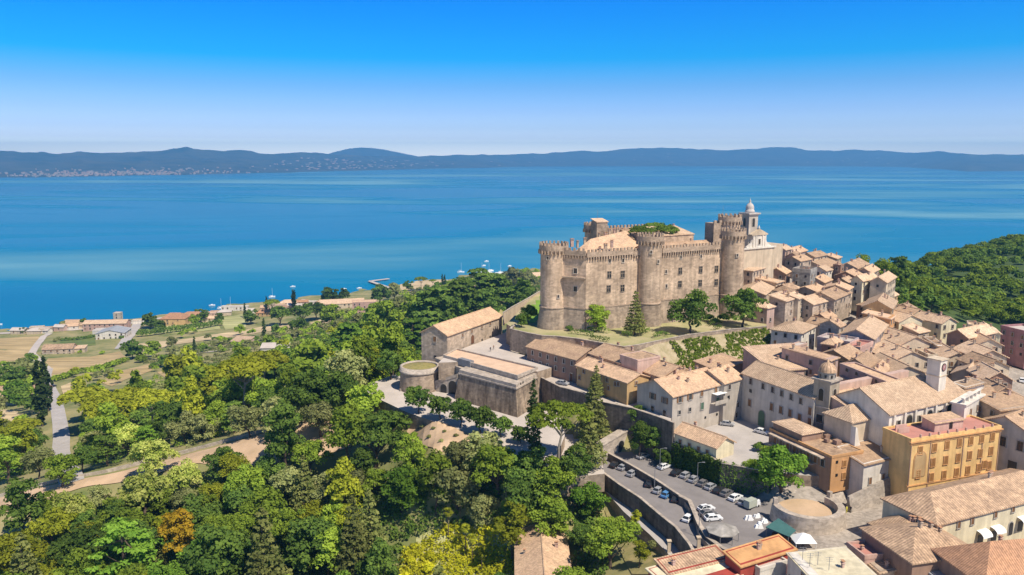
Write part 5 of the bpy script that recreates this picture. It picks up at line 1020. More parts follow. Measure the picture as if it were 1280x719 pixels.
wall_line('lane_wall', 'shade-darkened stone wall between the car park and the lower lane', [(757,564.5),(790,582),(820,599.5),(850,619.5)], -24.6, -21.3, .5, 'shade_dark_stone')
wall_line('lane_wall', 'curving rough stone wall below the gazebo', [(850,620),(862,626),(868,640),(874,655),(884,671),(900,683),(914,690)], -24.7, -21.3, .8, 'shade_dark_stone')
wall_line('lane_wall', 'tall dark wall between the lower lane and the footpath', [(753,590),(775,606),(800,622),(826,644),(845,659),(862,680),(873,700)], -29.5, -22.7, .5, 'shade_dark_stone')
wall_line('plaza_wall', 'low kerb wall curving along the plaza below the bastion', [(500,487),(512,484),(530,490),(560,501),(600,516),(640,532),(660,541)], -18.5, -17.4, .5, 'bastion_l')
wall_line('path_wall', 'low stone wall along the lower tan path', [(0,626),(60,608),(120,595),(230,570),(262,562),(330,544),(380,530),(425,520)], -70, -27, .5, 'bastion_l') if False else None
# low wall draped beside the tan path
pp = [T(a, b) for a, b in ((-20,628),(30,613),(80,601),(130,592),(190,577),(262,559),(330,540),(380,527),(430,515))]
t = thing('path_wall', 'long low stone wall bordering the tan path on the left', 'wall', pp[4], uniq=True); mb = MB()
for a, b in zip(pp, pp[1:]):
    d = Vector((b.x-a.x, b.y-a.y)).normalized(); n_ = Vector((-d.y, d.x))*.25
    mb.hexa([(a.x-n_.x, a.y-n_.y, a.z-2), (b.x-n_.x, b.y-n_.y, b.z-2), (b.x+n_.x, b.y+n_.y, b.z-2), (a.x+n_.x, a.y+n_.y, a.z-2)], [(a.x-n_.x, a.y-n_.y, a.z+1.1), (b.x-n_.x, b.y-n_.y, b.z+1.1), (b.x+n_.x, b.y+n_.y, b.z+1.1), (a.x+n_.x, a.y+n_.y, a.z+1.1)])
mb.build('masonry', M['bastion_l'], t)
# round terrace with its thick ring wall
rt = thing('round_terrace', 'thick horseshoe shaped stone parapet round the small tan terrace', 'parapet', (W(1010, 628, -18).x, W(1010, 628, -18).y, -20), uniq=True)
c = rt.location; mb = MB(); a0, a1 = R(175), R(395)
for i in range(36):
    a, b = a0+(a1-a0)*i/36, a0+(a1-a0)*(i+1)/36; q = lambda r, an, z: (c.x+r*math.cos(an), c.y+r*math.sin(an), z)
    mb.hexa([q(6.4, a, -23.5), q(8.7, a, -23.5), q(8.7, b, -23.5), q(6.4, b, -23.5)], [q(6.4, a, -18.4), q(8.0, a, -18.4), q(8.0, b, -18.4), q(6.4, b, -18.4)])
mb.build('ring_wall', M['bastion_l'], rt)
for a in (R(178), R(390)): mb = MB(); mb.box((c.x+7.4*math.cos(a), c.y+7.4*math.sin(a), -18.8), (.9, .9, 3.6), a); mb.build('pillar', M['bastion_l'], rt)
# portal with arches at the upper end of the car park
A0, A1 = W(756, 561, -19.8), W(797, 546.5, -17.2); F = Frame(W(757, 571, -22), W(800, 556, -22)); L = F.L
t = thing('arched_portal', 'stone portal wall with dark arches at the top of the car park', 'portal', F.p(L/2, 0, -22), uniq=True)
mb = MB(); mb.hexa([F.p(-1, 0, -23), F.p(L, 0, -23), F.p(L, 2.5, -23), F.p(-1, 2.5, -23)], [F.p(-1, 0, -18.6), F.p(L, 0, -15.6), F.p(L, 2.5, -15.6), F.p(-1, 2.5, -18.6)]); mb.build('masonry', M['bastion_l'], t)
mb = MB(); mb.hexa([F.p(-1.2, -.2, -18.59), F.p(L+.2, -.2, -15.59), F.p(L+.2, 2.7, -15.59), F.p(-1.2, 2.7, -18.59)], [F.p(-1.2, -.2, -18.3), F.p(L+.2, -.2, -15.3), F.p(L+.2, 2.7, -15.3), F.p(-1.2, 2.7, -18.3)]); mb.build('coping', M['bastion_l'], t)
for s, h_ in ((L*.43, 3.2), (L*.80, 4.4)): arch_part('arch', t, F.p(s, -.02, -22), F.rz, 2.3, h_)
# ------------------------------------------------------------------ roads and fields draped over the land
def road(name, pts, w_, m, off=.35): return drape(name, ribbon([(T(a, b).x, T(a, b).y) for a, b in pts], w_), off, m, world=True)
drape('tan_path', [(-30,632),(30,615),(80,604),(130,595),(190,580),(262,562),(330,543),(380,530),(430,519),(440,560),(395,572),(330,585),(250,581),(190,594),(120,608),(60,624),(0,645),(-30,652)], .3, M['dirt'])
drape('tan_terrace', [(512,522),(545,528),(590,545),(590,572),(545,570),(505,548)], .3, M['dirt'])
drape('dry_slope', [(760,618),(800,645),(838,690),(830,719),(790,719),(770,680),(756,640)], .25, mat('dry_slope_grass', (.36, .29, .13), col2=(.20, .19, .07), scale=.3))
drape('bright_lawn', [(631,393),(641,386.5),(661,375),(677,366),(677,396),(668,404),(650,404)], .24, M['lawn'])
FIELDS = [('hay_field', 'hay', [(-20,424),(48,421),(52,428),(38,452),(20,462),(-20,464)]), ('hay_field', 'hay', [(50,462),(60,449),(110,447),(150,440),(158,447),(150,455),(120,462),(90,466),(62,471)]),
    ('green_field', 'field_g', [(78,424),(118,419),(120,432),(86,436),(74,430)]), ('hay_field', 'hay_pale', [(163,437),(175,430),(250,422),(300,414),(345,406),(372,408),(350,413),(300,420),(255,426),(215,432),(185,440)]),
    ('pale_field', 'field_yg', [(274,398),(304,393),(308,409),(282,413)]), ('pale_field', 'field_yg', [(180,411),(270,401),(276,412),(225,417),(182,419)]),
    ('hay_field', 'hay', [(126,478),(145,466),(190,455),(190,464),(160,474),(140,484)]), ('dirt_lot', 'hay_pale', [(76,484),(92,478),(95,494),(82,502)]), ('hay_field', 'hay', [(196,466),(232,458),(240,466),(205,472)]),
    ('hay_field', 'hay_pale', [(387,404),(410,397),(428,398),(400,410)]), ('beach', 'hay_pale', [(500,356),(520,352),(560,350),(556,357),(530,362),(500,366)]), ('meadow', 'field_yg', [(520,675),(560,655),(640,650),(645,719),(520,735)]),
    ('hay_field', 'hay', [(470,420),(500,412),(505,416),(478,426)]), ('dirt_lot', 'hay_pale', [(0,512),(22,515),(30,535),(0,545)])]
for nm, m, P in FIELDS: drape(nm, P, .22 if m != 'hay_pale' else .3, M[m])
road('country_road', [(90,605),(80,584),(76,566),(77,548),(75,530),(72,512),(67,494),(61,482),(58,470),(60,462)], [7.5,7.5,7.5,7.5,7,7,6.5,6.5,6.5,7], M['asphalt_l'], .45)
road('white_track', [(60,463),(48,452),(40,443),(48,430),(55,421),(62,418)], 6, M['concrete'], .5)
road('shore_road', [(150,437),(158,425),(168,413),(174,402)], 9, M['asphalt_l'], .5)
road('shore_track', [(-20,418),(40,416),(90,413),(150,407),(178,402),(210,397),(260,394)], 9, M['concrete'], .4)
road('farm_track', [(200,449),(250,442),(290,437)], 5, M['concrete'], .45)
road('garden_path', [(630,404),(650,401.5),(664,409)], 3, M['concrete'], .2) if False else None
# ------------------------------------------------------------------ cars
def rim_profile(pts, y0, y1, inset=0): pass
PAINT = ['white', 'silver', 'grey', 'black', 'blue', 'red']
CARP = {}
def car_proto(paint, van=False):
    key = (paint, van)
    L, Wd = (4.15, 1.75) if not van else (4.9, 1.95); hw = Wd/2
    t = thing('parked_car' if not van else 'parked_van', '', 'car', (0, 0, 0))
    if van: low = [(-2.4,.35),(2.35,.35),(2.45,.6),(2.4,.95),(1.75,1.15),(1.1,1.2),(-2.4,1.2)]; top = [(1.7,1.1),(1.0,1.95),(-2.3,2.0),(-2.42,1.15)]
    else: low = [(-2.05,.32),(1.95,.32),(2.08,.5),(2.05,.72),(1.85,.86),(1.0,.95),(-1.75,.97),(-2.02,.85),(-2.08,.55)]; top = [(1.05,.92),(.35,1.42),(-1.15,1.46),(-1.85,.95)]
    mb = MB()
    def loft(pts, ws):                                # a profile swept across the width, narrower at the sides
        n = len(pts)
        secs = [(-hw*ws[1], .94), (-hw*ws[0], 1.0) if False else (-hw*ws[0]*.93, 1.0), (hw*ws[0]*.93, 1.0), (hw*ws[1], .94)]
        cx_ = sum(p[0] for p in pts)/n; cz = sum(p[1] for p in pts)/n; b = len(mb.v)
        for y, k in secs:
            for x, z in pts: mb.v.append((cx_+(x-cx_)*k, y, cz+(z-cz)*k))
        for j in range(3):
            for i in range(n): mb.f.append((b+j*n+i, b+j*n+(i+1) % n, b+(j+1)*n+(i+1) % n, b+(j+1)*n+i)); mb.m.append(0)
        mb.f.append(tuple(b+i for i in range(n))[::-1]); mb.f.append(tuple(b+3*n+i for i in range(n))); mb.m += [0, 0]
    loft(low[::-1], (1, 1)); mb.build('body', M['car_'+paint], t, smooth=False)
    mb = MB(); x0, x1, x2, x3 = top[0][0], top[1][0], top[2][0], top[3][0]; zb, zt = top[0][1], top[1][1]
    mb.hexa([(x0, -hw*.92, zb), (x3, -hw*.92, zb), (x3, hw*.92, zb), (x0, hw*.92, zb)], [(x1, -hw*.74, zt), (x2, -hw*.74, zt), (x2, hw*.74, zt), (x1, hw*.74, zt)]); mb.build('windows', M['glass'], t)
    mb = MB(); mb.hexa([(x1+.1, -hw*.76, zt-.03), (x2-.08, -hw*.76, zt-.03), (x2-.08, hw*.76, zt-.03), (x1+.1, hw*.76, zt-.03)], [(x1-.02, -hw*.66, zt+.05), (x2+.1, -hw*.66, zt+.05), (x2+.1, hw*.66, zt+.05), (x1-.02, hw*.66, zt+.05)])
    for sy in (-1, 1):
        for xa, xb, w_ in ((x0, x1, .05), (-.35, -.35, .05), (x3, x2, .07)):
            mb.hexa([(xa-w_, sy*hw*.935, zb), (xa+w_, sy*hw*.935, zb), (xa+w_, sy*hw*.90, zb), (xa-w_, sy*hw*.90, zb)], [(xb-w_, sy*hw*.755, zt), (xb+w_, sy*hw*.755, zt), (xb+w_, sy*hw*.72, zt), (xb-w_, sy*hw*.72, zt)])
    mb.build('roof', M['car_'+paint], t)
    for sx in (1.28, -1.28):
        for sy in (-1, 1):
            mb = MB(); y = sy*(hw-.1); mb.tube((sx*(1.15 if van else 1), y-.11, .32), (sx*(1.15 if van else 1), y+.11, .32), .32, n=14); wh = mb.build('wheel', M['tyre'], t)
            mb = MB(); y2 = sy*(hw+.005); mb.tube((sx*(1.15 if van else 1), y2, .32), (sx*(1.15 if van else 1), y2+sy*.02, .32), .19, n=10); mb.build('rim', M['car_silver'], wh)
    for sy in (-1, 1): mb = MB(); mb.box((2.02+(.38 if van else 0), sy*hw*.7, .68), (.1, .36, .16)); mb.build('headlight', M['lamp'], t)
    for sy in (-1, 1): mb = MB(); mb.box((-2.04-(.35 if van else 0), sy*hw*.78, .74), (.1, .22, .2)); mb.build('tail_light', M['car_red'], t)
    REG.pop(); return t
def car(paint, px, py, z, deg, label, group='cars in the car park', van=False):
    k = (paint, van); p = W(px, py, z)
    if k not in CARP:
        o = CARP[k] = car_proto(paint, van); o.location = p; o.rotation_euler = (0, 0, R(deg))
    else: o = copy_thing(CARP[k], p, R(deg))
    o.name = 'parked_van' if van else 'parked_car'
    reg(o, label, 'van' if van else 'car', group); return o
k4 = lambda x, y: (740+x/4.492, 540+y/4.492)
G1 = 'cars parked along the lower lane'
for c_, x, y, d, lb in (('black',130,195,50,'black car at the top of the lower lane'),('silver',178,208,48,'silver hatchback second down the lower lane'),('silver',228,243,48,'silver hatchback third down the lower lane'),('black',318,300,75,'black car alone in the middle of the lower lane'),('silver',375,338,50,'silver car beside the blue car'),('blue',420,362,50,'light blue car in the lower lane'),('black',468,385,72,'black car with pale roof next to the blue car'),('white',542,495,52,'white car driving in the lower lane by the rough wall')):
    car(c_, *k4(x, y), -23.4, d, lb, G1)
for c_, x, y, d, lb in (('silver',285,146,40,'silver car parked in front of the stone arches'),('white',405,204,38,'white car on its own near the arches'),('black',475,240,45,'black car under the shaded retaining wall'),('silver',528,253,46,'first silver car in the shaded parking row'),('silver',573,276,47,'second silver car in the shaded parking row'),('grey',625,298,46,'grey car in the shaded parking row'),('silver',668,318,43,'third silver car in the shaded parking row'),('black',712,338,46,'black car between silver and white cars in the row'),('grey',755,354,44,'dark grey car left of the white saloon'),('white',805,380,40,'white saloon in the shaded parking row'),('silver',855,404,42,'silver car beside the small box truck'),('white',640,441,22,'white car beside the curving rough wall'),('grey',652,470,15,'grey car between two white cars by the rough wall'),('white',680,495,10,'white car next to the grey gazebo')):
    car(c_, *k4(x, y), -22, d, lb)
car('silver', 909, 532, -16, -20, 'silver car in the yard below the grey palazzo', 'cars in the streets'); car('white', 952, 542, -16, -45, 'white car at the corner of the white palazzo', 'cars in the streets')
car('silver', 703, 481, -10.5, -30, 'silver car on the street below the brown palazzo', 'cars in the streets'); car('white', 1128, 631, -21.8, 15, 'white car parked below the yellow palazzo', 'cars in the streets')
for c_, p_, d, lb in (('white', (1250, 575), 40, 'white car in the street behind the yellow palazzo'), ('white', (965, 432), 70, 'white car in the dark alley right of the ivy bank'), ('grey', (1272, 441), 10, 'dark car beside the dull pink building'), ('white', (1270, 452), 5, 'white car near the dull pink building'), ('white', (1277, 478), 60, 'white car at the right edge street'), ('black', (67, 485), 70, 'dark car on the country road'), ('silver', (1264, 584), 40, 'silver car at the foot of the temple front')):
    g_ = T(*p_); o = car(c_, p_[0], p_[1], g_.z+.3, d, lb, 'cars in the streets'); o.location = (g_.x, g_.y, g_.z+(.5 if p_[0] < 100 else .1))
for p_, lb in (((1109, 447), 'white van in the narrow street by the wide roofed houses'), ((1104, 466), 'white van behind the half moon wing')):
    g_ = T(*p_); o = car('white', p_[0], p_[1], 0, 80, lb, 'cars in the streets', True); o.location = (g_.x, g_.y, g_.z+.2)
# small box truck
p = W(*k4(897, 425), -22); t = thing('box_truck', 'small white box truck with grey green tarpaulin body', 'truck', p, R(35), uniq=True); t.scale = (.8, .8, .8)
def loc(t, x, y, z): a = t.rotation_euler[2]; return (t.location.x+x*math.cos(a)-y*math.sin(a), t.location.y+x*math.sin(a)+y*math.cos(a), t.location.z+z)
def lbox(t, name, c, s, m, par=None):
    mb = MB(); mb.box(c, s); me = bpy.data.meshes.new(name); me.from_pydata(mb.v, [], mb.f); me.materials.append(m); o = bpy.data.objects.new(name, me); COL.objects.link(o); o.parent = par or t; return o
lbox(t, 'cargo_box', (-.8, 0, 1.75), (3.6, 2.1, 2.2), mat('tarpaulin', (.42, .44, .36), var=.15)); cab = lbox(t, 'cab', (1.95, 0, 1.2), (1.6, 1.95, 1.7), M['car_white']); lbox(t, 'windscreen', (2.72, 0, 1.55), (.1, 1.7, .6), M['glass'], cab); lbox(t, 'chassis', (0, 0, .55), (5.2, 1.2, .2), M['metal'])
for sx in (1.9, -1.7):
    for sy in (-1, 1): mb = MB(); mb.tube((sx, sy*.85-.13, .4), (sx, sy*.85+.13, .4), .4, n=14); me = mb.build('wheel', M['tyre'], None); me.parent = t
# gazebo
g0 = W(*k4(732, 555), -20.2); t = thing('gazebo', 'grey eight sided canopy on posts beside the rough wall', 'gazebo', (g0.x, g0.y, -22), uniq=True)
oc = [(g0.x+3.6*math.cos(a+.4), g0.y+3.6*math.sin(a+.4)) for a in np.linspace(0, 2*math.pi, 9)[:-1]]
mb = MB(); mb.hexa([(x, y, -19.9) for x, y in oc], [(g0.x+(x-g0.x)*.02, g0.y+(y-g0.y)*.02, -19.0) for x, y in oc]); mb.prism(oc, -20.05, -19.905); mb.build('canopy', M['w_greystone'], t)
for i in range(0, 8): mb = MB(); x, y = oc[i]; x, y = g0.x+(x-g0.x)*.95, g0.y+(y-g0.y)*.95; mb.tube((x, y, -22), (x, y, -20), .07); mb.build('post', M['metal'], t)
# market stalls
q = [W(957, 659, -19.4), W(973, 648, -19.4), W(995, 663, -19.4), W(986, 671, -19.4)]; c = sum(q, Vector())/4
t = thing('market_stall', 'dark green canopy stall at the end of the car park', 'stall', (c.x, c.y, -22), uniq=True)
mb = MB(); mb.hexa([(p.x, p.y, -19.5) for p in q][::-1], [(p.x, p.y, -19.35) for p in q][::-1]); mb.hexa([(p.x, p.y, -20.4) for p in q][::-1][:2]+[((q[0].x+q[1].x)/2, q[0].y, -20.4)], [(p.x, p.y, -19.5) for p in q][::-1][:2]+[((q[0].x+q[1].x)/2, q[0].y, -19.5)]) if False else None; mb.build('canopy', M['teal'], t)
for p in q: mb = MB(); k = c+(p-c)*.94; mb.tube((k.x, k.y, -22), (k.x, k.y, -19.5), .07); mb.build('post', M['metal'], t)
mb = MB(); mb.box((c.x, c.y, -21.5), (4, 1.2, 1.0), -.6); mb.build('counter', M['wood'], t)
for i, (x, y, s) in enumerate(((880, 490, .9), (925, 478, .7), (935, 535, .9), (968, 508, .7))):
    p = W(*k4(x, y), -22); t = thing('folded_tent', 'white folded market tent heap on the car park', 'tent heap', p, group='white folded tents')
    mb = MB(); 
    for j in range(4):
        a = j*1.7+i; mb.hexa([(p.x+math.cos(a)*.5*s+dx*.7*s, p.y+math.sin(a)*.5*s+dy*.5*s, -22) for dx, dy in ((-1, -1), (1, -1), (1, 1), (-1, 1))], [(p.x+math.cos(a)*.5*s+dx*.35*s, p.y+math.sin(a)*.5*s+dy*.3*s, -22+s*(.5+.25*j)) for dx, dy in ((-1, -1), (1, -1), (1, 1), (-1, 1))])
    mb.build('cloth', M['whitep'], t)
p = W(1004, 672, -20); t = thing('white_tent', 'white peaked tent beside the dark green stall', 'tent', (p.x, p.y, -22), uniq=True)
mb = MB(); mb.hexa([(p.x+a*2.3, p.y+b*2, -20.4) for a, b in ((-1, -1), (1, -1), (1, 1), (-1, 1))], [(p.x+a*.2, p.y+b*.2, -19.0) for a, b in ((-1, -1), (1, -1), (1, 1), (-1, 1))]); mb.build('canopy', M['whitep'], t)
for a, b in ((-1, -1), (1, -1), (1, 1), (-1, 1)): mb = MB(); mb.tube((p.x+a*2.1, p.y+b*1.8, -22), (p.x+a*2.1, p.y+b*1.8, -20.3), .06); mb.build('pole', M['whitep'], t)
# boundary stone pillar at the lane end, street lamps
for px_, py_, z_, lb in ((873, 686, -23.4, 'pale square pillar at the lower end of the lane wall'), (836, 690, -27, 'white pillar at the lower end of the footpath')):
    p = W(px_, py_, z_); t = thing('gate_pillar', lb, 'pillar', p, uniq=True); mb = MB(); mb.box((p.x, p.y, z_+1.3), (.7, .7, 2.6)); mb.build('shaft', M['w_cream'], t); mb = MB(); mb.box((p.x, p.y, z_+2.7), (1.0, 1.0, .2)); mb.build('cap', M['w_cream'], t)
def aerial(px, py, z, h, lb):
    p = W(px, py, z); t = thing('roof_aerial', lb, 'aerial', p, uniq=False, group='television aerials')
    mb = MB(); mb.tube(p, (p.x, p.y, p.z+h), .05); mb.build('mast', M['metal'], t)
    for k in range(3): mb = MB(); mb.tube((p.x-.7+.1*k, p.y, p.z+h-.1-.35*k), (p.x+.7-.1*k, p.y, p.z+h-.1-.35*k), .03); mb.build('rod', M['metal'], t)
for px_, py_ in ((1003, 700), (1012, 708), (1022, 706), (1036, 713)): aerial(px_, py_, -14.6, 2.6, 'thin metal aerial on the flat cream roof')
# people
def person(px, py, z, deg, label, shirt, legs):
    bmv = [(0,0,.95),(0,0,1.2),(0,0,1.42),(0,0,1.53),(0,.01,1.66), (-.1,0,.9),(-.12,.03,.5),(-.12,0,.06),(-.12,-.12,.04), (.1,0,.9),(.13,-.06,.5),(.13,.02,.06),(.13,-.1,.04), (-.19,0,1.4),(-.25,.02,1.12),(-.23,-.08,.88), (.19,0,1.4),(.25,.0,1.12),(.24,-.06,.88)]
    ed = [(0,1),(1,2),(2,3),(3,4),(0,5),(5,6),(6,7),(7,8),(0,9),(9,10),(10,11),(11,12),(2,13),(13,14),(14,15),(2,16),(16,17),(17,18)]
    rad = [.15,.15,.14,.06,.11,.1,.07,.05,.04,.1,.07,.05,.04,.07,.05,.04,.07,.05,.04]
    me = bpy.data.meshes.new('body'); me.from_pydata(bmv, ed, [])
    p = W(px, py, z); t = thing('person', label, 'person', p, R(deg), uniq=True)
    o = bpy.data.objects.new('body', me); COL.objects.link(o); md = o.modifiers.new('s', 'SKIN'); o.modifiers.new('b', 'SUBSURF').levels = 1
    for i, r in enumerate(rad): me.skin_vertices[0].data[i].radius = (r, r*.85)
    me.skin_vertices[0].data[0].use_root = True
    dg = bpy.context.evaluated_depsgraph_get(); dg.update(); ev = bpy.data.meshes.new_from_object(o.evaluated_get(dg)); bpy.data.objects.remove(o)
    ev.name = 'body'
    for m in (M['skin'], shirt, legs, M['hair']): ev.materials.append(m)
    for f in ev.polygons:
        c = f.center; f.material_index = 0 if c.z > 1.5 else 1 if c.z > .95 or abs(c.x) > .17 and c.z > .95 else 2
        if abs(c.x) > .19 and c.z < 1.05 and c.z > .7: f.material_index = 0
        if c.z > 1.7 or (c.z > 1.6 and c.y > .04): f.material_index = 3
    o = bpy.data.objects.new('body', ev); COL.objects.link(o); o.parent = t
person(613, 439.5, -7.4, 20, 'person in dark clothes walking left on the castle square', M['cloth_d'], M['cloth_d']); person(617, 437, -7.4, 10, 'person in dark clothes walking right on the castle square', M['w_brown'], M['cloth_d'])
person(1058, 641, -21.8, 30, 'person in bright yellow by the horseshoe terrace', M['cloth_y'], M['cloth_y']); person(1063, 641, -21.8, -30, 'person in dark clothes beside the one in yellow', M['cloth_d'], M['cloth_d'])
# ------------------------------------------------------------------ farms and lake front
def fb(px, py, wd, dp, h, roof, rise, wall, rmat, label, deg=0, nm='house', cat='house', chim=0, sink=1.0, z=None):
    g_ = T(px, py); a = R(deg); u = Vector((math.cos(a), math.sin(a))); A_ = Vector((g_.x, g_.y))-u*wd/2; B_ = A_+u*wd; zz = g_.z if z is None else z
    return bld(nm, label, cat, A_, B_, zz+h, dp, zz-sink-2, roof, rise, wall, rmat, chim=chim, world=True, uniq=True, ww=1.2, wh=1.6, sp=4.5, par=.5)
fb(131, 413, 42, 14, 7, 'g', 2.5, 'pink', 'roof_pale', 'long pink lake front building behind the grey warehouse', 6)
fb(138, 424, 26, 22, 5.5, 'p', 3, 'white', 'slate', 'white warehouse with grey roof near the lake', 10, 'warehouse', 'warehouse')
fb(122, 420, 9, 12, 5, 'f', 1, 'white', 'concrete', 'small white annex left of the warehouse', 10)
fb(146, 401, 7, 7, 8, 'f', 1, 'cream', 'concrete', 'short lake side block behind the pink building', 0, 'tower', 'tower')
fb(216, 407, 26, 18, 7, 'h', 5, 'ochre', 'roof_red', 'red roofed villa among trees by the lake', 5, 'villa', 'villa'); fb(240, 400, 22, 12, 5, 'h', 3, 'cream', 'roof_red', 'second red roofed villa right of the first', 8, 'villa', 'villa')
fb(262, 403, 18, 8, 4, 'g', 2, 'cream', 'roof_pale', 'low pale house by the yellow green field', 5)
fb(72, 443, 24, 12, 4.5, 'g', 3, 'stone', 'roof_brown', 'old farm barn by the white track', 12, 'barn', 'barn'); fb(92, 441, 18, 8, 3.5, 's', 1, 'cream', 'roof_pale', 'long low farm shed beside the old barn', 12, 'shed', 'shed')
fb(22, 499, 34, 9, 5, 'g', 2.4, 'cream', 'roof', 'long farmhouse with tiled roof left of the country road', 8, 'farmhouse', 'farmhouse', 2); fb(6, 508, 16, 10, 4, 'g', 2.4, 'cream', 'roof', 'second farmhouse at the left edge', 8, 'farmhouse', 'farmhouse', 1)
fb(348, 441, 26, 16, 4, 'g', 2, 'white', 'concrete', 'white roofed shed in the green fields', 5, 'shed', 'shed'); fb(299, 432, 16, 12, 3.5, 's', 2, 'stone', 'roof_pale', 'pale roofed hut behind the big pine', -10, 'hut', 'hut')
fb(334, 396, 24, 10, 4.5, 'h', 3, 'ochre', 'roof_red', 'small red roofed house in the shore trees', 5); fb(293, 389, 30, 8, 5, 'f', 1, 'white', 'concrete', 'long white lake front pavilion', 5, 'pavilion', 'pavilion')
fb(360, 384, 20, 12, 5, 'h', 3, 'cream', 'roof_pale', 'pale lake house beneath a round pine', 5); fb(428, 386, 50, 20, 6, 'g', 3.5, 'cream', 'roof_pale', 'broad resort building with pale roofs by the lake', 14, 'resort', 'resort'); fb(412, 380, 24, 10, 5, 'h', 3, 'white', 'roof', 'white lake house with dark eaves left of the resort', 5)
fb(456, 392, 26, 14, 12, 'f', 1, 'pink', 'roof', 'tall pink villa with balconies near the pier', 10, 'villa', 'villa'); fb(466, 398, 18, 8, 4, 'g', 2, 'rosy', 'roof', 'small pink house at the foot of the tall villa', 10)
fb(606, 362, 26, 12, 5, 'g', 3, 'cream', 'roof_pale', 'pale house in the trees near the marina', 10); fb(664, 352, 40, 18, 7, 'g', 4, 'cream', 'roof_pale', 'pale roofed boathouse left of the castle tower', 15, 'boathouse', 'boathouse'); fb(640, 356, 30, 9, 4, 's', 1.5, 'stone', 'roof_pale', 'long low shed by the marina', 12, 'shed', 'shed')
fb(90, 410, 16, 10, 5, 'g', 2.5, 'cream', 'roof', 'lake house with dark roof near the round tree', 5)
rr = random.Random(5)
for i in range(34):
    px_ = rr.uniform(-5, 420); py_ = float(np.interp(px_, [0, 100, 200, 300, 420], [417.5, 412, 401, 392, 377.5]))+rr.uniform(-.5, 3)
    if 108 < px_ < 165 or 195 < px_ < 250: continue
    g_ = T(px_, py_); a = R(rr.uniform(-10, 20)); u = Vector((math.cos(a), math.sin(a))); wd = rr.uniform(8, 18); A_ = Vector((g_.x, g_.y))-u*wd/2
    k = rr.choice(['g', 'h', 'f']); wl = rr.choice(['white', 'cream', 'rosy']); rm_ = rr.choice(['roof_pale', 'roof', 'concrete', 'roof_red'])
    bld('lake_hut', 'small '+{'white': 'white', 'cream': 'cream', 'rosy': 'rosy'}[wl]+' '+{'g': 'gabled', 'h': 'hip roofed', 'f': 'flat roofed'}[k]+' lake front building by the resort', 'hut', A_, A_+u*wd, g_.z+rr.uniform(3, 5), rr.uniform(6, 10), g_.z-3, k, 2, wl, rm_, chim=0, world=True, wins=[0], sp=5, group='lake front buildings')
# the pier
def pier():
    pts = [W(500, 366, LAKE), W(478, 358.5, LAKE), W(462, 353, LAKE), W(486, 350, LAKE)]
    t = thing('pier', 'wooden bathing pier bent like a hook at the lake', 'pier', (pts[1].x, pts[1].y, LAKE), uniq=True)
    for a, b in zip(pts, pts[1:]):
        F = Frame(a, b); mb = MB(); mb.hexa([F.p(0, -3, LAKE+1.6), F.p(F.L, -3, LAKE+1.6), F.p(F.L, 3, LAKE+1.6), F.p(0, 3, LAKE+1.6)], [F.p(0, -3, LAKE+2.1), F.p(F.L, -3, LAKE+2.1), F.p(F.L, 3, LAKE+2.1), F.p(0, 3, LAKE+2.1)]); mb.build('deck', M['concrete'], t)
        n_ = int(F.L/9)
        for i in range(n_):
            mb = MB(); p = F.p((i+.5)*F.L/n_, -2.4, 0); mb.tube((p[0], p[1], LAKE-3), (p[0], p[1], LAKE+1.7), .4); p = F.p((i+.5)*F.L/n_, 2.4, 0); mb.tube((p[0], p[1], LAKE-3), (p[0], p[1], LAKE+1.7), .4); mb.build('piles', M['wood'], t)
pier()
# boats
def boat_proto(sail):
    t = thing('sailing_boat' if sail else 'motor_boat', '', 'boat')
    L, w_, h = (8, 2.4, 1.3) if sail else (6.5, 2.2, 1.1); n = 9; secs = []
    for i in range(n):
        s = i/(n-1); x = -L/2+L*s; k = w_/2*(1-.25*(1-s)) * (1-s**3.2); k = max(k, .03); secs.append([(x, -k, h+.3*s*s), (x, -k*.6, .1), (x, 0, -.35+.3*s*s), (x, k*.6, .1), (x, k, h+.3*s*s)])
    mb = MB()
    for a, b in zip(secs, secs[1:]):
        for j in range(4): mb.quad(a[j], b[j], b[j+1], a[j+1])
        mb.quad(a[0], a[4], b[4], b[0])
    mb.quad(*secs[0]); mb.build('hull', M['whitep'], t)
    mb = MB(); mb.hexa([(-L*.2, -w_*.28, h), (L*.22, -w_*.25, h+.1), (L*.22, w_*.25, h+.1), (-L*.2, w_*.28, h)], [(-L*.18, -w_*.22, h+.7), (L*.12, -w_*.2, h+.7), (L*.12, w_*.2, h+.7), (-L*.18, w_*.22, h+.7)]); mb.build('cabin', M['whitep'], t)
    if sail:
        mb = MB(); mb.tube((.6, 0, h), (.6, 0, h+10), .08); mb.build('mast', M['whitep'], t); mb = MB(); mb.tube((.6, 0, h+1.3), (-3.2, 0, h+1.3), .16); mb.build('boom', M['w_white'], t)
    REG.pop(); return t
BP = {}
def boat(px, py, sail, deg, label, sc=1.0):
    p = W(px, py, LAKE)
    if sail not in BP: o = BP[sail] = boat_proto(sail); o.location = p; o.rotation_euler = (0, 0, R(deg)); o.scale = (sc,)*3
    else: o = copy_thing(BP[sail], p, R(deg), sc)
    o.name = 'sailing_boat' if sail else 'motor_boat'; reg(o, label, 'boat', 'boats on the lake'); return o
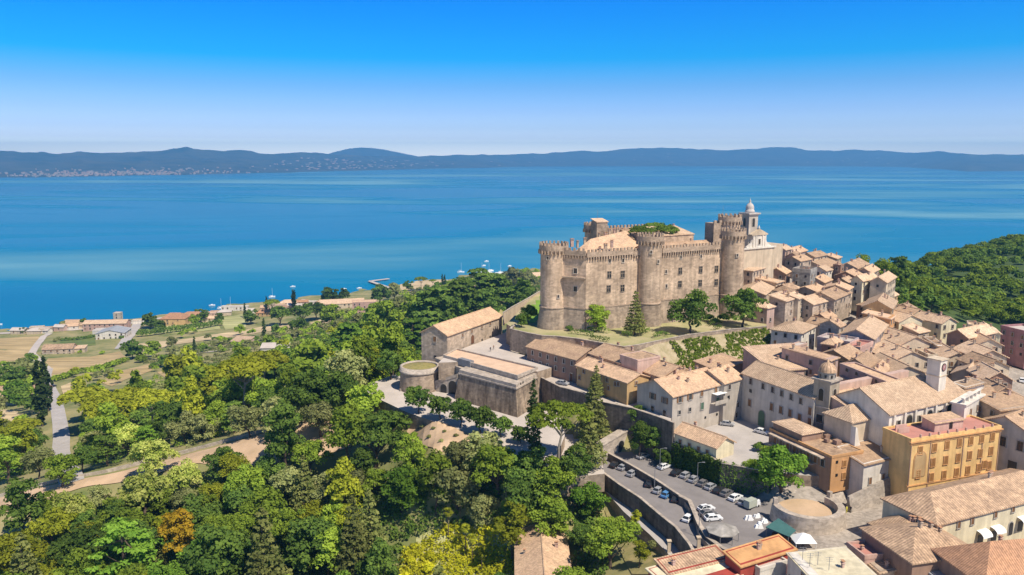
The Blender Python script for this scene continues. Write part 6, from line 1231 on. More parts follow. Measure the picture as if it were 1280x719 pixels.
for px_, py_, s, lb in ((-2, 406.5, False, 'white motor boat off the left edge of the shore'), (265, 382.5, False, 'white motor boat off the red roofed villas'), (276, 386, True, 'white sailing boat left of the white pavilion'), (288, 384, True, 'white sailing boat by the white pavilion'), (366, 359, False, 'lone white motor boat far out left of the pier'), (449, 361, False, 'white motor boat just left of the pier'), (576, 341, True, 'white sailing boat left of the marina'), (608, 327.5, False, 'small white motor boat far out beyond the marina'), (605, 333, False, 'white motor boat nearer the marina'), (637, 333.5, False, 'long white motor boat right of the marina'), (340, 372, True, 'white sailing boat off the round pine'), (430, 362, False, 'white motor boat off the resort')): boat(px_, py_, s, rr.uniform(0, 90), lb, 1.4 if py_ < 345 else 1.1)
for i in range(22): boat(rr.gauss(614, 9), 341+rr.uniform(-2.0, 2.2), rr.random() < .12, rr.uniform(0, 60), 'white boat moored in the crowded marina', 1.4)

for i, (x, y, lb) in enumerate(((380, 215, 'left street lamp in the car park'), (590, 300, 'street lamp at the middle of the parking row'), (350, 330, 'street lamp on the lower lane'), (600, 560, 'street lamp at the rough wall'))):
    zz = -22 if i != 2 else -23.4; p = W(*k4(x, y), zz); t = thing('street_lamp', lb, 'street lamp', p, group='street lamps'); mb = MB(); mb.tube(p, (p.x, p.y, zz+6), .09, .06); mb.tube((p.x, p.y, zz+6), (p.x+1.2, p.y-.3, zz+6.3), .05); mb.build('pole', M['metal'], t); mb = MB(); mb.box((p.x+1.35, p.y-.33, zz+6.28), (.7, .25, .14), -.2); mb.build('lamp_head', M['metal'], t)
# ------------------------------------------------------------------ trees
def leaves(puffs, per, size, g, up=.35, flat=1.0, droop=0.0):
    """leaf quads on the skins of many puffs; returns verts, tint per face"""
    V = [np.zeros((0, 4, 3))]; TT = [np.zeros(0)]
    if not puffs: print("EMPTY PUFFS"); import traceback; traceback.print_stack()
    for (cx_, cy, cz, rx, ry, rz, tint) in puffs:
        n = int(per*(rx*ry*rz)**(2/3)/2.2)+12
        d = g.normal(size=(n, 3)); d /= np.linalg.norm(d, axis=1)[:, None]
        d[:, 2] = np.where(d[:, 2] < -.35, -d[:, 2], d[:, 2])
        rad = g.uniform(.62, 1.08, n)[:, None]; pos = np.array([cx_, cy, cz])+d*rad*np.array([rx, ry, rz])
        nr = d+g.normal(size=(n, 3))*.55; nr[:, 2] += up; nr /= np.linalg.norm(nr, axis=1)[:, None]
        a = np.cross(nr, g.normal(size=(n, 3))); a /= np.linalg.norm(a, axis=1)[:, None]; b = np.cross(nr, a)
        s = size*g.uniform(.6, 1.35, n)[:, None]; q = g.uniform(.55, 1.0, n)[:, None]
        V.append(np.stack([pos-a*s*.5-b*s*.4*q, pos+a*s*.35-b*s*.55*q, pos+a*s*.55+b*s*.35*q, pos-a*s*.4+b*s*.5*q], 1)); TT.append(np.clip(tint+g.normal(size=n)*.16, 0, 1))
    return np.concatenate(V), np.concatenate(TT)
def leaf_obj(name, V, TT, m, parent=None):
    n = len(V); me = bpy.data.meshes.new(name); me.vertices.add(4*n); me.vertices.foreach_set('co', V.reshape(-1).astype('f'))
    me.loops.add(4*n); me.loops.foreach_set('vertex_index', np.arange(4*n, dtype='i')); me.polygons.add(n)
    me.polygons.foreach_set('loop_start', np.arange(0, 4*n, 4, dtype='i'))
    me.update(calc_edges=True); at = me.attributes.new('tint', 'FLOAT', 'FACE'); at.data.foreach_set('value', TT.astype('f')); me.materials.append(m)
    o = bpy.data.objects.new(name, me); COL.objects.link(o)
    if parent: o.parent = parent
    return o
def trunk_mb(h, r, lean=(0, 0), limbs=5, spread=2.5, top=None, g=None, lz=.5):
    mb = MB(); p = Vector((0, 0, -.6)); n = 4; pts = [Vector((0, 0, -.6))]
    for i in range(1, n+1): pts.append(Vector((lean[0]*i/n+g.normal()*.12, lean[1]*i/n+g.normal()*.12, h*i/n)))
    for i in range(n): mb.tube(pts[i], pts[i+1], r*(1-.6*i/n), r*(1-.6*(i+1)/n), 8)
    for k in range(limbs):
        a = 2*math.pi*k/limbs+g.uniform(-.4, .4); z0 = h*g.uniform(lz, .95); b = Vector((lean[0]*z0/h, lean[1]*z0/h, z0)); e = b+Vector((math.cos(a)*spread, math.sin(a)*spread, (top or h*1.4)-z0)); m_ = b.lerp(e, .5)+Vector((0, 0, -.25))
        mb.tube(b, m_, r*.38, r*.24, 6); mb.tube(m_, e, r*.24, r*.08, 5)
    return mb
SPEC = {}                                             # kind -> (crown width, crown centre height)
def ellip_puffs(g, n, R3, cz, r0, r1, zmin=-.75, tint=.45, fill=.35, lump=.0):
    out = []
    for i in range(n):
        d = g.normal(size=3); d /= np.linalg.norm(d)
        if d[2] < zmin: d[2] = -d[2]
        k = g.uniform(.68, .95) if i > n*fill else g.uniform(.15, .6); k *= 1+lump*g.normal()
        r = g.uniform(r0, r1); out.append((d[0]*R3[0]*k, d[1]*R3[1]*k, cz+d[2]*R3[2]*k, r, r*g.uniform(.85, 1.1), r*g.uniform(.65, .9), g.uniform(max(0, tint-.3), min(1, tint+.3))))
    return out
def make_tree(kind, seed, leaf, lod=0):
    g = np.random.default_rng(seed); s = {0: .50, 1: .95, 2: .34}[lod]; per = {0: 92, 1: 30, 2: 120}[lod]
    trunk = None; up = .35
    if kind == 'round': pf = ellip_puffs(g, 38, (4.9, 4.7, 4.3), 5.6, 1.1, 2.0, -.85, lump=.08); trunk = trunk_mb(3.2, .34, g=g, limbs=6, spread=2.6, top=6.4, lz=.55); SPEC[kind] = (10.6, 5.5)
    elif kind == 'wide': pf = ellip_puffs(g, 44, (6.2, 5.6, 3.8), 6.6, 1.1, 2.1, -.5, lump=.12); trunk = trunk_mb(4, .45, g=g, limbs=7, spread=4, top=7.4, lz=.5); SPEC[kind] = (13, 6.0)
    elif kind == 'tall': pf = ellip_puffs(g, 34, (3.4, 3.3, 5.4), 7.8, 1.0, 1.7, -.7, lump=.06); trunk = trunk_mb(6, .3, g=g, limbs=5, spread=1.8, top=10, lz=.5); SPEC[kind] = (7.8, 7.6)
    elif kind == 'ball': pf = ellip_puffs(g, 30, (2.5, 2.5, 2.5), 3.7, .8, 1.2, -.9, fill=.25, tint=.3); trunk = trunk_mb(2.0, .18, g=g, limbs=4, spread=1.1, top=4.0, lz=.7); SPEC[kind] = (5.6, 3.6)
    elif kind == 'fir':
        pf = []; H_ = 14.0
        for i in range(13):
            z = 2.0+i*.92; rr_ = 4.1*(1-(z-1.2)/(H_-.6)); n = max(3, int(rr_*2.6))
            for j in range(n):
                a = 2*math.pi*(j+g.uniform(0, .6))/n; k = rr_*g.uniform(.7, 1.05); pf.append((math.cos(a)*k*.72, math.sin(a)*k*.72, z-.12*k, .38+rr_*.27, .38+rr_*.27, .42, g.uniform(.15, .85)))
        pf.append((0, 0, H_-.9, .4, .4, .9, .5)); trunk = trunk_mb(12, .28, g=g, limbs=0); SPEC[kind] = (8.2, 7.0); s *= .85; up = .5
    elif kind == 'cedar':
        pf = []
        for i in range(9):
            z = 3.2+i*1.15; rr_ = 5.8*(1-((z-4.2)/11)**2) if z > 4 else 5.0
            for j in range(7):
                a = g.uniform(0, 2*math.pi); k = rr_*g.uniform(.35, .95); pf.append((math.cos(a)*k, math.sin(a)*k, z+g.normal()*.25, g.uniform(1.3, 2.1), g.uniform(1.1, 1.8), .36, g.uniform(.2, .9)))
        trunk = trunk_mb(12, .42, g=g, limbs=9, spread=4.2, top=9, lz=.3); SPEC[kind] = (12.5, 7.6); up = 1.0
    elif kind == 'cypress': pf = [(g.normal()*.25, g.normal()*.25, 1.2+i*.62, 1.25*math.sin(min(1, (i+2)/9)*math.pi/2)*(1-max(0, i-9)/13), 1.25*math.sin(min(1, (i+2)/9)*math.pi/2)*(1-max(0, i-9)/13), .75, g.uniform(.2, .8)) for i in range(21)]; trunk = trunk_mb(5, .2, g=g, limbs=0); SPEC[kind] = (2.9, 7.2); s *= .8; per *= 1.5; up = .8
    elif kind == 'pine':
        pf = []
        for i in range(60):
            a = g.uniform(0, 2*math.pi); k = 5.7*math.sqrt(g.uniform(0, 1)); pf.append((math.cos(a)*k, math.sin(a)*k, 11.2+1.7*(1-(k/6.2)**2)+g.normal()*.3, g.uniform(1.0, 1.7), g.uniform(1.0, 1.6), g.uniform(.5, .85), g.uniform(.25, .95)))
        trunk = trunk_mb(9.8, .36, (g.normal()*.5, g.normal()*.4), g=g, limbs=9, spread=3.9, top=11.6, lz=.72); SPEC[kind] = (12.6, 11.6); up = .7
    elif kind == 'bush': pf = ellip_puffs(g, 16, (1.5, 1.4, .9), 1.0, .6, 1.0, -.1); SPEC[kind] = (4.2, 1.1)
    elif kind == 'palm':
        pf = []; trunk = MB(); 
        for i in range(8): trunk.tube((0, 0, -.5+i*1.3), (0, 0, .8+i*1.3), .2-.008*i, .19-.008*i, 8)
        SPEC[kind] = (3.6, 10.6)
    t = thing({'round': 'broadleaf_tree', 'wide': 'broadleaf_tree', 'tall': 'broadleaf_tree', 'ball': 'plane_tree', 'fir': 'fir_tree', 'cedar': 'cedar_tree', 'cypress': 'cypress_tree', 'pine': 'umbrella_pine', 'bush': 'bush', 'palm': 'fan_palm'}[kind], '', 'tree'); REG.pop()
    if kind == 'palm':
        V = []; T_ = []
        for i in range(34):
            a = g.uniform(0, 2*math.pi); e = g.uniform(-.7, 1.3); L_ = g.uniform(1.2, 1.6); d = Vector((math.cos(a)*math.cos(e), math.sin(a)*math.cos(e), math.sin(e))); sd_ = d.cross(Vector((0, 0, 1))).normalized(); c0 = Vector((0, 0, 10.1)); m_ = c0+d*L_*.6
            for k in range(7):
                an = (k-3)*.33; dd_ = (d*math.cos(an)+sd_*math.sin(an)); tip = m_+dd_*L_*.75-Vector((0, 0, .25)); w_ = dd_.cross(d.cross(sd_)).normalized()*.11; V.append([tuple(m_-w_), tuple(m_+w_), tuple(tip+w_*.4), tuple(tip-w_*.4)]); T_.append(g.uniform(.3, 1))
        leaf_obj('crown', np.array(V), np.array(T_), leaf, t)
    else:
        V, TT = leaves(pf, per, s, g, up); leaf_obj('crown', V, TT, leaf, t)
    if trunk and trunk.f and lod < 2.5:
        tr = trunk.build('trunk', M['bark_pale'] if kind in ('pine',) else M['bark'], None); tr.parent = t
    return t
PROTO = {}
KINDS = {  # key: (shape, leaf, describing words, category)
 'dk': ('round', 'dark', 'dark green rounded tree', 'tree'), 'md': ('round', 'mid', 'mid green leafy tree', 'tree'), 'br': ('round', 'bright', 'bright green leafy tree', 'tree'), 'wd': ('wide', 'dark', 'broad dark green tree', 'tree'), 'wm': ('wide', 'mid', 'broad mid green tree', 'tree'),
 'yl': ('wide', 'yellow', 'yellow green spreading tree', 'tree'), 'ch': ('wide', 'blossom', 'pale yellow flowering tree', 'tree'), 'td': ('tall', 'dark', 'tall dark leafy tree', 'tree'), 'tm': ('tall', 'mid', 'tall mid green tree', 'tree'), 'ty': ('tall', 'yellow', 'tall yellow green tree', 'tree'),
 'ol': ('round', 'olive', 'grey olive green tree', 'tree'), 'fi': ('fir', 'fir', 'dull green fir tree', 'fir tree'), 'ce': ('cedar', 'dark', 'dark layered cedar', 'cedar tree'), 'cb': ('cedar', 'bright', 'bright green feathery cedar', 'cedar tree'), 'cy': ('cypress', 'cypress', 'slim dark cypress', 'cypress tree'), 'pi': ('pine', 'pine', 'umbrella pine with flat crown', 'pine tree'), 'pd': ('pine', 'dark', 'dark umbrella pine', 'pine tree'), 'py': ('pine', 'yellow', 'yellowish umbrella pine with bare trunk', 'pine tree'),
 'ba': ('ball', 'dark', 'small round clipped tree', 'tree'), 'or': ('tall', 'ochre', 'ochre yellow tree', 'tree'), 'bu': ('bush', 'mid', 'low green bush', 'bush'), 'bd': ('bush', 'dark', 'low dark bush', 'bush'), 'by': ('bush', 'meadow', 'low yellow green bush', 'bush'), 'bo': ('bush', 'olive', 'low olive green bush', 'bush'), 'pa': ('palm', 'yellow', 'thin fan palm with bare trunk', 'palm tree')}
def get_proto(k, lod, var):
    key = (k, lod, var)
    if key not in PROTO: PROTO[key] = (make_tree(KINDS[k][0], hash_((k, lod, var)), M['leaf_'+KINDS[k][1]], lod), [0])
    return PROTO[key]
def hash_(t): return sum((i+1)*ord(c) for i, c in enumerate(str(t))) % 100003
def place_place(px, py):
    """a phrase for where a tree stands, by what is around it"""
    if px > 1080: return 'by the village edge wood' if py < 440 else 'in the lower town'
    if px > 845 and py > 545: return 'by the round terrace'
    if px > 760 and py > 500: return 'under the car park retaining wall' if py < 605 else 'on the dry slope by the footpath'
    if px > 672 and py < 440: return 'in the castle garden'
    if 480 < px < 672 and 485 < py < 560: return 'on the plaza below the bastion'
    if px > 655 and py < 610: return 'right of the bastion'
    if py > 640 and px > 500: return 'around the lone tiled house' if px > 640 else 'in the yellow meadow'
    if py > 640: return 'at the bottom left' if px < 250 else 'at the bottom centre'
    if py > 560: return 'below the tan path' if px < 330 else 'below the tan terrace'
    if px < 90 and py > 455: return 'beside the country road'
    if px < 200 and py < 455: return 'among the lake side fields'
    if py < 400 and px < 500: return 'on the lake shore'
    if py > 455: return 'above the tan path' if px < 340 else 'left of the round bulwark'
    if px > 480: return 'behind the stone barn'
    return 'in the middle slopes'
COUNT = defaultdict(int) if 'defaultdict' in globals() else None
from collections import defaultdict
COUNT = defaultdict(int); TREES = []
def put(k, pos, width, rz=None, zs=1.0, lab=None):
    D_ = pos.y; lod = 0 if D_ < 330 else 1
    COUNT[k] += 1; var = COUNT[k] % (3 if lod == 0 else 2) if KINDS[k][0] in ('round', 'wide', 'tall', 'fir', 'cedar', 'pine') else 0
    pr, used = get_proto(k, lod, var); sc = width/SPEC[KINDS[k][0]][0]; rz = random.uniform(0, 6.28) if rz is None else rz; z3 = (sc, sc, sc*zs)
    if not used[0]: o = pr; used[0] = 1; o.location = pos; o.rotation_euler = (0, 0, rz); o.scale = z3
    else: o = copy_thing(pr, pos, rz, z3); o.name = pr.name.split('.')[0]
    a, b = proj((pos.x, pos.y, pos.z+SPEC[KINDS[k][0]][1]*sc)); lb = lab or KINDS[k][2]+' '+place_place(a, b)
    reg(o, lb, KINDS[k][3], 'pines in the castle court' if lab else None); TREES.append((pos.x, pos.y, width/2)); return o
def tree(px, py, Wpx, k, zs=1.0, lab=None):
    if k not in ('x',) and KINDS[k][0] not in SPEC: get_proto(k, 0, 0)
    w0, cz = SPEC[KINDS[k][0]]; pos = T(px, py, 0, cz*zs/w0*Wpx/FPX); wd = Wpx*pos.y/FPX
    return put(k, pos, wd, None, zs, lab)
for t_ in [(20,700,85,'yl'),(65,665,70,'yl'),(88,640,62,'ch'),(190,575,66,'ch'),(180,620,78,'ch'),(160,550,50,'ch'),(228,600,52,'ch'),(145,645,60,'md'),(105,690,80,'dk'),(155,690,95,'cb'),(222,672,48,'or'),(198,690,30,'fi'),(250,650,62,'dk'),(62,636,46,'md'),(77,588,46,'md'),(102,572,40,'dk'),(48,578,44,'ol'),(528,533,7,'bo'),(542,536,7,'bo'),(556,540,7,'bo'),(570,545,8,'bo'),(536,546,8,'bo'),(551,551,8,'bo'),(566,556,9,'bo'),(518,545,14,'bu'),(585,560,16,'bu'),(336,592,44,'dk'),(120,625,40,'ol'),(205,628,40,'md'),(275,695,95,'dk'),(330,640,66,'md'),(330,695,80,'fi'),(385,680,85,'dk'),(430,612,50,'ty'),(462,660,62,'fi'),(502,612,66,'br'),(470,712,60,'dk'),(545,600,50,'tm'),
  (470,545,92,'wd'),(352,558,52,'dk'),(278,578,46,'dk'),(305,610,60,'md'),(380,610,52,'fi'),(415,650,50,'md'),(570,610,72,'ol'),(622,590,84,'wm'),(655,625,66,'dk'),(600,570,60,'ol'),(690,600,60,'md'),(640,660,50,'ty'),(718,590,50,'dk'),(735,625,52,'br'),(763,680,78,'wm'),(690,650,60,'md'),(725,670,40,'dk'),(600,640,50,'ol'),
  (523,499,33,'ba'),(550,506.5,31,'ba'),(576,514,33,'ba'),(600,521,36,'ba'),(626,531,27,'ba'),(651,542,25,'ba'),
  (140,505,78,'py'),(188,500,66,'py'),(105,495,58,'py'),(300,462,84,'py'),(330,450,60,'py'),(240,485,60,'md'),(215,525,56,'dk'),(250,520,60,'wd'),(28,532,42,'py'),(20,492,32,'br'),(49,492,18,'cy'),(57,480,15,'cy'),(30,465,36,'ol'),(12,472,36,'dk'),(30,458,22,'dk'),(435,468,64,'ol'),(395,455,66,'md'),(380,495,70,'dk'),(350,520,56,'ol'),(310,525,50,'ol'),(300,500,66,'wd'),(480,440,66,'md'),(488,455,40,'dk'),(455,505,60,'md'),(420,490,60,'dk'),(400,525,50,'ol'),(440,430,60,'cb'),(480,400,52,'md'),(516,420,50,'cb'),
  (540,385,60,'ce'),(575,372,56,'ce'),(600,355,44,'ce'),(560,395,50,'dk'),(520,390,46,'md'),(590,347,11,'fi'),(598,353,7,'cy'),(625,360,40,'ce'),(650,368,46,'dk'),(610,380,40,'dk'),(640,350,30,'ol'),(660,352,24,'ol'),(556,353,4,'cy'),(553,352,4,'cy'),(526,349,16,'pi'),(541,351,10,'pi'),(510,357,14,'dk'),(475,368,26,'dk'),(493,365,22,'ol'),(660,392,26,'dk'),(652,400,18,'dk'),
  (29,413,9,'dk'),(79,406,10,'ol'),(105,404,12,'dk'),(187,401,22,'dk'),(200,408,16,'dk'),(252,394,18,'dk'),(242,400,14,'md'),(275,397,12,'dk'),(306,388,4,'cy'),(313,396,20,'dk'),(333,380,4,'cy'),(340,378,20,'pi'),(350,394,30,'wd'),(378,392,30,'wd'),(395,388,28,'wd'),(415,394,30,'md'),(368,374,5,'cy'),(366,374,5,'cy'),(410,370,22,'dk'),(428,369,20,'dk'),(372,408,26,'wd'),(345,412,14,'dk'),(330,412,6,'cy'),(448,405,26,'ol'),(300,412,14,'md'),(214,428,14,'ol'),(243,432,5,'cy'),(165,436,26,'dk'),(190,436,22,'md'),(222,450,20,'ol'),(240,452,22,'md'),(205,452,16,'dk'),(500,385,28,'ol'),(470,388,22,'md'),
  (863,391,56,'dk'),(929,383,52,'dk'),(794,400,34,'fi'),(747,401,36,'md'),(735,397,22,'bd'),(712,412,12,'bd'),(726,404,16,'bd'),(765,398,20,'bd'),(775,400,18,'bo'),(835,396,24,'bd'),(885,398,16,'bd'),(893,402,14,'bd'),(905,398,18,'bd'),(733,396,16,'bo'),(722,394,14,'bd'),(760,393,16,'bd'),(774,393,16,'bd'),(840,390,20,'bo'),(855,385,18,'bo'),
  (698,520,86,'pi'),(610,580,54,'wm'),(645,592,56,'dk'),(672,590,44,'td'),(575,572,46,'ol'),(667,533,24,'cy'),(742,508,50,'fi'),(736,545,52,'fi'),(728,570,40,'ol'),(745,480,26,'fi'),(1128,372,26,'dk'),(1140,380,30,'dk'),(1165,378,30,'wd'),(1120,350,30,'dk'),(1150,395,20,'dk'),(1125,335,30,'dk'),(1148,345,30,'md'),
  (977,586,66,'br'),(950,600,30,'dk'),(940,590,26,'md'),(960,570,30,'md'),(1148,628,14,'bd'),(1152,634,10,'bd'),(842,575,26,'bd'),(800,548,30,'td'),(818,552,26,'td'),(830,572,24,'dk'),(932,606,22,'bd'),(797,520,24,'dk'),(815,537,20,'bd'),(800,692,24,'ty'),(795,650,15,'ty'),(818,682,18,'bo'),(1105,585,8,'bd'),(950,560,20,'bd'),
  (560,640,14,'pa'),(582,660,14,'pa'),(590,672,13,'pa'),(602,692,10,'pa'),(575,625,12,'pa')]: tree(*t_)
PP = {}
# pine in the castle court
get_proto('pd', 0, 0)
for px_, Y_, w_ in ((803, 306, 11), (832, 310, 11), (818, 318, 13)): q = WY(px_, 288, Y_); put('pd', Vector((q.x, q.y, 32.6-12.5*w_/12.6)), w_, lab=['leftmost dark pine in the castle court', 'rightmost dark pine in the castle court', 'middle dark pine in the castle court'][(803, 832, 818).index(px_)])
# woods filled in the world, with clearings kept free
PEND = []
def scat(poly, step, kinds, wr, lab=None, keep=1.0, seed=1, mx=999, free=True):
    g = random.Random(seed); P = [(T(a, b) if b < 719 else W(a, b, -46)) for a, b in poly]; P = [(p[0], p[1]) for p in P]
    x0, x1 = min(p[0] for p in P), max(p[0] for p in P); y0, y1 = min(p[1] for p in P), max(p[1] for p in P); n = 0; y = y0
    while y < y1:
        x = x0+g.uniform(0, step)
        while x < x1:
            X, Y = x+g.uniform(-.4, .4)*step, y+g.uniform(-.4, .4)*step; x += step
            if not inside(P, np.array([X]), np.array([Y]))[0] or g.random() > keep: continue
            z = float(hgt(X, Y)); a, b = proj((X, Y, z))
            if a < -40 or a > 1320 or b > 860 or z < -114: continue
            wd = g.uniform(*wr)
            if free and any(inside(FP, np.array([X]), np.array([Y]))[0] for FP in FREE): continue
            if any((X-tx)**2+(Y-ty)**2 < (.36*(tr+wd/2)*1.0+1)**2 for tx, ty, tr in TREES): continue
            if n >= mx: return
            TREES.append((X, Y, wd/2)); PEND.append((FPX*wd/Y*(1 if b < 760 else .6)*(0 if (b-FPX*wd/Y*1.2) > 719 or a < -25 or a > 1300 else 1), g.choice(kinds), Vector((X, Y, z)), wd, g.uniform(.85, 1.15))); n += 1
        y += step*.9
FREE = [P for _, _, P in FLATS]+[[(T(a, b).x, T(a, b).y) for a, b in P] for P in ([(-40,620),(120,590),(250,556),(430,512),(500,518),(600,540),(600,580),(500,575),(440,580),(395,590),(250,602),(120,640),(-40,690)], [(500,690),(560,655),(640,655),(720,660),(720,745),(500,745)], [(750,604),(870,690),(870,740),(770,719)], [(50,462),(92,462),(104,520),(120,625),(35,625),(50,500)])]
FREE += [[(T(a, b).x, T(a, b).y) for a, b in P] for nm, m, P in FIELDS]
scat([(0,672),(120,640),(250,606),(430,590),(560,585),(660,600),(750,640),(770,719),(760,840),(-60,840),(-60,690)], 9.5, ['dk','md','fi','wm','tm','td','ol','yl','br','md'], (8.5, 13), seed=3)
scat([(-20,610),(-20,545),(60,552),(120,520),(200,488),(300,468),(370,445),(420,422),(500,400),(530,410),(524,450),(492,480),(470,505),(430,512),(330,535),(250,556),(120,588)], 12, ['dk','md','wm','ol','tm','ce','md','cb','wm','ty'], (9, 15), seed=4)
scat([(490,400),(520,372),(580,350),(680,340),(680,365),(640,385),(560,410),(525,425)], 14, ['ce','md','wm','ol','md','cb'], (8, 13), seed=5)
scat([(330,428),(400,408),(480,380),(500,372),(520,372),(490,400),(400,430),(330,445)], 17, ['md','ol','dk','bu','bo','wm'], (7, 13), seed=6, keep=.8)
scat([(160,455),(240,435),(330,425),(400,412),(330,448),(220,468),(170,470)], 15, ['md','ol','bu','bd','bo'], (5, 11), seed=7, keep=.5)
scat([(62,428),(200,418),(330,408),(330,430),(200,448),(62,452)], 24, ['md','ol','bu','bo','bd','dk'], (4, 9), seed=17, keep=.55)
scat([(-20,455),(52,455),(52,500),(40,575),(-20,575)], 12, ['dk','md','ol','td'], (8, 12), seed=8, keep=.8)
scat([(90,462),(160,455),(150,500),(110,540),(95,520)], 13, ['md','ol','bu','bd','ty'], (6, 10), seed=9, keep=.8)
scat([(470,372),(520,358),(620,345),(690,338),(690,350),(600,356),(520,375)], 20, ['ol','md','bo','dk'], (7, 12), seed=10, keep=.75)
scat([(500,690),(560,652),(640,652),(646,745),(500,745)], 4.5, ['by'], (3.0, 5.5), seed=11, keep=.7, mx=40, free=False)
scat([(760,620),(838,690),(830,725),(775,725)], 5, ['bo','by','bu'], (1.5, 3.0), seed=12, keep=.5)
PEND = [p for p in PEND if p[0] > 0]; PEND.sort(key=lambda p: -p[0])
nb = sum(1 for o in bpy.data.objects if o.name.startswith('broadleaf_tree')); REST = defaultdict(list)
for p in PEND:
    bl = KINDS[p[1]][0] in ('round', 'wide', 'tall')
    if (bl and nb < 285) or (not bl and p[0] > 17): put(p[1], p[2], p[3], zs=p[4]); nb += bl
    else: REST[KINDS[p[1]][1]].append(p)
print('trees as things', nb, 'rest', {k: len(v) for k, v in REST.items()})
for lf, L_ in REST.items():                           # the far ones past the three hundredth
    g = np.random.default_rng(len(L_)); pf = []
    for _, k, q, wd, zs_ in L_:
        w0, cz = SPEC[KINDS[k][0]]; sc = wd/w0
        for j in range(9):
            d = g.normal(size=3); d /= np.linalg.norm(d); r = wd*g.uniform(.15, .2); pf.append((q.x+d[0]*wd*.33, q.y+d[1]*wd*.33, q.z+cz*sc+abs(d[2])*wd*.27-wd*.06, r, r, r*.8, g.uniform(.1, .9)))
    V_, T_ = leaves(pf, 16, 1.15, g); structure(leaf_obj('woodland', V_, T_, M['leaf_'+lf]), 'stuff')
# the wood across the valley reads as one mass: one object
def wood(name, pts_fn, n, seed, leaf, wr=(9, 13), size=1.25):
    g = np.random.default_rng(seed); pf = []
    for i in range(n*12):
        if len(pf) >= n*5: break
        r = pts_fn(g)
        if r is None: continue
        x, y = r; z = float(hgt(x, y)); w_ = g.uniform(*wr); tn = g.uniform(.05, .9)
        for k in range(5):
            a = g.uniform(0, 6.28); q = w_*.3*math.sqrt(g.uniform(0, 1)); pf.append((x+math.cos(a)*q, y+math.sin(a)*q, z+w_*g.uniform(.38, .72), w_*.24, w_*.24, w_*.2, min(1, max(0, tn+g.normal()*.12))))
    V, TT = leaves(pf, 16, size, g); o = leaf_obj(name, V, TT, leaf); structure(o, 'stuff'); return o
HILLW = [T(a, b) for a, b in ((1118,345),(1150,338),(1200,322),(1240,310),(1300,302),(1420,300),(1420,425),(1290,408),(1240,402),(1190,398),(1170,392),(1140,376))]
HILLP = [(p.x, p.y) for p in HILLW]; hx = [p[0] for p in HILLP]; hy = [p[1] for p in HILLP]
def hill_pt(sel):
    def f(g):
        x, y = g.uniform(min(hx), max(hx)), g.uniform(min(hy), max(hy))
        if not inside(HILLP, np.array([x]), np.array([y]))[0]: return None
        v = float(vnoise(x, y, 60, 9)) + g.normal()*.13; s = 1 if v > .02 else 0
        return (x, y) if s == sel else None
    return f
wood('hill_woodland', hill_pt(1), 1250, 21, M['leaf_mid']); wood('hill_woodland', hill_pt(0), 1100, 22, M['leaf_dark'])
def near_edge(g):
    a = g.uniform(0, 1); p = T(1150+a*140, 386+a*24); return (p.x+g.normal()*8, p.y+g.uniform(-6, 60))
wood('village_edge_scrub', near_edge, 230, 23, M['leaf_mid'], (6, 11), .8)
# hedges in the garden and ivy on the bank and walls
def hedge(pts, w_, h, z, label, leaf='dark'):
    P = [W(a, b, z) for a, b in pts]; g = np.random.default_rng(int(pts[0][0])); V = []
    for a, b in zip(P, P[1:]):
        L = (b-a).length; n = max(2, int(L/.8))
        for i in range(n): q = a.lerp(b, (i+.5)/n); V.append((q.x, q.y, z+h*.5, .55, w_*.55, h*.55, g.uniform(.2, .8)))
    c = P[len(P)//2]; V_, T_ = leaves(V, 60, .3, g); V_ = V_-np.array([c.x, c.y, c.z]); o = leaf_obj('hedge', V_, T_, M['leaf_'+leaf]); o.location = c; reg(o, label, 'hedge', None, True); return o
for i, (pts, lb) in enumerate((([(712,417),(728,418.5),(742,421)], 'clipped hedge left of the small bright garden tree'), ([(738,424),(752,427),(762,428)], 'short hedge at the front edge of the garden'), ([(733,414),(748,416),(762,417)], 'dark hedge behind the front garden hedge'), ([(800,419),(806,417),(812,415)], 'hedge box right of the layered garden tree'), ([(817,423),(826,419.5),(836,421)], 'pair of low hedge boxes before the big garden tree'), ([(886,408),(895,405.5),(903,407)], 'hedge box beneath the right tower'), ([(892,413),(901,411)], 'small hedge box near the garden kiosk'), ([(777,419),(790,422)], 'hedge strip below the layered garden tree'))): hedge(pts, 2.4, 1.8, 0, lb)
def far_hedge(pts, w_, h, label, leaf='dark', step=3.0):
    P = [T(a, b) for a, b in pts]; g = np.random.default_rng(7); V = []
    for a, b in zip(P, P[1:]):
        L = (b-a).length; n = max(2, int(L/step))
        for i in range(n): q = a.lerp(b, (i+.5)/n); z = float(hgt(q.x, q.y)); V.append((q.x, q.y, z+h*.45, w_*.6, w_*.55, h*.6*g.uniform(.8, 1.2), g.uniform(.2, .8)))
    c = P[0]; V_, T_ = leaves(V, 26, 1.1, g); V_ = V_-np.array(c); o = leaf_obj('hedge', V_, T_, M['leaf_'+leaf]); o.location = c; reg(o, label, 'hedge', None, True)
far_hedge([(172,422),(210,417),(250,412),(278,407)], 5, 7, 'long dark hedge between the lake side fields', step=4)
far_hedge([(66,478),(95,468),(130,462),(160,452)], 4, 4, 'hedge curving beside the country road', 'mid')
far_hedge([(75,427),(100,425),(120,422)], 3, 3, 'short hedge along the small green field'); far_hedge([(208,440),(240,436),(270,432),(300,428)], 4, 4, 'hedge below the long tan field', 'olive')
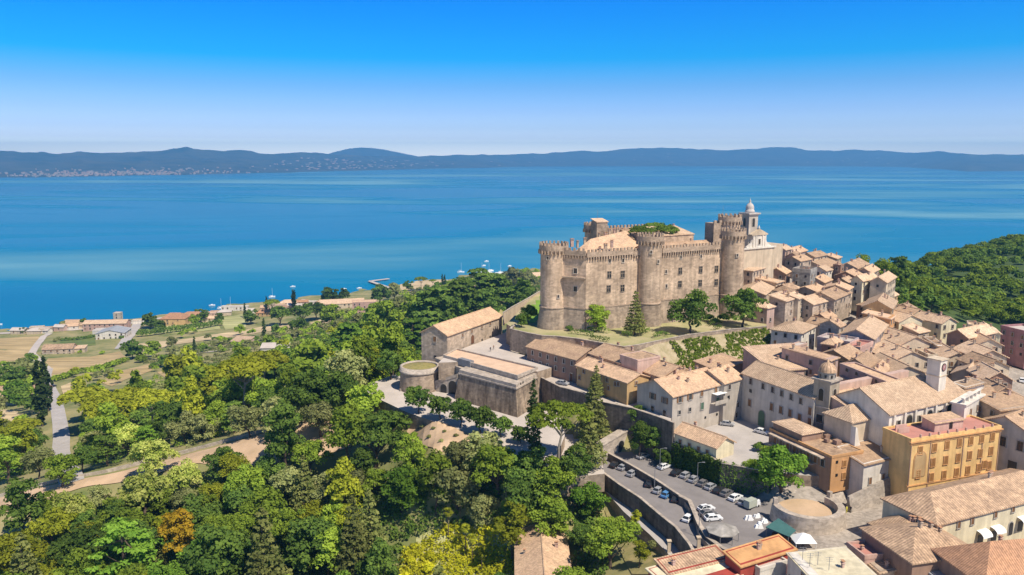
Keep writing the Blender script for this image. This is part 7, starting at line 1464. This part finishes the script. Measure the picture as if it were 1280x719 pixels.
def ivy(A, B, ztop, zbot, n, label, leaf='dark', back=0.0, cover=.8, seed=1, slope=0.0, world=False):
    P, Q = (A, B) if world else (W(*A, ztop), W(*B, ztop)); F = Frame(P, Q); g = np.random.default_rng(seed); V = []
    for i in range(n):
        s = g.uniform(0, F.L); h = g.uniform(0, 1)**.8; z = ztop-(ztop-zbot)*h
        if float(vnoise(s, z*1.4, 4.5, seed))+.5 > cover: continue
        q = F.p(s, -.15-slope*h, z); V.append((q[0], q[1], q[2], g.uniform(.5, .9), g.uniform(.25, .35), g.uniform(.5, 1.3), g.uniform(0, .9)))
    c = F.p(F.L/2, 0, zbot); V_, T_ = leaves(V, 34, .42, g, .1); V_ = V_-np.array(c); o = leaf_obj('ivy', V_, T_, M['leaf_'+leaf]); o.location = c; reg(o, label, 'ivy', None, True)
ivy((830,521), (768,505.5), -10.2, -21.5, 10, 'x') if False else None
ivy((749,502), (790,510.5), -10.3, -21.5, 200, 'dark ivy on the wall under the ochre house', cover=.6, seed=2); ivy((790,510.5), (830,524), -10, -22, 260, 'dark ivy hanging below the grey palazzo', cover=.85, seed=3)
ivy((842,553.5), (903,579.5), -15.4, -22, 620, 'thick dark ivy behind the row of parked cars', cover=.92, seed=4); ivy((903,579.5), (962,590.5), -15.4, -22.5, 480, 'thick dark ivy near the round terrace', cover=.95, seed=5)
# the sloping ivy bank below the garden
A_, B_ = W(800, 431.5, 0), W(958, 409.5, 0); F = Frame(A_, B_); L = F.L; mb = MB()
mb.hexa([F.p(-3, -9.5, -9), F.p(L+2, -7.5, -7.5), F.p(L+2, 1, -7.5), F.p(-3, 1, -9)], [F.p(-1, -.35, -.3), F.p(L, -.35, -.3), F.p(L, 1, -.3), F.p(-1, 1, -.3)])
bk = mb.build('garden_bank', mat('dry_ivy_bank', (.46, .37, .24), col2=(.30, .25, .13), scale=.5, detail=8)); structure(bk)
g = np.random.default_rng(31); V = []
for i in range(1500):
    s = g.uniform(0, L); h = g.uniform(0, 1); v = float(vnoise(s, h*2.2, 3.2, 5))+.5
    if v < .52-.32*s/L-.12*h: continue
    q = F.p(s, -.5-(9-1.8*s/L)*h, -.3-8.4*h); V.append((q[0], q[1], q[2], .45, .45, .8, g.uniform(0, .8)))
V_, T_ = leaves(V, 26, .4, g, .3); o = leaf_obj('bank_ivy', V_, T_, M['leaf_mid']); structure(o, 'stuff')
# low wild growth on the slopes, too much to count
def scrub(name, poly, n, leaf, seed, sz=(1.2, 2.6), size=.7, free=True):
    g = np.random.default_rng(seed); P = [T(a, b) for a, b in poly]; P = [(p.x, p.y) for p in P]; X0, X1 = min(p[0] for p in P), max(p[0] for p in P); Y0, Y1 = min(p[1] for p in P), max(p[1] for p in P)
    X = g.uniform(X0, X1, n*4); Y = g.uniform(Y0, Y1, n*4); k = inside(P, X, Y)
    for FP in (FREE if free else []): k &= ~inside(FP, X, Y)
    X, Y = X[k][:n], Y[k][:n]; Zs = hgt(X, Y); V = []
    for x, y, z in zip(X, Y, Zs):
        if z < -113: continue
        r = g.uniform(*sz); V.append((x, y, z+r*.25, r, r, r*.7, g.uniform(0, .9)))
    V_, T_ = leaves(V, 12, size, g); o = leaf_obj(name, V_, T_, M['leaf_'+leaf]); structure(o, 'stuff')
scrub('hillside_scrub', [(-40,600),(-20,545),(100,520),(200,468),(400,420),(500,385),(600,350),(690,345),(640,395),(540,400),(525,450),(480,500),(400,525),(250,560)], 2400, 'mid', 41)
scrub('hillside_scrub', [(-40,600),(-20,545),(100,520),(200,468),(400,420),(500,385),(600,350),(690,345),(640,395),(540,400),(525,450),(480,500),(400,525),(250,560)], 1500, 'olive', 42)
scrub('field_scrub', [(180,455),(240,432),(330,420),(420,400),(500,372),(520,372),(490,400),(400,430),(220,470)], 900, 'olive', 43, (1, 2.6), .9)
scrub('forest_undergrowth', [(-60,690),(120,642),(250,606),(430,590),(560,585),(660,600),(750,640),(770,715),(-60,715)], 1800, 'dark', 44, (1.2, 2.4), .6)
scrub('slope_grass', [(500,690),(560,655),(640,655),(646,718),(500,718)], 500, 'meadow', 45, (.8, 1.6), .5, False)


for (pr, used) in list(PROTO.values()):               # shapes that were measured but never planted
    if not used[0]:
        for c in list(pr.children): bpy.data.objects.remove(c)
        bpy.data.objects.remove(pr)
# ------------------------------------------------------------------ haze
def haze():
    m = bpy.data.materials.new('haze_air'); m.use_nodes = True; n = m.node_tree.nodes; l = m.node_tree.links; n.remove(n['Principled BSDF'])
    v = n.new('ShaderNodeVolumePrincipled'); v.inputs['Color'].default_value = (.20, .57, 1.0, 1); v.inputs['Density'].default_value = HAZE; v.inputs['Anisotropy'].default_value = .1
    l.new(v.outputs[0], n['Material Output'].inputs['Volume'])
    mb = MB(); z0, z1 = -126.0, 385.0; x = 17000
    mb.hexa([(-x, -400, z0), (x, -400, z0), (x, 18200, z0), (-x, 18200, z0)], [(-x, -400, z1), (x, -400, z1), (x, 18200, z1), (-x, 18200, z1)])
    o = mb.build('haze', m); structure(o, 'stuff')
HAZE = 9.5e-5
haze()
# ------------------------------------------------------------------ labels: tell look-alikes apart by their order in the picture
ORD = ['first', 'second', 'third', 'fourth', 'fifth', 'sixth', 'seventh', 'eighth', 'ninth', 'tenth', 'eleventh', 'twelfth']
NUM = {2: 'two', 3: 'three', 4: 'four', 5: 'five', 6: 'six', 7: 'seven', 8: 'eight', 9: 'nine', 10: 'ten', 11: 'eleven', 12: 'twelve'}
from collections import defaultdict
dd = defaultdict(list)
for o, base, u in REG: dd[base].append(o)
for base, os_ in dd.items():
    if len(os_) == 1: continue
    os_.sort(key=lambda o: proj(o.location)[0]); n_ = len(os_)
    for i, o in enumerate(os_):
        if n_ <= 12:
            t = 'leftmost' if i == 0 else 'rightmost' if i == n_-1 else ('middle one' if n_ == 3 else ORD[i]+' from left')
            o['label'] = (base+', '+t+' of the '+NUM[n_]) if n_ > 2 else base+(', the left one' if i == 0 else ', the right one')
            ws = o['label'].split()
            if len(ws) > 16: print('LONG', len(ws), o['label'])
        if not o.get('group'): o['group'] = base
